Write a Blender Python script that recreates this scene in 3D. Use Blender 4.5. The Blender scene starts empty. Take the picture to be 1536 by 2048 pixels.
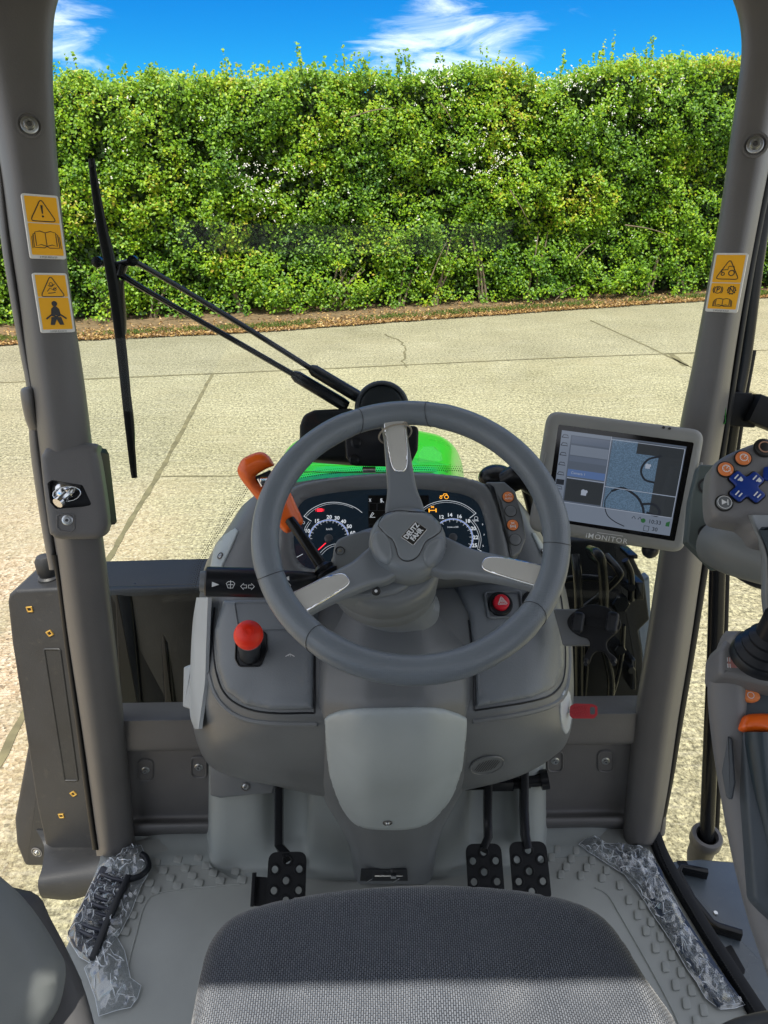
import bpy, bmesh, math, random
import numpy as np
from mathutils import Vector, Matrix, noise
from mathutils.bvhtree import BVHTree
R_ = math.radians
V = Vector
rnd = random.Random(7)
scene = bpy.context.scene
COL = scene.collection

# ------------------------------------------------------------------ camera, sky, sun, exposure
CAM = V((0, 0, 2.55)); TH = R_(26); RO = R_(0.8); FPX = 1420.0
Fv = V((0, math.cos(TH), -math.sin(TH))); Uv = V((0, math.sin(TH), math.cos(TH))); Rv = V((1, 0, 0))
r_ax = Rv * math.cos(RO) - Uv * math.sin(RO); u_ax = Rv * math.sin(RO) + Uv * math.cos(RO)
cam = bpy.data.cameras.new('camera'); camo = bpy.data.objects.new('camera', cam); COL.objects.link(camo)
m = Matrix((r_ax, u_ax, -Fv)).transposed().to_4x4(); m.translation = CAM
camo.matrix_world = m
cam.sensor_fit = 'VERTICAL'; cam.sensor_height = 36; cam.lens = FPX / 2048 * 36
cam.clip_start = 0.02; cam.clip_end = 1000
scene.camera = camo

SUN_EL = R_(65); SUN_AZ = R_(8)          # behind the camera, slightly to its left
SUN_STRENGTH = 4.8; SKY_STRENGTH = 0.12; EXPOSURE = 0.62
scene.view_settings.view_transform = 'Standard'; scene.view_settings.look = 'None'
scene.view_settings.exposure = EXPOSURE; scene.view_settings.gamma = 1
world = bpy.data.worlds.new('World'); scene.world = world; world.use_nodes = True
wn = world.node_tree.nodes; wl = world.node_tree.links
bg = wn['Background']; bg.inputs['Strength'].default_value = SKY_STRENGTH
sky = wn.new('ShaderNodeTexSky'); sky.sky_type = 'NISHITA'; sky.sun_disc = False
sky.sun_elevation = SUN_EL; sky.sun_rotation = R_(180) + SUN_AZ
sky.altitude = 200; sky.air_density = 1.0; sky.dust_density = 0.1; sky.ozone_density = 2.0
hs = wn.new('ShaderNodeHueSaturation'); hs.inputs['Saturation'].default_value = 1.5; hs.inputs['Value'].default_value = 1.0
wl.new(sky.outputs[0], hs.inputs['Color'])
tint = wn.new('ShaderNodeMix'); tint.data_type = 'RGBA'; tint.blend_type = 'MULTIPLY'; tint.inputs['Factor'].default_value = 1; tint.inputs['B'].default_value = (.07, .50, .80, 1)
wl.new(hs.outputs[0], tint.inputs['A'])
# clouds: wisps of noise on the view direction
tc = wn.new('ShaderNodeTexCoord')
mp = wn.new('ShaderNodeMapping'); mp.inputs['Scale'].default_value = (2.2, 2.2, 9.0); mp.inputs['Location'].default_value = (0.9, 0.0, 0.35)
wl.new(tc.outputs['Generated'], mp.inputs['Vector'])
nz = wn.new('ShaderNodeTexNoise'); nz.inputs['Scale'].default_value = 4.2; nz.inputs['Detail'].default_value = 8; nz.inputs['Roughness'].default_value = 0.6; nz.inputs['Distortion'].default_value = 0.7
wl.new(mp.outputs[0], nz.inputs['Vector'])
cr = wn.new('ShaderNodeValToRGB'); cr.color_ramp.elements[0].position = 0.50; cr.color_ramp.elements[1].position = 0.74
wl.new(nz.outputs['Fac'], cr.inputs['Fac'])
# two cloud banks where the photo has them, faded by distance from their directions
def bank(direction, r0, r1, sx=1.0):
    d = wn.new('ShaderNodeVectorMath'); d.operation = 'SUBTRACT'; d.inputs[1].default_value = direction
    wl.new(tc.outputs['Generated'], d.inputs[0])
    s = wn.new('ShaderNodeVectorMath'); s.operation = 'MULTIPLY'; s.inputs[1].default_value = (1, 1, sx)
    wl.new(d.outputs[0], s.inputs[0])
    l = wn.new('ShaderNodeVectorMath'); l.operation = 'LENGTH'; wl.new(s.outputs[0], l.inputs[0])
    mr = wn.new('ShaderNodeMapRange'); mr.inputs['From Min'].default_value = r1; mr.inputs['From Max'].default_value = r0
    mr.interpolation_type = 'SMOOTHSTEP'
    wl.new(l.outputs['Value'], mr.inputs['Value'])
    return mr.outputs[0]
def math_node(op, a, b):
    n = wn.new('ShaderNodeMath'); n.operation = op; n.use_clamp = True
    for i, x in enumerate((a, b)):
        if isinstance(x, (int, float)): n.inputs[i].default_value = x
        else: wl.new(x, n.inputs[i])
    return n.outputs[0]
def pxdir(u, v):
    d = (Fv + r_ax * ((u - 768) / FPX) - u_ax * ((v - 1024) / FPX)); return tuple(d.normalized())
b1 = bank(pxdir(890, 85), 0.02, 0.21, 2.4); b2 = bank(pxdir(110, 72), 0.01, 0.10, 1.5)
bb = math_node('MAXIMUM', b1, b2)
def lin(a, b, c, x, y):
    n = wn.new('ShaderNodeVectorMath'); n.operation = 'DOT_PRODUCT'; n.inputs[1].default_value = (a, b, c)
    k = wn.new('ShaderNodeCombineXYZ'); k.inputs[2].default_value = 1; wl.new(x, k.inputs[0]); wl.new(y, k.inputs[1]); wl.new(k.outputs[0], n.inputs[0]); return n.outputs['Value']
na = lin(2.6, 1.0, -1.78, nz.outputs['Fac'], bb)
c2 = wn.new('ShaderNodeMapRange'); c2.inputs['From Min'].default_value = 0.0; c2.inputs['From Max'].default_value = 1.05; c2.interpolation_type = 'SMOOTHSTEP'
wl.new(na, c2.inputs['Value'])
cf = math_node('MULTIPLY', c2.outputs[0], math_node('MINIMUM', math_node('MULTIPLY', bb, 3.0), 0.78))
mx = wn.new('ShaderNodeMix'); mx.data_type = 'RGBA'; mx.inputs['B'].default_value = (8.6, 9.0, 9.6, 1)
wl.new(cf, mx.inputs['Factor']); 
# white cloud added outside the view (behind and above) to light the cab neutrally
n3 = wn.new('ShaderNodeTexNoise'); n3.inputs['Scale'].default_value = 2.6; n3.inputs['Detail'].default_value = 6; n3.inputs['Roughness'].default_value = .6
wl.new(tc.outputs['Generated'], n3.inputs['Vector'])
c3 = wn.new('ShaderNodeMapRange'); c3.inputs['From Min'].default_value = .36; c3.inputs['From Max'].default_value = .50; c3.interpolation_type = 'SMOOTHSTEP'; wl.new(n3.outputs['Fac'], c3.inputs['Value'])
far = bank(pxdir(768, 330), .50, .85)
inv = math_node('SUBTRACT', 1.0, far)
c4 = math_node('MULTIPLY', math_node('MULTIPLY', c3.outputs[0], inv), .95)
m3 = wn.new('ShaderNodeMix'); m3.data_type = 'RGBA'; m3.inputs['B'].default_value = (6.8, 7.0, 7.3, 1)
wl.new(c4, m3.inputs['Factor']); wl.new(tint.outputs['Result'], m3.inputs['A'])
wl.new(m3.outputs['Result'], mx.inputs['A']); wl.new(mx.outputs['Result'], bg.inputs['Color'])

sun = bpy.data.lights.new('sun', 'SUN'); sun.energy = SUN_STRENGTH; sun.angle = R_(0.53); sun.color = (1, 0.95, 0.86)
so = bpy.data.objects.new('sun', sun); COL.objects.link(so)
sd = V((-math.sin(SUN_AZ) * math.cos(SUN_EL), -math.cos(SUN_AZ) * math.cos(SUN_EL), math.sin(SUN_EL)))
so.rotation_euler = sd.to_track_quat('Z', 'Y').to_euler(); so.location = sd * 20

# ------------------------------------------------------------------ from photo pixel to point in the place
def ray(u, v): return Fv + r_ax * ((u - 768) / FPX) - u_ax * ((v - 1024) / FPX)
def PY(u, v, y): d = ray(u, v); return CAM + d * (y / d.y)
def PZ(u, v, z): d = ray(u, v); return CAM + d * ((z - CAM.z) / d.z)
def PD(u, v, dep): return CAM + ray(u, v) * dep
def proj(P):
    d = P - CAM; z = d.dot(Fv); return (768 + FPX * d.dot(r_ax) / z, 1024 - FPX * d.dot(u_ax) / z, z)

class Frame:
    """a plane in the place: origin o, normal n (towards the viewer), up direction"""
    def __init__(s, o, n, up=V((0, 0, 1)), rot=0):
        s.o = V(o); s.n = V(n).normalized(); s.x = V(up).cross(s.n).normalized(); s.y = s.n.cross(s.x)
        if rot:
            c, t = math.cos(rot), math.sin(rot); s.x, s.y = s.x * c + s.y * t, s.y * c - s.x * t
    def hit(s, u, v):
        d = ray(u, v); t = (s.o - CAM).dot(s.n) / d.dot(s.n); p = CAM + d * t - s.o
        return V((p.dot(s.x), p.dot(s.y)))
    def at(s, a, b, c=0.0): return s.o + s.x * a + s.y * b + s.n * c
    def px(s, pts): return [s.hit(*p) for p in pts]
    def moved(s, a=0, b=0, c=0): f = Frame(s.at(a, b, c), s.n); f.x = s.x; f.y = s.y; return f
def facing(u, v, dep, yaw=0, pitch=0):
    """frame at a pixel whose normal points at the camera, then turned by yaw / pitch"""
    o = PD(u, v, dep); n = (CAM - o).normalized()
    n = Matrix.Rotation(R_(yaw), 3, 'Z') @ n
    side = V((0, 0, 1)).cross(n).normalized()
    n = Matrix.Rotation(R_(pitch), 3, side) @ n
    return Frame(o, n)

# ------------------------------------------------------------------ 2D helpers
def catmull(pts, n=8, closed=False):
    P = [V(p) for p in pts]; N = len(P); out = []
    segs = N if closed else N - 1
    for i in range(segs):
        if closed: p0, p1, p2, p3 = P[(i-1) % N], P[i], P[(i+1) % N], P[(i+2) % N]
        else:
            p1, p2 = P[i], P[i+1]
            p0 = P[i-1] if i > 0 else p1 * 2 - p2
            p3 = P[i+2] if i + 2 < N else p2 * 2 - p1
        for k in range(n):
            t = k / n; t2 = t*t; t3 = t2*t
            out.append(0.5 * ((2*p1) + (p2-p0)*t + (2*p0-5*p1+4*p2-p3)*t2 + (3*p1-p0-3*p2+p3)*t3))
    if not closed: out.append(P[-1].copy())
    return out
def rounded(pts, r, seg=5):
    P = [V(p[:2]) for p in pts]; N = len(P); out = []
    rs = r if isinstance(r, (list, tuple)) else [r] * N
    for i in range(N):
        p = P[i]; a = P[i-1] - p; b = P[(i+1) % N] - p; la, lb = a.length, b.length
        if rs[i] <= 0 or la < 1e-7 or lb < 1e-7: out.append(p); continue
        a /= la; b /= lb; ang = max(1e-3, math.acos(max(-1, min(1, a.dot(b)))))
        t = min(rs[i] / math.tan(ang / 2), la * 0.48, lb * 0.48)
        s, e = p + a * t, p + b * t
        for k in range(seg + 1):
            q = k / seg; out.append(s.lerp(p, q).lerp(p.lerp(e, q), q))
    return out
def area(P): return 0.5 * sum(P[i-1].x * P[i].y - P[i].x * P[i-1].y for i in range(len(P)))
def inset(P, d):
    N = len(P); out = []
    for i in range(N):
        a = (P[i] - P[i-1]); b = (P[(i+1) % N] - P[i])
        a = a.normalized() if a.length > 1e-9 else b.normalized(); b = b.normalized() if b.length > 1e-9 else a
        na, nb = V((-a.y, a.x)), V((-b.y, b.x)); n = na + nb
        if n.length < 1e-6: n = na
        n.normalize(); k = min(2.0, 1 / max(0.3, n.dot(na)))
        out.append(P[i] + n * d * k)
    return out
def circle(cx, cy, r, n=24, ry=None): return [V((cx + r * math.cos(2*math.pi*i/n), cy + (ry or r) * math.sin(2*math.pi*i/n))) for i in range(n)]
def rect(cx, cy, w, h, r=0.0, rot=0, seg=4):
    P = [V((-w/2, -h/2)), V((w/2, -h/2)), V((w/2, h/2)), V((-w/2, h/2))]
    if r: P = rounded(P, r, seg)
    c, s = math.cos(rot), math.sin(rot)
    return [V((cx + p.x*c - p.y*s, cy + p.x*s + p.y*c)) for p in P]

# ------------------------------------------------------------------ mesh builder
class MB:
    def __init__(s): s.v = []; s.f = []; s.m = []; s.uv = {}; s.cur = 0
    def add(s, vs, fs, uvs=None):
        b = len(s.v); s.v += [V(p) for p in vs]
        for f in fs: s.f.append([b + i for i in f]); s.m.append(s.cur)
        if uvs:
            for i, q in enumerate(uvs): s.uv[b + i] = q
        return s
    def mat(s, k): s.cur = k; return s
    def poly(s, pts3): return s.add(pts3, [list(range(len(pts3)))])
    def prism(s, fr, P, h, bev=0.0, seg=3, z0=0.0, back=True, dome=0.0):
        """extrude outline P (frame coords) from z0-h up to z0, top edge rounded by bev"""
        P = [V(p[:2]) for p in P]
        if area(P) < 0: P = P[::-1]
        rings = []
        if h > 0: rings.append([fr.at(p.x, p.y, z0 - h) for p in P])
        if bev > 0:
            for k in range(seg + 1):
                a = k / seg * math.pi / 2; Q = inset(P, bev * (1 - math.cos(a))); z = z0 - bev + bev * math.sin(a)
                rings.append([fr.at(p.x, p.y, z) for p in Q])
        else: rings.append([fr.at(p.x, p.y, z0) for p in P])
        n = len(P); vs = [p for r in rings for p in r]; fs = []
        for k in range(len(rings) - 1):
            for i in range(n):
                j = (i + 1) % n; fs.append([k*n + i, k*n + j, (k+1)*n + j, (k+1)*n + i])
        L = (len(rings) - 1) * n
        if dome:
            c = len(vs); cen = sum(rings[-1], V((0, 0, 0))) / n
            steps = 4; last = list(range(L, L + n)); top = rings[-1]
            for q in range(1, steps):
                t = q / steps; hh = dome * math.sin(t * math.pi / 2)
                base = len(vs); vs += [p.lerp(cen, 1 - math.cos(t * math.pi/2)) + fr.n * hh for p in top]
                for i in range(n):
                    j = (i+1) % n; fs.append([last[i], last[j], base + j, base + i])
                last = list(range(base, base + n))
            vs.append(cen + fr.n * dome)
            for i in range(n): fs.append([last[i], last[(i+1) % n], len(vs) - 1])
        else: fs.append(list(range(L, L + n)))
        if h > 0 and back: fs.append(list(range(n))[::-1])
        return s.add(vs, fs)
    def ring(s, fr, P, w, h=0.0, z0=0.0, bev=0.0):
        """a flat outline band of width w (inset) with optional height"""
        P = [V(p[:2]) for p in P]
        if area(P) < 0: P = P[::-1]
        Q = inset(P, w); n = len(P)
        if h <= 0:
            vs = [fr.at(p.x, p.y, z0) for p in P] + [fr.at(p.x, p.y, z0) for p in Q]
            return s.add(vs, [[i, (i+1) % n, n + (i+1) % n, n + i] for i in range(n)])
        b = bev; PP = inset(P, b); QQ = inset(P, w - b)
        loops = [(P, z0 - h), (P, z0 - b), (PP, z0), (QQ, z0), (Q, z0 - b), (Q, z0 - h)]
        vs = [fr.at(p.x, p.y, z) for L, z in loops for p in L]; fs = []
        for k in range(6):
            a, c = k * n, ((k + 1) % 6) * n
            for i in range(n): j = (i+1) % n; fs.append([a + i, a + j, c + j, c + i])
        return s.add(vs, fs)
    def stroke(s, fr, pts, w, z0=0.0, closed=False):
        """flat drawn line in a frame"""
        P = [V(p[:2]) for p in pts]; n = len(P); L, Rr = [], []
        for i in range(n):
            if closed: a, b = P[i-1], P[(i+1) % n]
            else: a, b = P[max(0, i-1)], P[min(n-1, i+1)]
            t = (b - a); t = t.normalized() if t.length > 1e-9 else V((1, 0)); q = V((-t.y, t.x)) * w / 2
            L.append(fr.at(*(P[i] + q), z0)); Rr.append(fr.at(*(P[i] - q), z0))
        fs = [[n + i, n + (i+1) % n, (i+1) % n, i] for i in range(n if closed else n - 1)]
        return s.add(L + Rr, fs)
    def lathe(s, fr, prof, n=32, cap0=True, cap1=True, sx=1.0, sy=1.0):
        """prof: (radius, height along n) list"""
        vs = []; fs = []
        for r, z in prof:
            for i in range(n):
                a = 2*math.pi*i/n; vs.append(fr.at(r*math.cos(a)*sx, r*math.sin(a)*sy, z))
        for k in range(len(prof) - 1):
            for i in range(n): j = (i+1) % n; fs.append([k*n+i, k*n+j, (k+1)*n+j, (k+1)*n+i])
        if cap0: fs.append(list(range(n))[::-1])
        if cap1: fs.append([(len(prof)-1)*n + i for i in range(n)])
        return s.add(vs, fs)
    def tube(s, path, r, n=12, smooth=0, closed=False, flat=1.0, up=None, cap=True):
        """tube along 3D path; r number or list; flat = ratio of the second axis"""
        P = [V(p) for p in path]; rs = r if isinstance(r, (list, tuple)) else [r] * len(P)
        if smooth:
            Q = [V((*p, q)) for p, q in zip(P, rs)]; Q = catmull(Q, smooth, closed); P = [V(q[:3]) for q in Q]; rs = [q[3] for q in Q]
        N = len(P); vs = []; fs = []; prev = None
        for i in range(N):
            if closed: t = P[(i+1) % N] - P[i-1]
            else: t = P[min(N-1, i+1)] - P[max(0, i-1)]
            t.normalize()
            if prev is None:
                u0 = V(up) if up is not None else (V((0, 0, 1)) if abs(t.z) < .9 else V((1, 0, 0)))
            else: u0 = prev
            x = (u0 - t * u0.dot(t)); x.normalize(); y = t.cross(x); prev = x
            for k in range(n):
                a = 2*math.pi*k/n; vs.append(P[i] + (x * math.cos(a) * flat + y * math.sin(a)) * rs[i])
        for i in range(N if closed else N - 1):
            a = i * n; b = ((i+1) % N) * n
            for k in range(n): j = (k+1) % n; fs.append([a+k, a+j, b+j, b+k])
        if cap and not closed: fs.append(list(range(n))[::-1]); fs.append([(N-1)*n + k for k in range(n)])
        return s.add(vs, fs)
    def bar(s, path, w, t, side, bev=0.002):
        """rectangular bar along a path; side = width direction"""
        P = [V(p) for p in path]; N = len(P); vs = []; fs = []
        prof = rounded([V((-w/2, -t/2)), V((w/2, -t/2)), V((w/2, t/2)), V((-w/2, t/2))], bev, 2); n = len(prof)
        for i in range(N):
            tt = (P[min(N-1, i+1)] - P[max(0, i-1)]).normalized()
            x = V(side); x = (x - tt * x.dot(tt)).normalized(); y = tt.cross(x)
            vs += [P[i] + x * p.x + y * p.y for p in prof]
        for i in range(N - 1):
            for k in range(n): j = (k+1) % n; fs.append([i*n+k, i*n+j, (i+1)*n+j, (i+1)*n+k])
        fs.append(list(range(n))[::-1]); fs.append([(N-1)*n+k for k in range(n)])
        return s.add(vs, fs)
    def box(s, c, size, bev=0.0, rot=None):
        c = V(c); M = rot or Matrix.Identity(3)
        fr = Frame(c, M @ V((0, 0, 1)), M @ V((0, 1, 0))); fr.x = M @ V((1, 0, 0)); fr.y = M @ V((0, 1, 0)); fr.n = M @ V((0, 0, 1))
        return s.prism(fr, rect(0, 0, size[0], size[1], bev), size[2], bev, 2, z0=size[2]/2)
    def sphere(s, c, r, n=20, sc=(1, 1, 1), M=None):
        M = M or Matrix.Identity(3); vs = []; fs = []; h = n // 2
        for i in range(h + 1):
            a = math.pi * i / h
            for k in range(n):
                b = 2*math.pi*k/n
                vs.append(V(c) + M @ V((r*math.sin(a)*math.cos(b)*sc[0], r*math.sin(a)*math.sin(b)*sc[1], r*math.cos(a)*sc[2])))
        for i in range(h):
            for k in range(n): j = (k+1) % n; fs.append([i*n+k, (i+1)*n+k, (i+1)*n+j, i*n+j])
        return s.add(vs, fs)
    def grid(s, rows, nu=6, nv=6, thick=0.0, back=None, cu=False):
        """smooth surface through rows of 3D points (optionally with a back skin: a shell of that thickness)"""
        rows = [catmull(r, nu, cu) if nu > 1 else [V(p) for p in r] for r in rows]
        if nv > 1: cols = [catmull([r[i] for r in rows], nv) for i in range(len(rows[0]))]
        else: cols = [[r[i] for r in rows] for i in range(len(rows[0]))]
        nc = len(cols); nr = len(cols[0])
        vs = [cols[i][j] for j in range(nr) for i in range(nc)]
        uu = [0.0]; vv = [0.0]
        mj, mi = nr // 2, nc // 2
        for i in range(1, nc): uu.append(uu[-1] + (cols[i][mj] - cols[i-1][mj]).length)
        for j in range(1, nr): vv.append(vv[-1] + (cols[mi][j] - cols[mi][j-1]).length)
        uvs = [(uu[i], vv[j]) for j in range(nr) for i in range(nc)]
        fs = []
        w = nc if cu else nc - 1
        for j in range(nr - 1):
            for i in range(w):
                k = (i + 1) % nc; fs.append([j*nc+i, (j+1)*nc+i, (j+1)*nc+k, j*nc+k])
        if thick:
            nrm = [V((0, 0, 0)) for _ in vs]
            for f in fs:
                a = (vs[f[1]] - vs[f[0]]).cross(vs[f[3]] - vs[f[0]])
                for i in f: nrm[i] += a
            B = len(vs); vs = vs + [p - (q.normalized() if q.length else V((0, -1, 0))) * thick for p, q in zip(vs, nrm)]
            uvs = uvs + uvs
            fs += [[i + B for i in f[::-1]] for f in list(fs)]
            def side(a, b): fs.append([a, b, b + B, a + B])
            if not cu:
                for j in range(nr - 1): side((j+1)*nc, j*nc); side(j*nc + nc-1, (j+1)*nc + nc-1)
            for i in range(w): side(i, (i+1) % nc); side((nr-1)*nc + (i+1) % nc, (nr-1)*nc + i)
        return s.add(vs, fs, uvs)
    def loft(s, secs, n=1, cap=True):
        """closed cross-sections (equal counts)"""
        if n > 1: c = [catmull([q[i] for q in secs], n) for i in range(len(secs[0]))]; secs = [[col[j] for col in c] for j in range(len(c[0]))]
        k = len(secs[0]); vs = [V(p) for q in secs for p in q]; fs = []
        for i in range(len(secs) - 1):
            for a in range(k): b = (a+1) % k; fs.append([i*k+a, i*k+b, (i+1)*k+b, (i+1)*k+a])
        if cap: fs.append(list(range(k))[::-1]); fs.append([(len(secs)-1)*k + a for a in range(k)])
        return s.add(vs, fs)
    def text(s, fr, string, size, a=0, b=0, rot=0, z0=0.0005, bold=0.0, sx=1.0, align='CENTER', depth=0.0, spacing=1.0):
        cu = bpy.data.curves.new('t', 'FONT'); cu.body = string; cu.size = size; cu.align_x = align; cu.align_y = 'CENTER'
        cu.offset = bold * size; cu.extrude = depth; cu.space_character = spacing; cu.resolution_u = 2
        ob = bpy.data.objects.new('t', cu); COL.objects.link(ob)
        dg = bpy.context.evaluated_depsgraph_get(); me = bpy.data.meshes.new_from_object(ob.evaluated_get(dg))
        c, q = math.cos(rot), math.sin(rot)
        vs = []
        for w in me.vertices:
            x, y = w.co.x * sx, w.co.y; vs.append(fr.at(a + x*c - y*q, b + x*q + y*c, z0 + w.co.z))
        fs = [list(p.vertices) for p in me.polygons]
        COL.objects.unlink(ob); bpy.data.objects.remove(ob); bpy.data.meshes.remove(me)
        return s.add(vs, fs)
    def merge(s, o, k):
        b = len(s.v); s.v += o.v; s.f += [[i + b for i in f] for f in o.f]; s.m += [k] * len(o.f); return s
    def bvh(s): return BVHTree.FromPolygons([tuple(p) for p in s.v], s.f)
    def cut_normals_fix(s, me):
        bm = bmesh.new(); bm.from_mesh(me); bmesh.ops.recalc_face_normals(bm, faces=bm.faces); bm.to_mesh(me); bm.free()

WPOS = {}
def _mesh(name, mb, mats, center, angle=40, fix=True):
    me = bpy.data.meshes.new(name); me.from_pydata([tuple(p - center) for p in mb.v], [], mb.f)
    for mm in (mats if isinstance(mats, (list, tuple)) else [mats]): me.materials.append(mm)
    me.polygons.foreach_set('material_index', mb.m)
    if mb.uv:
        ul = me.uv_layers.new(name='UVMap')
        for lp in me.loops:
            q = mb.uv.get(lp.vertex_index)
            if q: ul.data[lp.index].uv = q
    if fix: mb.cut_normals_fix(me)
    me.polygons.foreach_set('use_smooth', [True] * len(me.polygons))
    me.set_sharp_from_angle(angle=R_(angle)); me.update()
    return me
def centre(mb):
    lo = [min(p[i] for p in mb.v) for i in range(3)]; hi = [max(p[i] for p in mb.v) for i in range(3)]
    return V(((lo[0]+hi[0])/2, (lo[1]+hi[1])/2, lo[2]))
def tagit(o, label=None, cat=None, group=None, kind=None):
    if label: o['label'] = label
    if cat: o['category'] = cat
    if group: o['group'] = group
    if kind: o['kind'] = kind
    return o
def obj(name, mb, mats, parent=None, label=None, cat=None, group=None, kind=None, angle=40, fix=True):
    c = centre(mb); o = bpy.data.objects.new(name, _mesh(name, mb, mats, c, angle, fix)); COL.objects.link(o)
    WPOS[o.name] = c
    if parent is not None: o.parent = parent; o.location = c - WPOS[parent.name]
    else: o.location = c
    return tagit(o, label, cat, group, kind)
def empty(name, loc, label, cat, group=None):
    o = bpy.data.objects.new(name, None); COL.objects.link(o); o.location = loc; WPOS[o.name] = V(loc); o.empty_display_size = .2
    return tagit(o, label, cat, group)

# ------------------------------------------------------------------ materials
def newmat(name):
    m = bpy.data.materials.new(name); m.use_nodes = True; return m, m.node_tree.nodes, m.node_tree.links, m.node_tree.nodes['Principled BSDF']
def plastic(name, col, rough=0.5, grain=900, bump=0.15, var=0.08, spec=0.5, metal=0.0, coat=0.0, dirt=0.0):
    m, n, l, b = newmat(name)
    b.inputs['Roughness'].default_value = rough; b.inputs['Metallic'].default_value = metal
    b.inputs['Specular IOR Level'].default_value = spec; b.inputs['Coat Weight'].default_value = coat
    t = n.new('ShaderNodeTexCoord')
    a = n.new('ShaderNodeTexNoise'); a.inputs['Scale'].default_value = 9; a.inputs['Detail'].default_value = 5; l.new(t.outputs['Object'], a.inputs['Vector'])
    r = n.new('ShaderNodeValToRGB'); r.color_ramp.elements[0].position = .3; r.color_ramp.elements[1].position = .7
    c = V(col); r.color_ramp.elements[0].color = (*(c * (1 - var)), 1); r.color_ramp.elements[1].color = (*(c * (1 + var)), 1)
    l.new(a.outputs['Fac'], r.inputs['Fac'])
    src = r.outputs['Color']
    if dirt:
        d = n.new('ShaderNodeTexNoise'); d.inputs['Scale'].default_value = 60; d.inputs['Detail'].default_value = 6; d.inputs['Roughness'].default_value = .7; l.new(t.outputs['Object'], d.inputs['Vector'])
        mr = n.new('ShaderNodeMapRange'); mr.inputs['From Min'].default_value = .58; mr.inputs['From Max'].default_value = .75; mr.inputs['To Max'].default_value = dirt; l.new(d.outputs['Fac'], mr.inputs['Value'])
        x = n.new('ShaderNodeMix'); x.data_type = 'RGBA'; x.inputs['B'].default_value = (.32, .29, .22, 1); l.new(mr.outputs[0], x.inputs['Factor']); l.new(src, x.inputs['A']); src = x.outputs['Result']
    l.new(src, b.inputs['Base Color'])
    g = n.new('ShaderNodeTexNoise'); g.inputs['Scale'].default_value = grain; g.inputs['Detail'].default_value = 2; l.new(t.outputs['Object'], g.inputs['Vector'])
    if bump:
        bp = n.new('ShaderNodeBump'); bp.inputs['Strength'].default_value = bump; bp.inputs['Distance'].default_value = 0.0006
        l.new(g.outputs['Fac'], bp.inputs['Height']); l.new(bp.outputs[0], b.inputs['Normal'])
    rr = n.new('ShaderNodeMapRange'); rr.inputs['To Min'].default_value = rough * .85; rr.inputs['To Max'].default_value = min(1, rough * 1.15)
    l.new(a.outputs['Fac'], rr.inputs['Value']); l.new(rr.outputs[0], b.inputs['Roughness'])
    return m
def flat(name, col, rough=.5, emit=0.0, ecol=None, metal=0.0, coat=0.0):
    m, n, l, b = newmat(name); b.inputs['Base Color'].default_value = (*col, 1); b.inputs['Roughness'].default_value = rough
    b.inputs['Metallic'].default_value = metal; b.inputs['Coat Weight'].default_value = coat
    if emit: b.inputs['Emission Color'].default_value = (*(ecol or col), 1); b.inputs['Emission Strength'].default_value = emit
    return m
TRIM = plastic('trim_plastic', (.118, .115, .114), .46, grain=420, bump=.45, dirt=.05)
DASH = plastic('dash_plastic', (.135, .146, .156), .36, grain=420, bump=.4, dirt=.05)
DASHTOP = plastic('dash_deck_plastic', (.155, .175, .197), .36, grain=420, bump=.4, dirt=.11)
LIGHTP = plastic('light_grey_plastic', (.38, .43, .45), .40, bump=.12)
SIDEP = plastic('side_trim_plastic', (.44, .48, .51), .45, bump=.1)
FLOORM = plastic('floor_mat', (.285, .30, .288), .6, grain=500, bump=.2, dirt=.12)
TOE = plastic('toe_board', (.27, .295, .29), .6, grain=500, bump=.15, dirt=.1)
WHEELM = plastic('wheel_plastic', (.18, .20, .22), .34, bump=.15)
HUBM = plastic('hub_plastic', (.20, .22, .235), .32, bump=.1)
BLACK = plastic('black_plastic', (.010, .012, .016), .35, bump=.1, var=.2, spec=.3)
MBLACK = plastic('matte_black', (.009, .010, .012), .55, bump=.2, var=.2, dirt=.01, spec=.2)
GLOSSB = plastic('gloss_black_metal', (.01, .011, .013), .25, bump=0, var=.2, spec=.25)
EXTP = plastic('exterior_black_plastic', (.020, .021, .023), .5, grain=350, bump=.7, var=.15, dirt=.07)
CHROME = plastic('chrome', (.75, .76, .77), .16, bump=0, metal=1)
STEEL = plastic('zinc_steel', (.55, .57, .58), .3, bump=0, metal=1)
SATIN = plastic('satin_spoke_inlay', (.52, .51, .47), .4, bump=.03, metal=.0)
ORANGE = plastic('orange_plastic', (.80, .125, .008), .32, bump=.03, var=.05, coat=.15)
REDK = plastic('red_knob', (.92, .028, .006), .45, bump=.05, var=.05)
REDKEY = plastic('red_key', (.38, .012, .02), .45, bump=.1)
GREEN = plastic('green_paint', (.014, .36, .012), .28, bump=0, var=.04, coat=.25)
BRASS = plastic('brass_clip', (.75, .48, .12), .3, bump=0, metal=.8)
YEL = flat('sticker_yellow', (.95, .47, .008), .6); WHT = flat('sticker_white', (.72, .72, .70), .4); BLK = flat('sticker_black', (.015, .015, .015), .4)
PRINT = flat('white_print', (.72, .74, .75), .5)
from mathutils.geometry import delaunay_2d_cdt
def dense(P, step, closed=True):
    out = []; N = len(P)
    for i in range(N if closed else N - 1):
        a, b = V(P[i]), V(P[(i+1) % N]); k = max(1, int((b - a).length / step))
        out += [a.lerp(b, j / k) for j in range(k)]
    return out
def seg_dist(p, a, b):
    ab = b - a; t = max(0, min(1, (p - a).dot(ab) / max(1e-12, ab.length_squared))); return (p - (a + ab * t)).length
def edge_dist(p, P): return min(seg_dist(p, P[i-1], P[i]) for i in range(len(P)))
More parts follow.
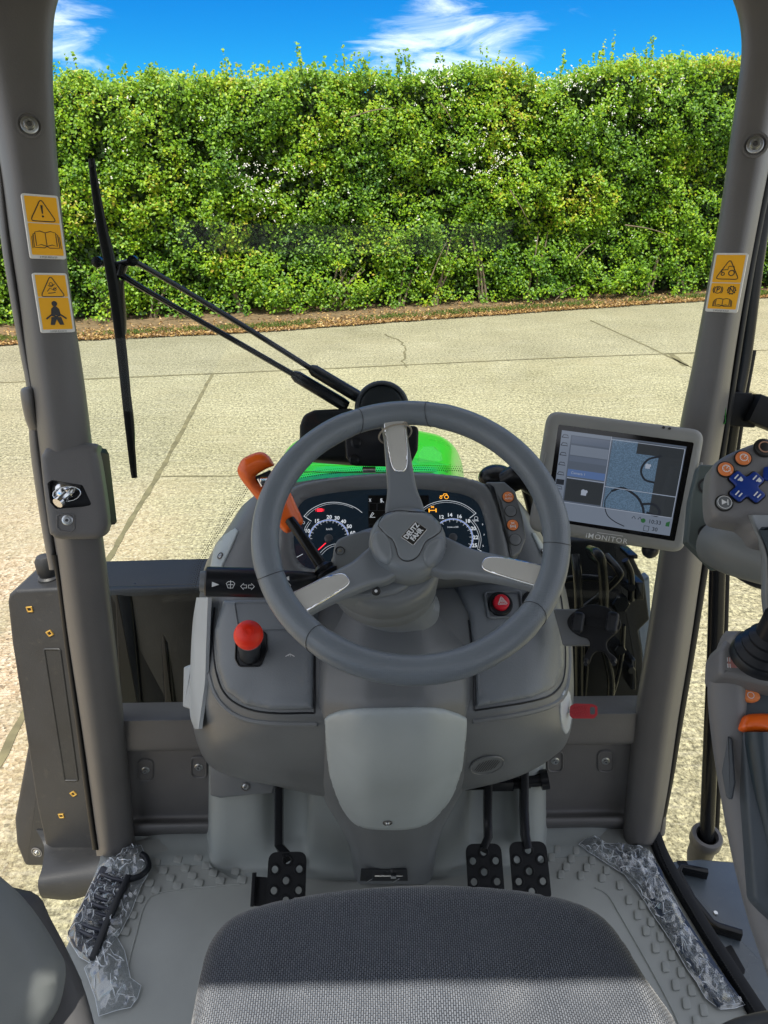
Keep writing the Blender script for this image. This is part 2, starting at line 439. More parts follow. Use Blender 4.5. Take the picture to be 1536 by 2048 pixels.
def cdt(outline, step, bev=0.0, holes=(), rings=3):
    """triangulate a 2D outline with inner points; returns verts, tris, distance to the edge"""
    P = [V(p[:2]) for p in outline]
    if area(P) < 0: P = P[::-1]
    P = dense(P, step); loops = [P]
    for h in holes: loops.append([V(q) for q in h])
    pts = []; edges = []
    for L in loops:
        b = len(pts); pts += L; edges += [(b + i, b + (i+1) % len(L)) for i in range(len(L))]
    x0 = min(p.x for p in P); x1 = max(p.x for p in P); y0 = min(p.y for p in P); y1 = max(p.y for p in P)
    ins = []
    if bev:
        for k in range(1, rings + 1):
            d = bev * (1 - math.cos(k / rings * math.pi / 2)) + 1e-5
            for q in inset(P, d): ins.append(q)
    ny = int((y1 - y0) / step) + 1; nx = int((x1 - x0) / step) + 1
    for j in range(ny):
        for i in range(nx): ins.append(V((x0 + (i + .5 * (j % 2)) * step, y0 + j * step)))
    def inside(p, L):
        c = False; n = len(L)
        for i in range(n):
            a, b = L[i-1], L[i]
            if (a.y > p.y) != (b.y > p.y) and p.x < (b.x - a.x) * (p.y - a.y) / (b.y - a.y) + a.x: c = not c
        return c
    bb = len(P)
    good = []
    for q in ins:
        if inside(q, P) and not any(inside(q, h) for h in loops[1:]): good.append(q)
    if bev: good = [q for k, q in enumerate(good)]
    pts = pts + good
    vs, es, fs, *_ = delaunay_2d_cdt([V(p) for p in pts], edges, [], 0, 1e-7)
    fs = [list(f) for f in fs]
    keep = []
    for f in fs:
        c = sum((vs[i] for i in f), V((0, 0))) / len(f)
        if inside(c, P) and not any(inside(c, h) for h in loops[1:]):
            if area([vs[i] for i in f]) < 0: f = f[::-1]
            keep.append(f)
    return vs, keep, P
def add_sheet(mb, top, bot, fs, uvs=None):
    """closed solid from a top and a bottom set of points with shared triangulation"""
    n = len(top); cnt = {}
    for f in fs:
        for i in range(len(f)):
            e = (f[i], f[(i+1) % len(f)]); cnt[e] = cnt.get(e, 0) + 1
    F = [list(f) for f in fs] + [[i + n for i in f[::-1]] for f in fs]
    for (a, b) in cnt:
        if (b, a) not in cnt: F.append([b, a, a + n, b + n])
    mb.add(list(top) + list(bot), F, (uvs + uvs) if uvs else None)
def pillow(mb, fr, outline, r, thick, step, fn=None, z0=0.0, pw=1.0):
    """cushion-like solid with rounded edge radius r on a frame"""
    vs, fs, P = cdt(outline, step, r)
    top = []; bot = []; uv = []
    for q in vs:
        d = min(r, edge_dist(q, P)); z = -r * pw + pw * math.sqrt(max(0, r*r - (r - d)**2))
        if fn: z += fn(q.x, q.y) * min(1, d / r)
        top.append(fr.at(q.x, q.y, z0 + z)); bot.append(fr.at(q.x, q.y, z0 - thick)); uv.append((q.x, q.y))
    add_sheet(mb, top, bot, fs, uv); return mb
def plate(mb, fr, outline, h, holes=(), z0=0.0, step=1.0):
    """flat plate with real holes"""
    vs, fs, P = cdt(outline, step, 0, holes)
    add_sheet(mb, [fr.at(q.x, q.y, z0) for q in vs], [fr.at(q.x, q.y, z0 - h) for q in vs], fs); return mb
def on_surf(bv, u, v):
    d = ray(u, v).normalized(); h = bv.ray_cast(CAM, d)
    if h[0] is None: return None, None
    n = h[1]
    if n.dot(d) > 0: n = -n
    return h[0], n
def soft_n(n, u, v): return (n - ray(u, v).normalized() * 1.2).normalized()
def surf_frame(bv, u, v, lift=0.0, up=V((0, 0, 1))):
    p, n = on_surf(bv, u, v)
    if p is None: raise ValueError('no surface at %s %s' % (u, v))
    return Frame(p + n * lift, n, up)
def conform(mb, bv, px, lift, bev=0.0, step=9, sink=0.006, rnd_r=0, fn=None):
    """panel lying on a curved surface: photo outline carried onto the surface, raised by lift, edges rounded over bev (px)"""
    P = [V((p[0], -p[1])) for p in px]
    if rnd_r: P = rounded(P, rnd_r)
    vs, fs, P = cdt(P, step, bev)
    top, bot = [], []; last = None
    for q in vs:
        p, n = on_surf(bv, q.x, -q.y)
        if p is None: p, n = last
        last = (p, n); n = soft_n(n, q.x, -q.y)
        d = edge_dist(q, P); k = 1.0
        if bev: t = min(1, d / bev); k = math.sqrt(max(0, 1 - (1 - t)**2))
        l = lift * k + (fn(q.x, -q.y) if fn else 0)
        top.append(p + n * l); bot.append(p - n * sink)
    add_sheet(mb, top, bot, fs); return mb
def surf_line(mb, bv, px, r, lift=0.0, n=6, smooth=4):
    """thin tube following a surface (seam or bead)"""
    Q = catmull([V(p) for p in px], smooth) if smooth else [V(p) for p in px]; pts = []
    for q in Q:
        p, nn = on_surf(bv, q.x, q.y)
        if p is not None: pts.append(p + nn * lift)
    if len(pts) > 1: mb.tube(pts, r, n)
    return mb
def make_bolt(parent, fr, r, name='bolt', cup=True, washer=True):
    """hex-socket screw in a washer (zinc)"""
    mb = MB()
    if cup: mb.mat(1).lathe(fr, [(r*2.1, .0), (r*2.1, .0012), (r*1.75, .0018), (r*1.5, -.002)], 24, False, False); mb.poly([fr.at(math.cos(a/12*math.pi)*r*1.5, math.sin(a/12*math.pi)*r*1.5, -.0018) for a in range(24)])
    mb.mat(0)
    if washer: mb.lathe(fr, [(r*1.35, -.001), (r*1.35, .001), (r*1.2, .0015), (r*.6, .0015)], 24, False, True)
    mb.lathe(fr, [(r*.9, .001), (r*.9, r*.6), (r*.75, r*.85), (r*.42, r*.85), (r*.40, r*.4)], 20, False, False)
    mb.mat(1).poly([fr.at(math.cos(a/3*math.pi)*r*.41, math.sin(a/3*math.pi)*r*.41, r*.42) for a in range(6)])
    return obj(name, mb, [STEEL, TRIM], parent)
# ------------------------------------------------------------------ ground
def build_ground():
    m, n, l, b = newmat('concrete_yard')
    t = n.new('ShaderNodeTexCoord'); O = t.outputs['Object']
    def N(scale, det=4, rough=.6, off=(0, 0, 0), stretch=None):
        x = n.new('ShaderNodeTexNoise'); x.inputs['Scale'].default_value = scale; x.inputs['Detail'].default_value = det; x.inputs['Roughness'].default_value = rough
        mp = n.new('ShaderNodeMapping'); mp.inputs['Location'].default_value = off
        if stretch: mp.inputs['Scale'].default_value = stretch
        l.new(O, mp.inputs['Vector']); l.new(mp.outputs[0], x.inputs['Vector']); return x.outputs['Fac']
    def ramp(fac, stops):
        r = n.new('ShaderNodeValToRGB'); e = r.color_ramp.elements
        while len(e) < len(stops): e.new(.5)
        for k, (p, c) in enumerate(stops): e[k].position = p; e[k].color = (*c, 1)
        l.new(fac, r.inputs['Fac']); return r.outputs['Color']
    def mix(f, a, bb, mode='MIX'):
        x = n.new('ShaderNodeMix'); x.data_type = 'RGBA'; x.blend_type = mode
        for i, q in (('Factor', f), ('A', a), ('B', bb)):
            if isinstance(q, (int, float)): x.inputs[i].default_value = q
            elif isinstance(q, tuple): x.inputs[i].default_value = (*q, 1)
            else: l.new(q, x.inputs[i])
        return x.outputs['Result']
    def mr(f, a, bb, c=0, d=1):
        x = n.new('ShaderNodeMapRange'); 
        for k, q in zip(('From Min', 'From Max', 'To Min', 'To Max'), (a, bb, c, d)): x.inputs[k].default_value = q
        l.new(f, x.inputs['Value']); return x.outputs[0]
    base = ramp(N(.7, 6), [(.3, (.235, .225, .155)), (.7, (.335, .322, .235))])
    fine = ramp(N(42, 6, .72), [(.36, (.34, .33, .26)), (.48, (.85, .84, .78)), (.60, (1.45, 1.42, 1.3))])
    med = ramp(N(24, 5, .75, (3, 3, 0)), [(.36, (.46, .44, .36)), (.48, (.98, .97, .94)), (.64, (1.32, 1.3, 1.24))])
    speck = ramp(N(75, 3, .8, (7, 1, 0)), [(.36, (.30, .27, .2)), (.46, (1, 1, 1)), (.62, (1, 1, 1)), (.72, (1.25, 1.25, 1.2))])
    c = mix(1.0, mix(1.0, base, fine, 'MULTIPLY'), mix(1.0, med, speck, 'MULTIPLY'), 'MULTIPLY')
    # exposed pebbles, strongest on the worn left side of the yard
    vo = n.new('ShaderNodeTexVoronoi'); vo.inputs['Scale'].default_value = 55; l.new(O, vo.inputs['Vector'])
    peb = ramp(vo.outputs['Color'], [(.0, (.09, .07, .05)), (.25, (.30, .22, .13)), (.6, (.46, .36, .24)), (1, (.60, .54, .42))])
    sx = n.new('ShaderNodeSeparateXYZ'); l.new(O, sx.inputs[0])
    lf = mr(sx.outputs['X'], -1.3, -2.0); add = n.new('ShaderNodeMath'); add.operation = 'MULTIPLY'; add.use_clamp = True
    l.new(lf, add.inputs[0]); l.new(mr(N(1.5, 4), .25, .5), add.inputs[1])
    lf2 = mr(sx.outputs['Y'], 6.5, 4.0); ad2 = n.new('ShaderNodeMath'); ad2.operation = 'MULTIPLY'; l.new(add.outputs[0], ad2.inputs[0]); l.new(lf2, ad2.inputs[1])
    c = mix(ad2.outputs[0], c, peb)
    stain = mr(N(.8, 8, .75, (5, 2, 0)), .50, .68, 0, .6); c = mix(stain, c, (.27, .24, .145))
    # light-brushed streaks
    st = mr(N(3, 5, .6, (0, 3, 0), (.7, 9, 1)), .5, .75, 0, .28); c = mix(st, c, (.55, .52, .43))
    # each slab was poured separately: tone steps at the joints
    def slab_tone(c, pa, pb, tone):
        A, B = PZ(*pa, 0), PZ(*pb, 0); nrm = V((-(B - A).y, (B - A).x, 0)).normalized()
        dt = n.new('ShaderNodeVectorMath'); dt.operation = 'DOT_PRODUCT'; dt.inputs[1].default_value = nrm; l.new(O, dt.inputs[0])
        return mix(mr(dt.outputs['Value'], nrm.dot(A) - .01, nrm.dot(A) + .01), c, tone, 'MULTIPLY')
    c = slab_tone(c, (425, 747), (200, 1145), (1.07, 1.06, 1.03)); c = slab_tone(c, (430, 747), (1536, 700), (.93, .93, .96))
    tm = N(2.2, 5, .6, (1, 8, 0), (4.5, .25, 1)); c = mix(mr(tm, .57, .72, 0, .22), c, (.16, .15, .11))
    l.new(c, b.inputs['Base Color']); b.inputs['Roughness'].default_value = .9
    bp = n.new('ShaderNodeBump'); bp.inputs['Strength'].default_value = .9; bp.inputs['Distance'].default_value = .018
    hh = n.new('ShaderNodeMath'); hh.operation = 'ADD'; l.new(N(50, 5, .7), hh.inputs[0]); 
    vm = n.new('ShaderNodeMath'); vm.operation = 'MULTIPLY'; l.new(vo.outputs['Distance'], vm.inputs[0]); l.new(ad2.outputs[0], vm.inputs[1]); l.new(vm.outputs[0], hh.inputs[1])
    l.new(hh.outputs[0], bp.inputs['Height']); l.new(bp.outputs[0], b.inputs['Normal'])
    mb = MB(); S = 160
    for i in range(8):
        for j in range(8):
            x0, y0 = -S + i * S/4, -S + j * S/4
            mb.poly([V((x0, y0, 0)), V((x0+S/4, y0, 0)), V((x0+S/4, y0+S/4, 0)), V((x0, y0+S/4, 0))])
    obj('ground', mb, m, kind='structure', fix=False)
    # joints between the slabs, filled with dirt
    jm = plastic('joint_dirt', (.13, .115, .06), .95, grain=60, bump=.4, var=.35)
    jb = MB()
    def joint(px, w, jit=.012):
        P = [PZ(u, v, .004) for u, v in px]; Q = []
        for a, c_ in zip(P[:-1], P[1:]):
            k = max(2, int((c_ - a).length / .12))
            Q += [a.lerp(c_, i / k) for i in range(k)]
        Q.append(P[-1])
        vs = []; fs = []
        for i, p in enumerate(Q):
            t = (Q[min(i+1, len(Q)-1)] - Q[max(0, i-1)]).normalized(); s_ = V((-t.y, t.x, 0)); s2 = w * (.7 + .6 * rnd.random()) / 2
            o = s_ * (rnd.random() - .5) * jit; vs += [p + o + s_ * s2, p + o - s_ * s2]
        fs = [[2*i, 2*i+1, 2*i+3, 2*i+2] for i in range(len(Q) - 1)]
        jb.add(vs, fs)
    joint([(-300, 778), (0, 765), (430, 747), (700, 735), (1100, 716), (1536, 700), (1800, 690)], .05)
    joint([(425, 747), (330, 925), (200, 1145), (90, 1340), (-60, 1640)], .045)
    joint([(322, 952), (480, 951), (700, 949), (960, 944)], .022)
    joint([(1180, 640), (1290, 690), (1372, 730), (1540, 800)], .04)
    joint([(1340, 706), (1372, 732)], .09)
    joint([(770, 668), (800, 682), (812, 700), (806, 722), (815, 735)], .03, .06)
    obj('ground_joint', jb, jm, kind='structure', fix=False)
build_ground()

# ------------------------------------------------------------------ hedge
HB0 = PZ(0, 655, 0); HB1 = PZ(1400, 590, 0); HD = (HB1 - HB0).normalized(); HN = V((HD.y, -HD.x, 0))   # HN points to the camera
HL = (HB1 - HB0).length
def hedge_s(u):            # length along the hedge face for a pixel column, and height for its top row
    return None
TOPPX = [(-400, 165), (0, 152), (110, 150), (300, 146), (430, 148), (560, 138), (640, 130), (720, 138), (790, 150), (860, 138), (960, 128), (1040, 132), (1090, 146), (1150, 138), (1200, 128), (1260, 122), (1330, 118), (1480, 112), (1900, 100)]
def top_profile():
    out = []
    for u, v in TOPPX:
        d = ray(u, v); n = HN; t = (HB0 - CAM).dot(n) / d.dot(n); p = CAM + d * t
        out.append(((p - HB0).dot(HD), p.z))
    return out
TOP = top_profile()
def htop(s):
    s = min(max(s, TOP[0][0]), TOP[-1][0])
    for (a, za), (b, zb) in zip(TOP[:-1], TOP[1:]):
        if a <= s <= b: return za + (zb - za) * (s - a) / (b - a)
    return TOP[-1][1]
def leafmat(name, stops, trans=.35, rough=.45):
    m, n, l, b = newmat(name)
    at = n.new('ShaderNodeAttribute'); at.attribute_name = 'tint'
    r = n.new('ShaderNodeValToRGB'); e = r.color_ramp.elements
    while len(e) < len(stops): e.new(.5)
    for k, (p, c) in enumerate(stops): e[k].position = p; e[k].color = (*c, 1)
    l.new(at.outputs['Fac'], r.inputs['Fac']); l.new(r.outputs[0], b.inputs['Base Color']); b.inputs['Roughness'].default_value = rough
    tr = n.new('ShaderNodeBsdfTranslucent'); l.new(r.outputs[0], tr.inputs['Color']); mx = n.new('ShaderNodeMixShader'); mx.inputs[0].default_value = trans
    l.new(b.outputs[0], mx.inputs[1]); l.new(tr.outputs[0], mx.inputs[2]); l.new(mx.outputs[0], n['Material Output'].inputs['Surface'])
    return m
def leaf_mesh(name, C, size, nrm, tint, mat, aspect=.62, rng=None, parent=None, **kw):
    """one mesh of many small folded leaves (numpy): C centres, size per leaf, nrm rough facing"""
    N = len(C); a = rng.normal(size=(N, 3)); a -= (a * nrm).sum(1, keepdims=True) * nrm; a /= np.linalg.norm(a, axis=1, keepdims=True) + 1e-9
    b = np.cross(nrm, a); s = size[:, None]
    tip = C + a * s * .5; root = C - a * s * .5; fold = nrm * s * .13
    l_ = C + b * s * aspect * .5 + fold + a * s * .06; r_ = C - b * s * aspect * .5 + fold + a * s * .06
    co = np.stack([root, r_, tip, l_], 1).reshape(-1, 3)
    c0 = np.array([co[:, 0].mean(), co[:, 1].mean(), co[:, 2].min()])
    me = bpy.data.meshes.new(name); me.vertices.add(4 * N); me.vertices.foreach_set('co', (co - c0).ravel().astype(np.float32))
    me.loops.add(6 * N); me.polygons.add(2 * N)
    base = (np.arange(N) * 4)[:, None]
    idx = np.concatenate([base + np.array([[0, 1, 2]]), base + np.array([[0, 2, 3]])], 1).ravel()
    me.loops.foreach_set('vertex_index', idx.astype(np.int32)); me.polygons.foreach_set('loop_start', (np.arange(2*N) * 3).astype(np.int32))
    me.update(calc_edges=True)
    at = me.attributes.new('tint', 'FLOAT', 'POINT'); at.data.foreach_set('value', np.repeat(tint, 4).astype(np.float32))
    me.materials.append(mat); o = bpy.data.objects.new(name, me); COL.objects.link(o); WPOS[o.name] = V(c0)
    if parent is not None: o.parent = parent; o.location = V(c0) - WPOS[parent.name]
    else: o.location = V(c0)
    return tagit(o, **kw)
def build_hedge():
    rng = np.random.default_rng(3)
    root = empty('hedge', HB0 + HD * HL / 2 - HN * .6, 'tall clipped hawthorn hedge with small white blossoms along the far edge of the concrete yard', 'hedge')
    s0, s1 = TOP[0][0], TOP[-1][0]; hd = np.array(HD); hn = np.array(HN); hb = np.array(HB0)
    tops = np.array(TOP)
    def nz(p, sc, off=0): return np.array([noise.noise(V((q[0]*sc + off, q[1]*sc, q[2]*sc))) for q in p])
    # sprigs
    NS = 17500
    s = rng.uniform(s0, s1, NS); ht = np.interp(s, tops[:, 0], tops[:, 1])
    kind = rng.random(NS); ht = ht - .11 + np.array([.07 * noise.noise(V((x * 1.4, 5, 0))) + .035 * noise.noise(V((x * 4, 9, 0))) for x in s]); z = np.where(kind < .80, rng.uniform(0.02, 1, NS) * ht, ht)
    d = np.where(kind < .80, rng.exponential(.10, NS), rng.uniform(0, 1.3, NS))      # depth behind the face
    q = np.stack([s, z, np.zeros(NS)], 1)
    bump = nz(q, 1.1) * .34 + nz(q, 2.9, 9) * .24
    hollow = nz(q, 2.0, 30) + .6 * nz(q, 5.0, 51)
    d = np.where(kind < .80, d - bump + np.clip(hollow - .20, 0, 1) * 2.0, d)
    edge = np.clip((z / ht - .93) / .07, 0, 1); d = d + edge**2 * .12
    foot = np.clip(1 - z / .35, 0, 1); d = d - foot * .24
    z = z + np.where(kind >= .80, rng.normal(0, .04, NS) + nz(q, 1.3, 77) * .16 + nz(q, 4, 7) * .07, 0)
    keep = (rng.random(NS) > np.clip(foot * .8, 0, .5)); s, z, d, kind, ht, hollow = s[keep], z[keep], d[keep], kind[keep], ht[keep], hollow[keep]
    # upright shoots above the clipped top
    sh = rng.uniform(s0, s1, 330); tallp = np.array([PYs for PYs in (690, 730, 800, 812, 820, 885, 600, 1210, 1300)])
    extra = []
    for u in tallp:
        dd = ray(u, 140); t = (HB0 - CAM).dot(HN) / dd.dot(HN); extra.append(((CAM + dd * t) - HB0).dot(HD))
    sh = np.concatenate([sh, np.repeat(extra, 3) + rng.normal(0, .05, 27)]); H = np.concatenate([rng.exponential(.095, 330), rng.uniform(.16, .42, 27)])
    hs_ = np.interp(sh, tops[:, 0], tops[:, 1]); SS, SZ, SD = [], [], []
    for a, b, c in zip(sh, hs_, H):
        k = max(3, int(c / .02)); tt = rng.random(k); SS += list(a + rng.normal(0, .012, k) + rng.normal() * .05 * tt); SZ += list(b + tt * c); SD += list(rng.uniform(0, .5) + rng.normal(0, .012, k))
    SS, SZ, SD = map(np.array, (SS, SZ, SD))
    L = 11; n = len(s)
    jit = rng.normal(size=(n * L, 3)) * np.array([.062, .06, .055])
    ls = np.repeat(s, L) + jit[:, 0]; ld = np.repeat(d, L) + jit[:, 1]; lz = np.repeat(z, L) + jit[:, 2]; lk = np.repeat(rng.random(n), L)
    ok = lz > .05; ls, ld, lz, lk = ls[ok], ld[ok], lz[ok], lk[ok]
    ls = np.concatenate([ls, SS]); ld = np.concatenate([ld, SD]); lz = np.concatenate([lz, SZ]); lk = np.concatenate([lk, rng.random(len(SS))])
    C = hb + hd * ls[:, None] - hn * ld[:, None]; C[:, 2] = lz
    hh = np.interp(ls, tops[:, 0], tops[:, 1]); up = np.clip((lz / hh - .75) / .3, 0, 1)
    nr = rng.normal(size=C.shape) * .50 + hn * .85 + np.array([0, 0, .80]); nr /= np.linalg.norm(nr, axis=1, keepdims=True)
    big = nz(np.stack([ls, lz, ls * 0], 1), .8, 15)
    tint = np.clip(.42 + .5 * (lk - .5) + rng.normal(0, .13, len(ls)) + .16 * up + .40 * big, 0, 1)
    size = rng.uniform(.036, .080, len(ls))
    mat = leafmat('hawthorn_leaf', [(0, (.035, .12, .008)), (.35, (.15, .30, .010)), (.62, (.26, .44, .012)), (.85, (.44, .52, .02)), (1, (.48, .36, .05))], .42)
    leaf_mesh('foliage', C, size, nr, tint, mat, .7, rng, root, kind='stuff')
    # larger, darker leaves filling the inside
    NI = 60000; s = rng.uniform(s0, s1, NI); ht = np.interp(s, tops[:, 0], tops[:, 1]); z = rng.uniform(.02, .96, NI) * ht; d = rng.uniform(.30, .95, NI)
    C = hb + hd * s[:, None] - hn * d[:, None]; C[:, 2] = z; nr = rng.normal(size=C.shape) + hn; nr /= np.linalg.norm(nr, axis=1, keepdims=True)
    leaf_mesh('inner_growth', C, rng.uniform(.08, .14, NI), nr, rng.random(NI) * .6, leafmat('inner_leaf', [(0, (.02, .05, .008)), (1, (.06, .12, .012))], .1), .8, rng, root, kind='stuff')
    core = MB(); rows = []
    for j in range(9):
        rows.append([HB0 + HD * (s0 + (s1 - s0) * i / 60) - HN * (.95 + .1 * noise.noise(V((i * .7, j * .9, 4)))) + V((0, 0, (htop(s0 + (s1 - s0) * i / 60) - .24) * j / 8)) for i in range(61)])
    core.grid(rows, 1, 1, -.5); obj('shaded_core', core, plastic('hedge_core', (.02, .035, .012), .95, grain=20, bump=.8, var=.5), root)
    # blossom
    B = []
    for u, v, k, w in [(520, 360, 60, 55), (500, 345, 40, 30), (985, 300, 70, 45), (950, 320, 40, 40), (1190, 180, 50, 60), (1330, 170, 30, 30), (890, 160, 45, 45), (860, 150, 25, 25), (1100, 160, 40, 50), (610, 380, 30, 50), (1240, 230, 30, 60), (760, 160, 18, 60), (240, 330, 15, 90), (360, 260, 15, 120), (700, 420, 12, 160), (1250, 420, 25, 140), (1000, 620, 8, 60)]:
        for _ in range(int(k * .5)):
            uu, vv = rng.normal(u, w * .95), rng.normal(v, w * .7); dd = ray(uu, vv); t = (HB0 + HN * .12 - CAM).dot(HN) / dd.dot(HN); p = CAM + dd * t
            if p.z > htop((p - HB0).dot(HD)) + .05: continue
            B += [np.array(p) + rng.normal(0, .022, 3) for _ in range(4)]
    B = np.array(B); nr = rng.normal(size=B.shape) * .5 + hn + np.array([0, 0, .5]); nr /= np.linalg.norm(nr, axis=1, keepdims=True)
    leaf_mesh('blossom', B, rng.uniform(.018, .034, len(B)), nr, rng.random(len(B)), leafmat('blossom_petal', [(0, (.75, .70, .64)), (1, (.85, .83, .80))], .3), .9, rng, root, kind='stuff')
    # stems at the foot and bare branches in the face
    bark = plastic('hedge_bark', (.16, .12, .08), .85, grain=80, bump=.5, var=.3)
    rr = random.Random(5)
    for u, v0, lean, hgt in [(225, 650, -60, 110), (310, 655, 70, 60), (655, 640, 60, 90), (668, 640, 95, 70), (700, 635, -20, 100), (800, 630, 30, 120), (965, 625, -30, 130), (1060, 618, 20, 120), (1290, 600, 30, 110), (1360, 598, -30, 90), (870, 628, 50, 120), (480, 645, -30, 120)]:
        mb = MB()
        for q in range(3):
            p0 = HB0; d0 = ray(u + rr.uniform(-8, 8), v0); p = CAM + d0 * ((HB0 - HN * .12 - CAM).dot(HN) / d0.dot(HN)); p.z = 0
            x = lean * .009 * rr.uniform(.4, 1.4); h = hgt * .0095 * rr.uniform(.7, 1.3)
            pts = [p, p + V((x*.25, .0, h*.35)), p + V((x*.6, rr.uniform(-.05, .1), h*.7)), p + V((x, rr.uniform(0, .2), h))]
            mb.tube(pts, [.03, .022, .015, .006], 7, 5)
        obj('stem', mb, bark, root)
    for (u0, v0, u1, v1) in [(1150, 520, 1192, 482), (1020, 380, 1060, 450), (880, 205, 905, 245), (700, 235, 790, 215), (1250, 450, 1340, 470), (1110, 600, 1150, 570), (860, 560, 895, 480)]:
        def hp(u, v): d0 = ray(u, v); return CAM + d0 * ((HB0 + HN * .16 - CAM).dot(HN) / d0.dot(HN))
        a, b_ = hp(u0, v0), hp(u1, v1); mb = MB(); mb.tube([a, a.lerp(b_, .5) + V((0, 0, .03)), b_], [.012, .009, .004], 6, 4)
        obj('bare_branch', mb, bark, root)
build_hedge()
def build_verge():
    rng = np.random.default_rng(11)
    mb = MB(); near = [(-900, 722), (-300, 700), (0, 690), (160, 680), (500, 664), (770, 645), (1100, 622), (1400, 602), (1700, 588), (2300, 570)]
    near = [PZ(u, v, .012) for u, v in near]; Q = catmull(near, 14); Q = [p + HN * (.05 * noise.noise(p * 2.3) + .03 * noise.noise(p * 7)) for p in Q]
    far = []
    for p in Q:
        k = (p - HB0).dot(HN); far.append(V((p.x, p.y, .05)) - HN * (k + 1.6))
    n = len(Q); mb.add(Q + far, [[i, i+1, n+i+1, n+i] for i in range(n-1)])
    obj('soil_verge', mb, plastic('verge_soil', (.15, .10, .05), .95, grain=30, bump=.7, var=.4), kind='structure', fix=False)
    # dead leaves and grass tufts on the strip
    N = 26000; s = rng.uniform(-8, HL + 6, N); dd = rng.uniform(-.35, .45, N) ** 1
    P = np.array(HB0) + np.array(HD) * s[:, None] + np.array(HN) * dd[:, None]
    lim = np.interp(s, [(p - HB0).dot(HD) for p in Q], [(p - HB0).dot(HN) for p in Q]); dd = dd + 0
    P = np.array(HB0) + np.array(HD) * s[:, None] + np.array(HN) * (lim - rng.exponential(.35, N) + .06)[:, None]; P[:, 2] = .02 + rng.random(N) * .03
    nr = rng.normal(size=P.shape) * .5 + np.array([0, 0, 1.]); nr /= np.linalg.norm(nr, axis=1, keepdims=True)
    leaf_mesh('leaf_litter', P, rng.uniform(.03, .06, N), nr, rng.random(N), leafmat('dead_leaf', [(0, (.16, .08, .03)), (.5, (.34, .19, .07)), (1, (.50, .34, .12))], .1), .6, rng, kind='stuff', label='brown dead leaves scattered along the foot of the hedge', cat='leaf litter')
    N = 7000; s = rng.uniform(-8, HL + 6, N); g = np.array([noise.noise(V((x * .9, 3, 0))) for x in s]); s = s[g + rng.random(N) * .5 > .12]; N = len(s)
    lim = np.interp(s, [(p - HB0).dot(HD) for p in Q], [(p - HB0).dot(HN) for p in Q])
    P = np.array(HB0) + np.array(HD) * s[:, None] + np.array(HN) * (lim - .12 - rng.random(N) * .35)[:, None]; P[:, 2] = .05 + rng.random(N) * .03
    nr = rng.normal(size=P.shape) * np.array([1, 1, .1]); nr /= np.linalg.norm(nr, axis=1, keepdims=True)
    leaf_mesh('grass', P, rng.uniform(.05, .11, N), nr, rng.random(N), leafmat('verge_grass', [(0, (.06, .14, .02)), (1, (.2, .26, .04))], .3), .16, rng, kind='stuff', label='sparse green grass growing under the hedge', cat='grass')
build_verge()
# ------------------------------------------------------------------ tractor: cab shell
FZ = 1.30
TR = empty('tractor', V((0, .45, 0)), 'modern farm tractor seen from its driving seat, grey cab trim around a green bonnet', 'tractor')
def GY(u, v): return 1.13 + (1420 - v) / 1420 * .22 + .06 * (1 - ((u - 768) / 700)**2)
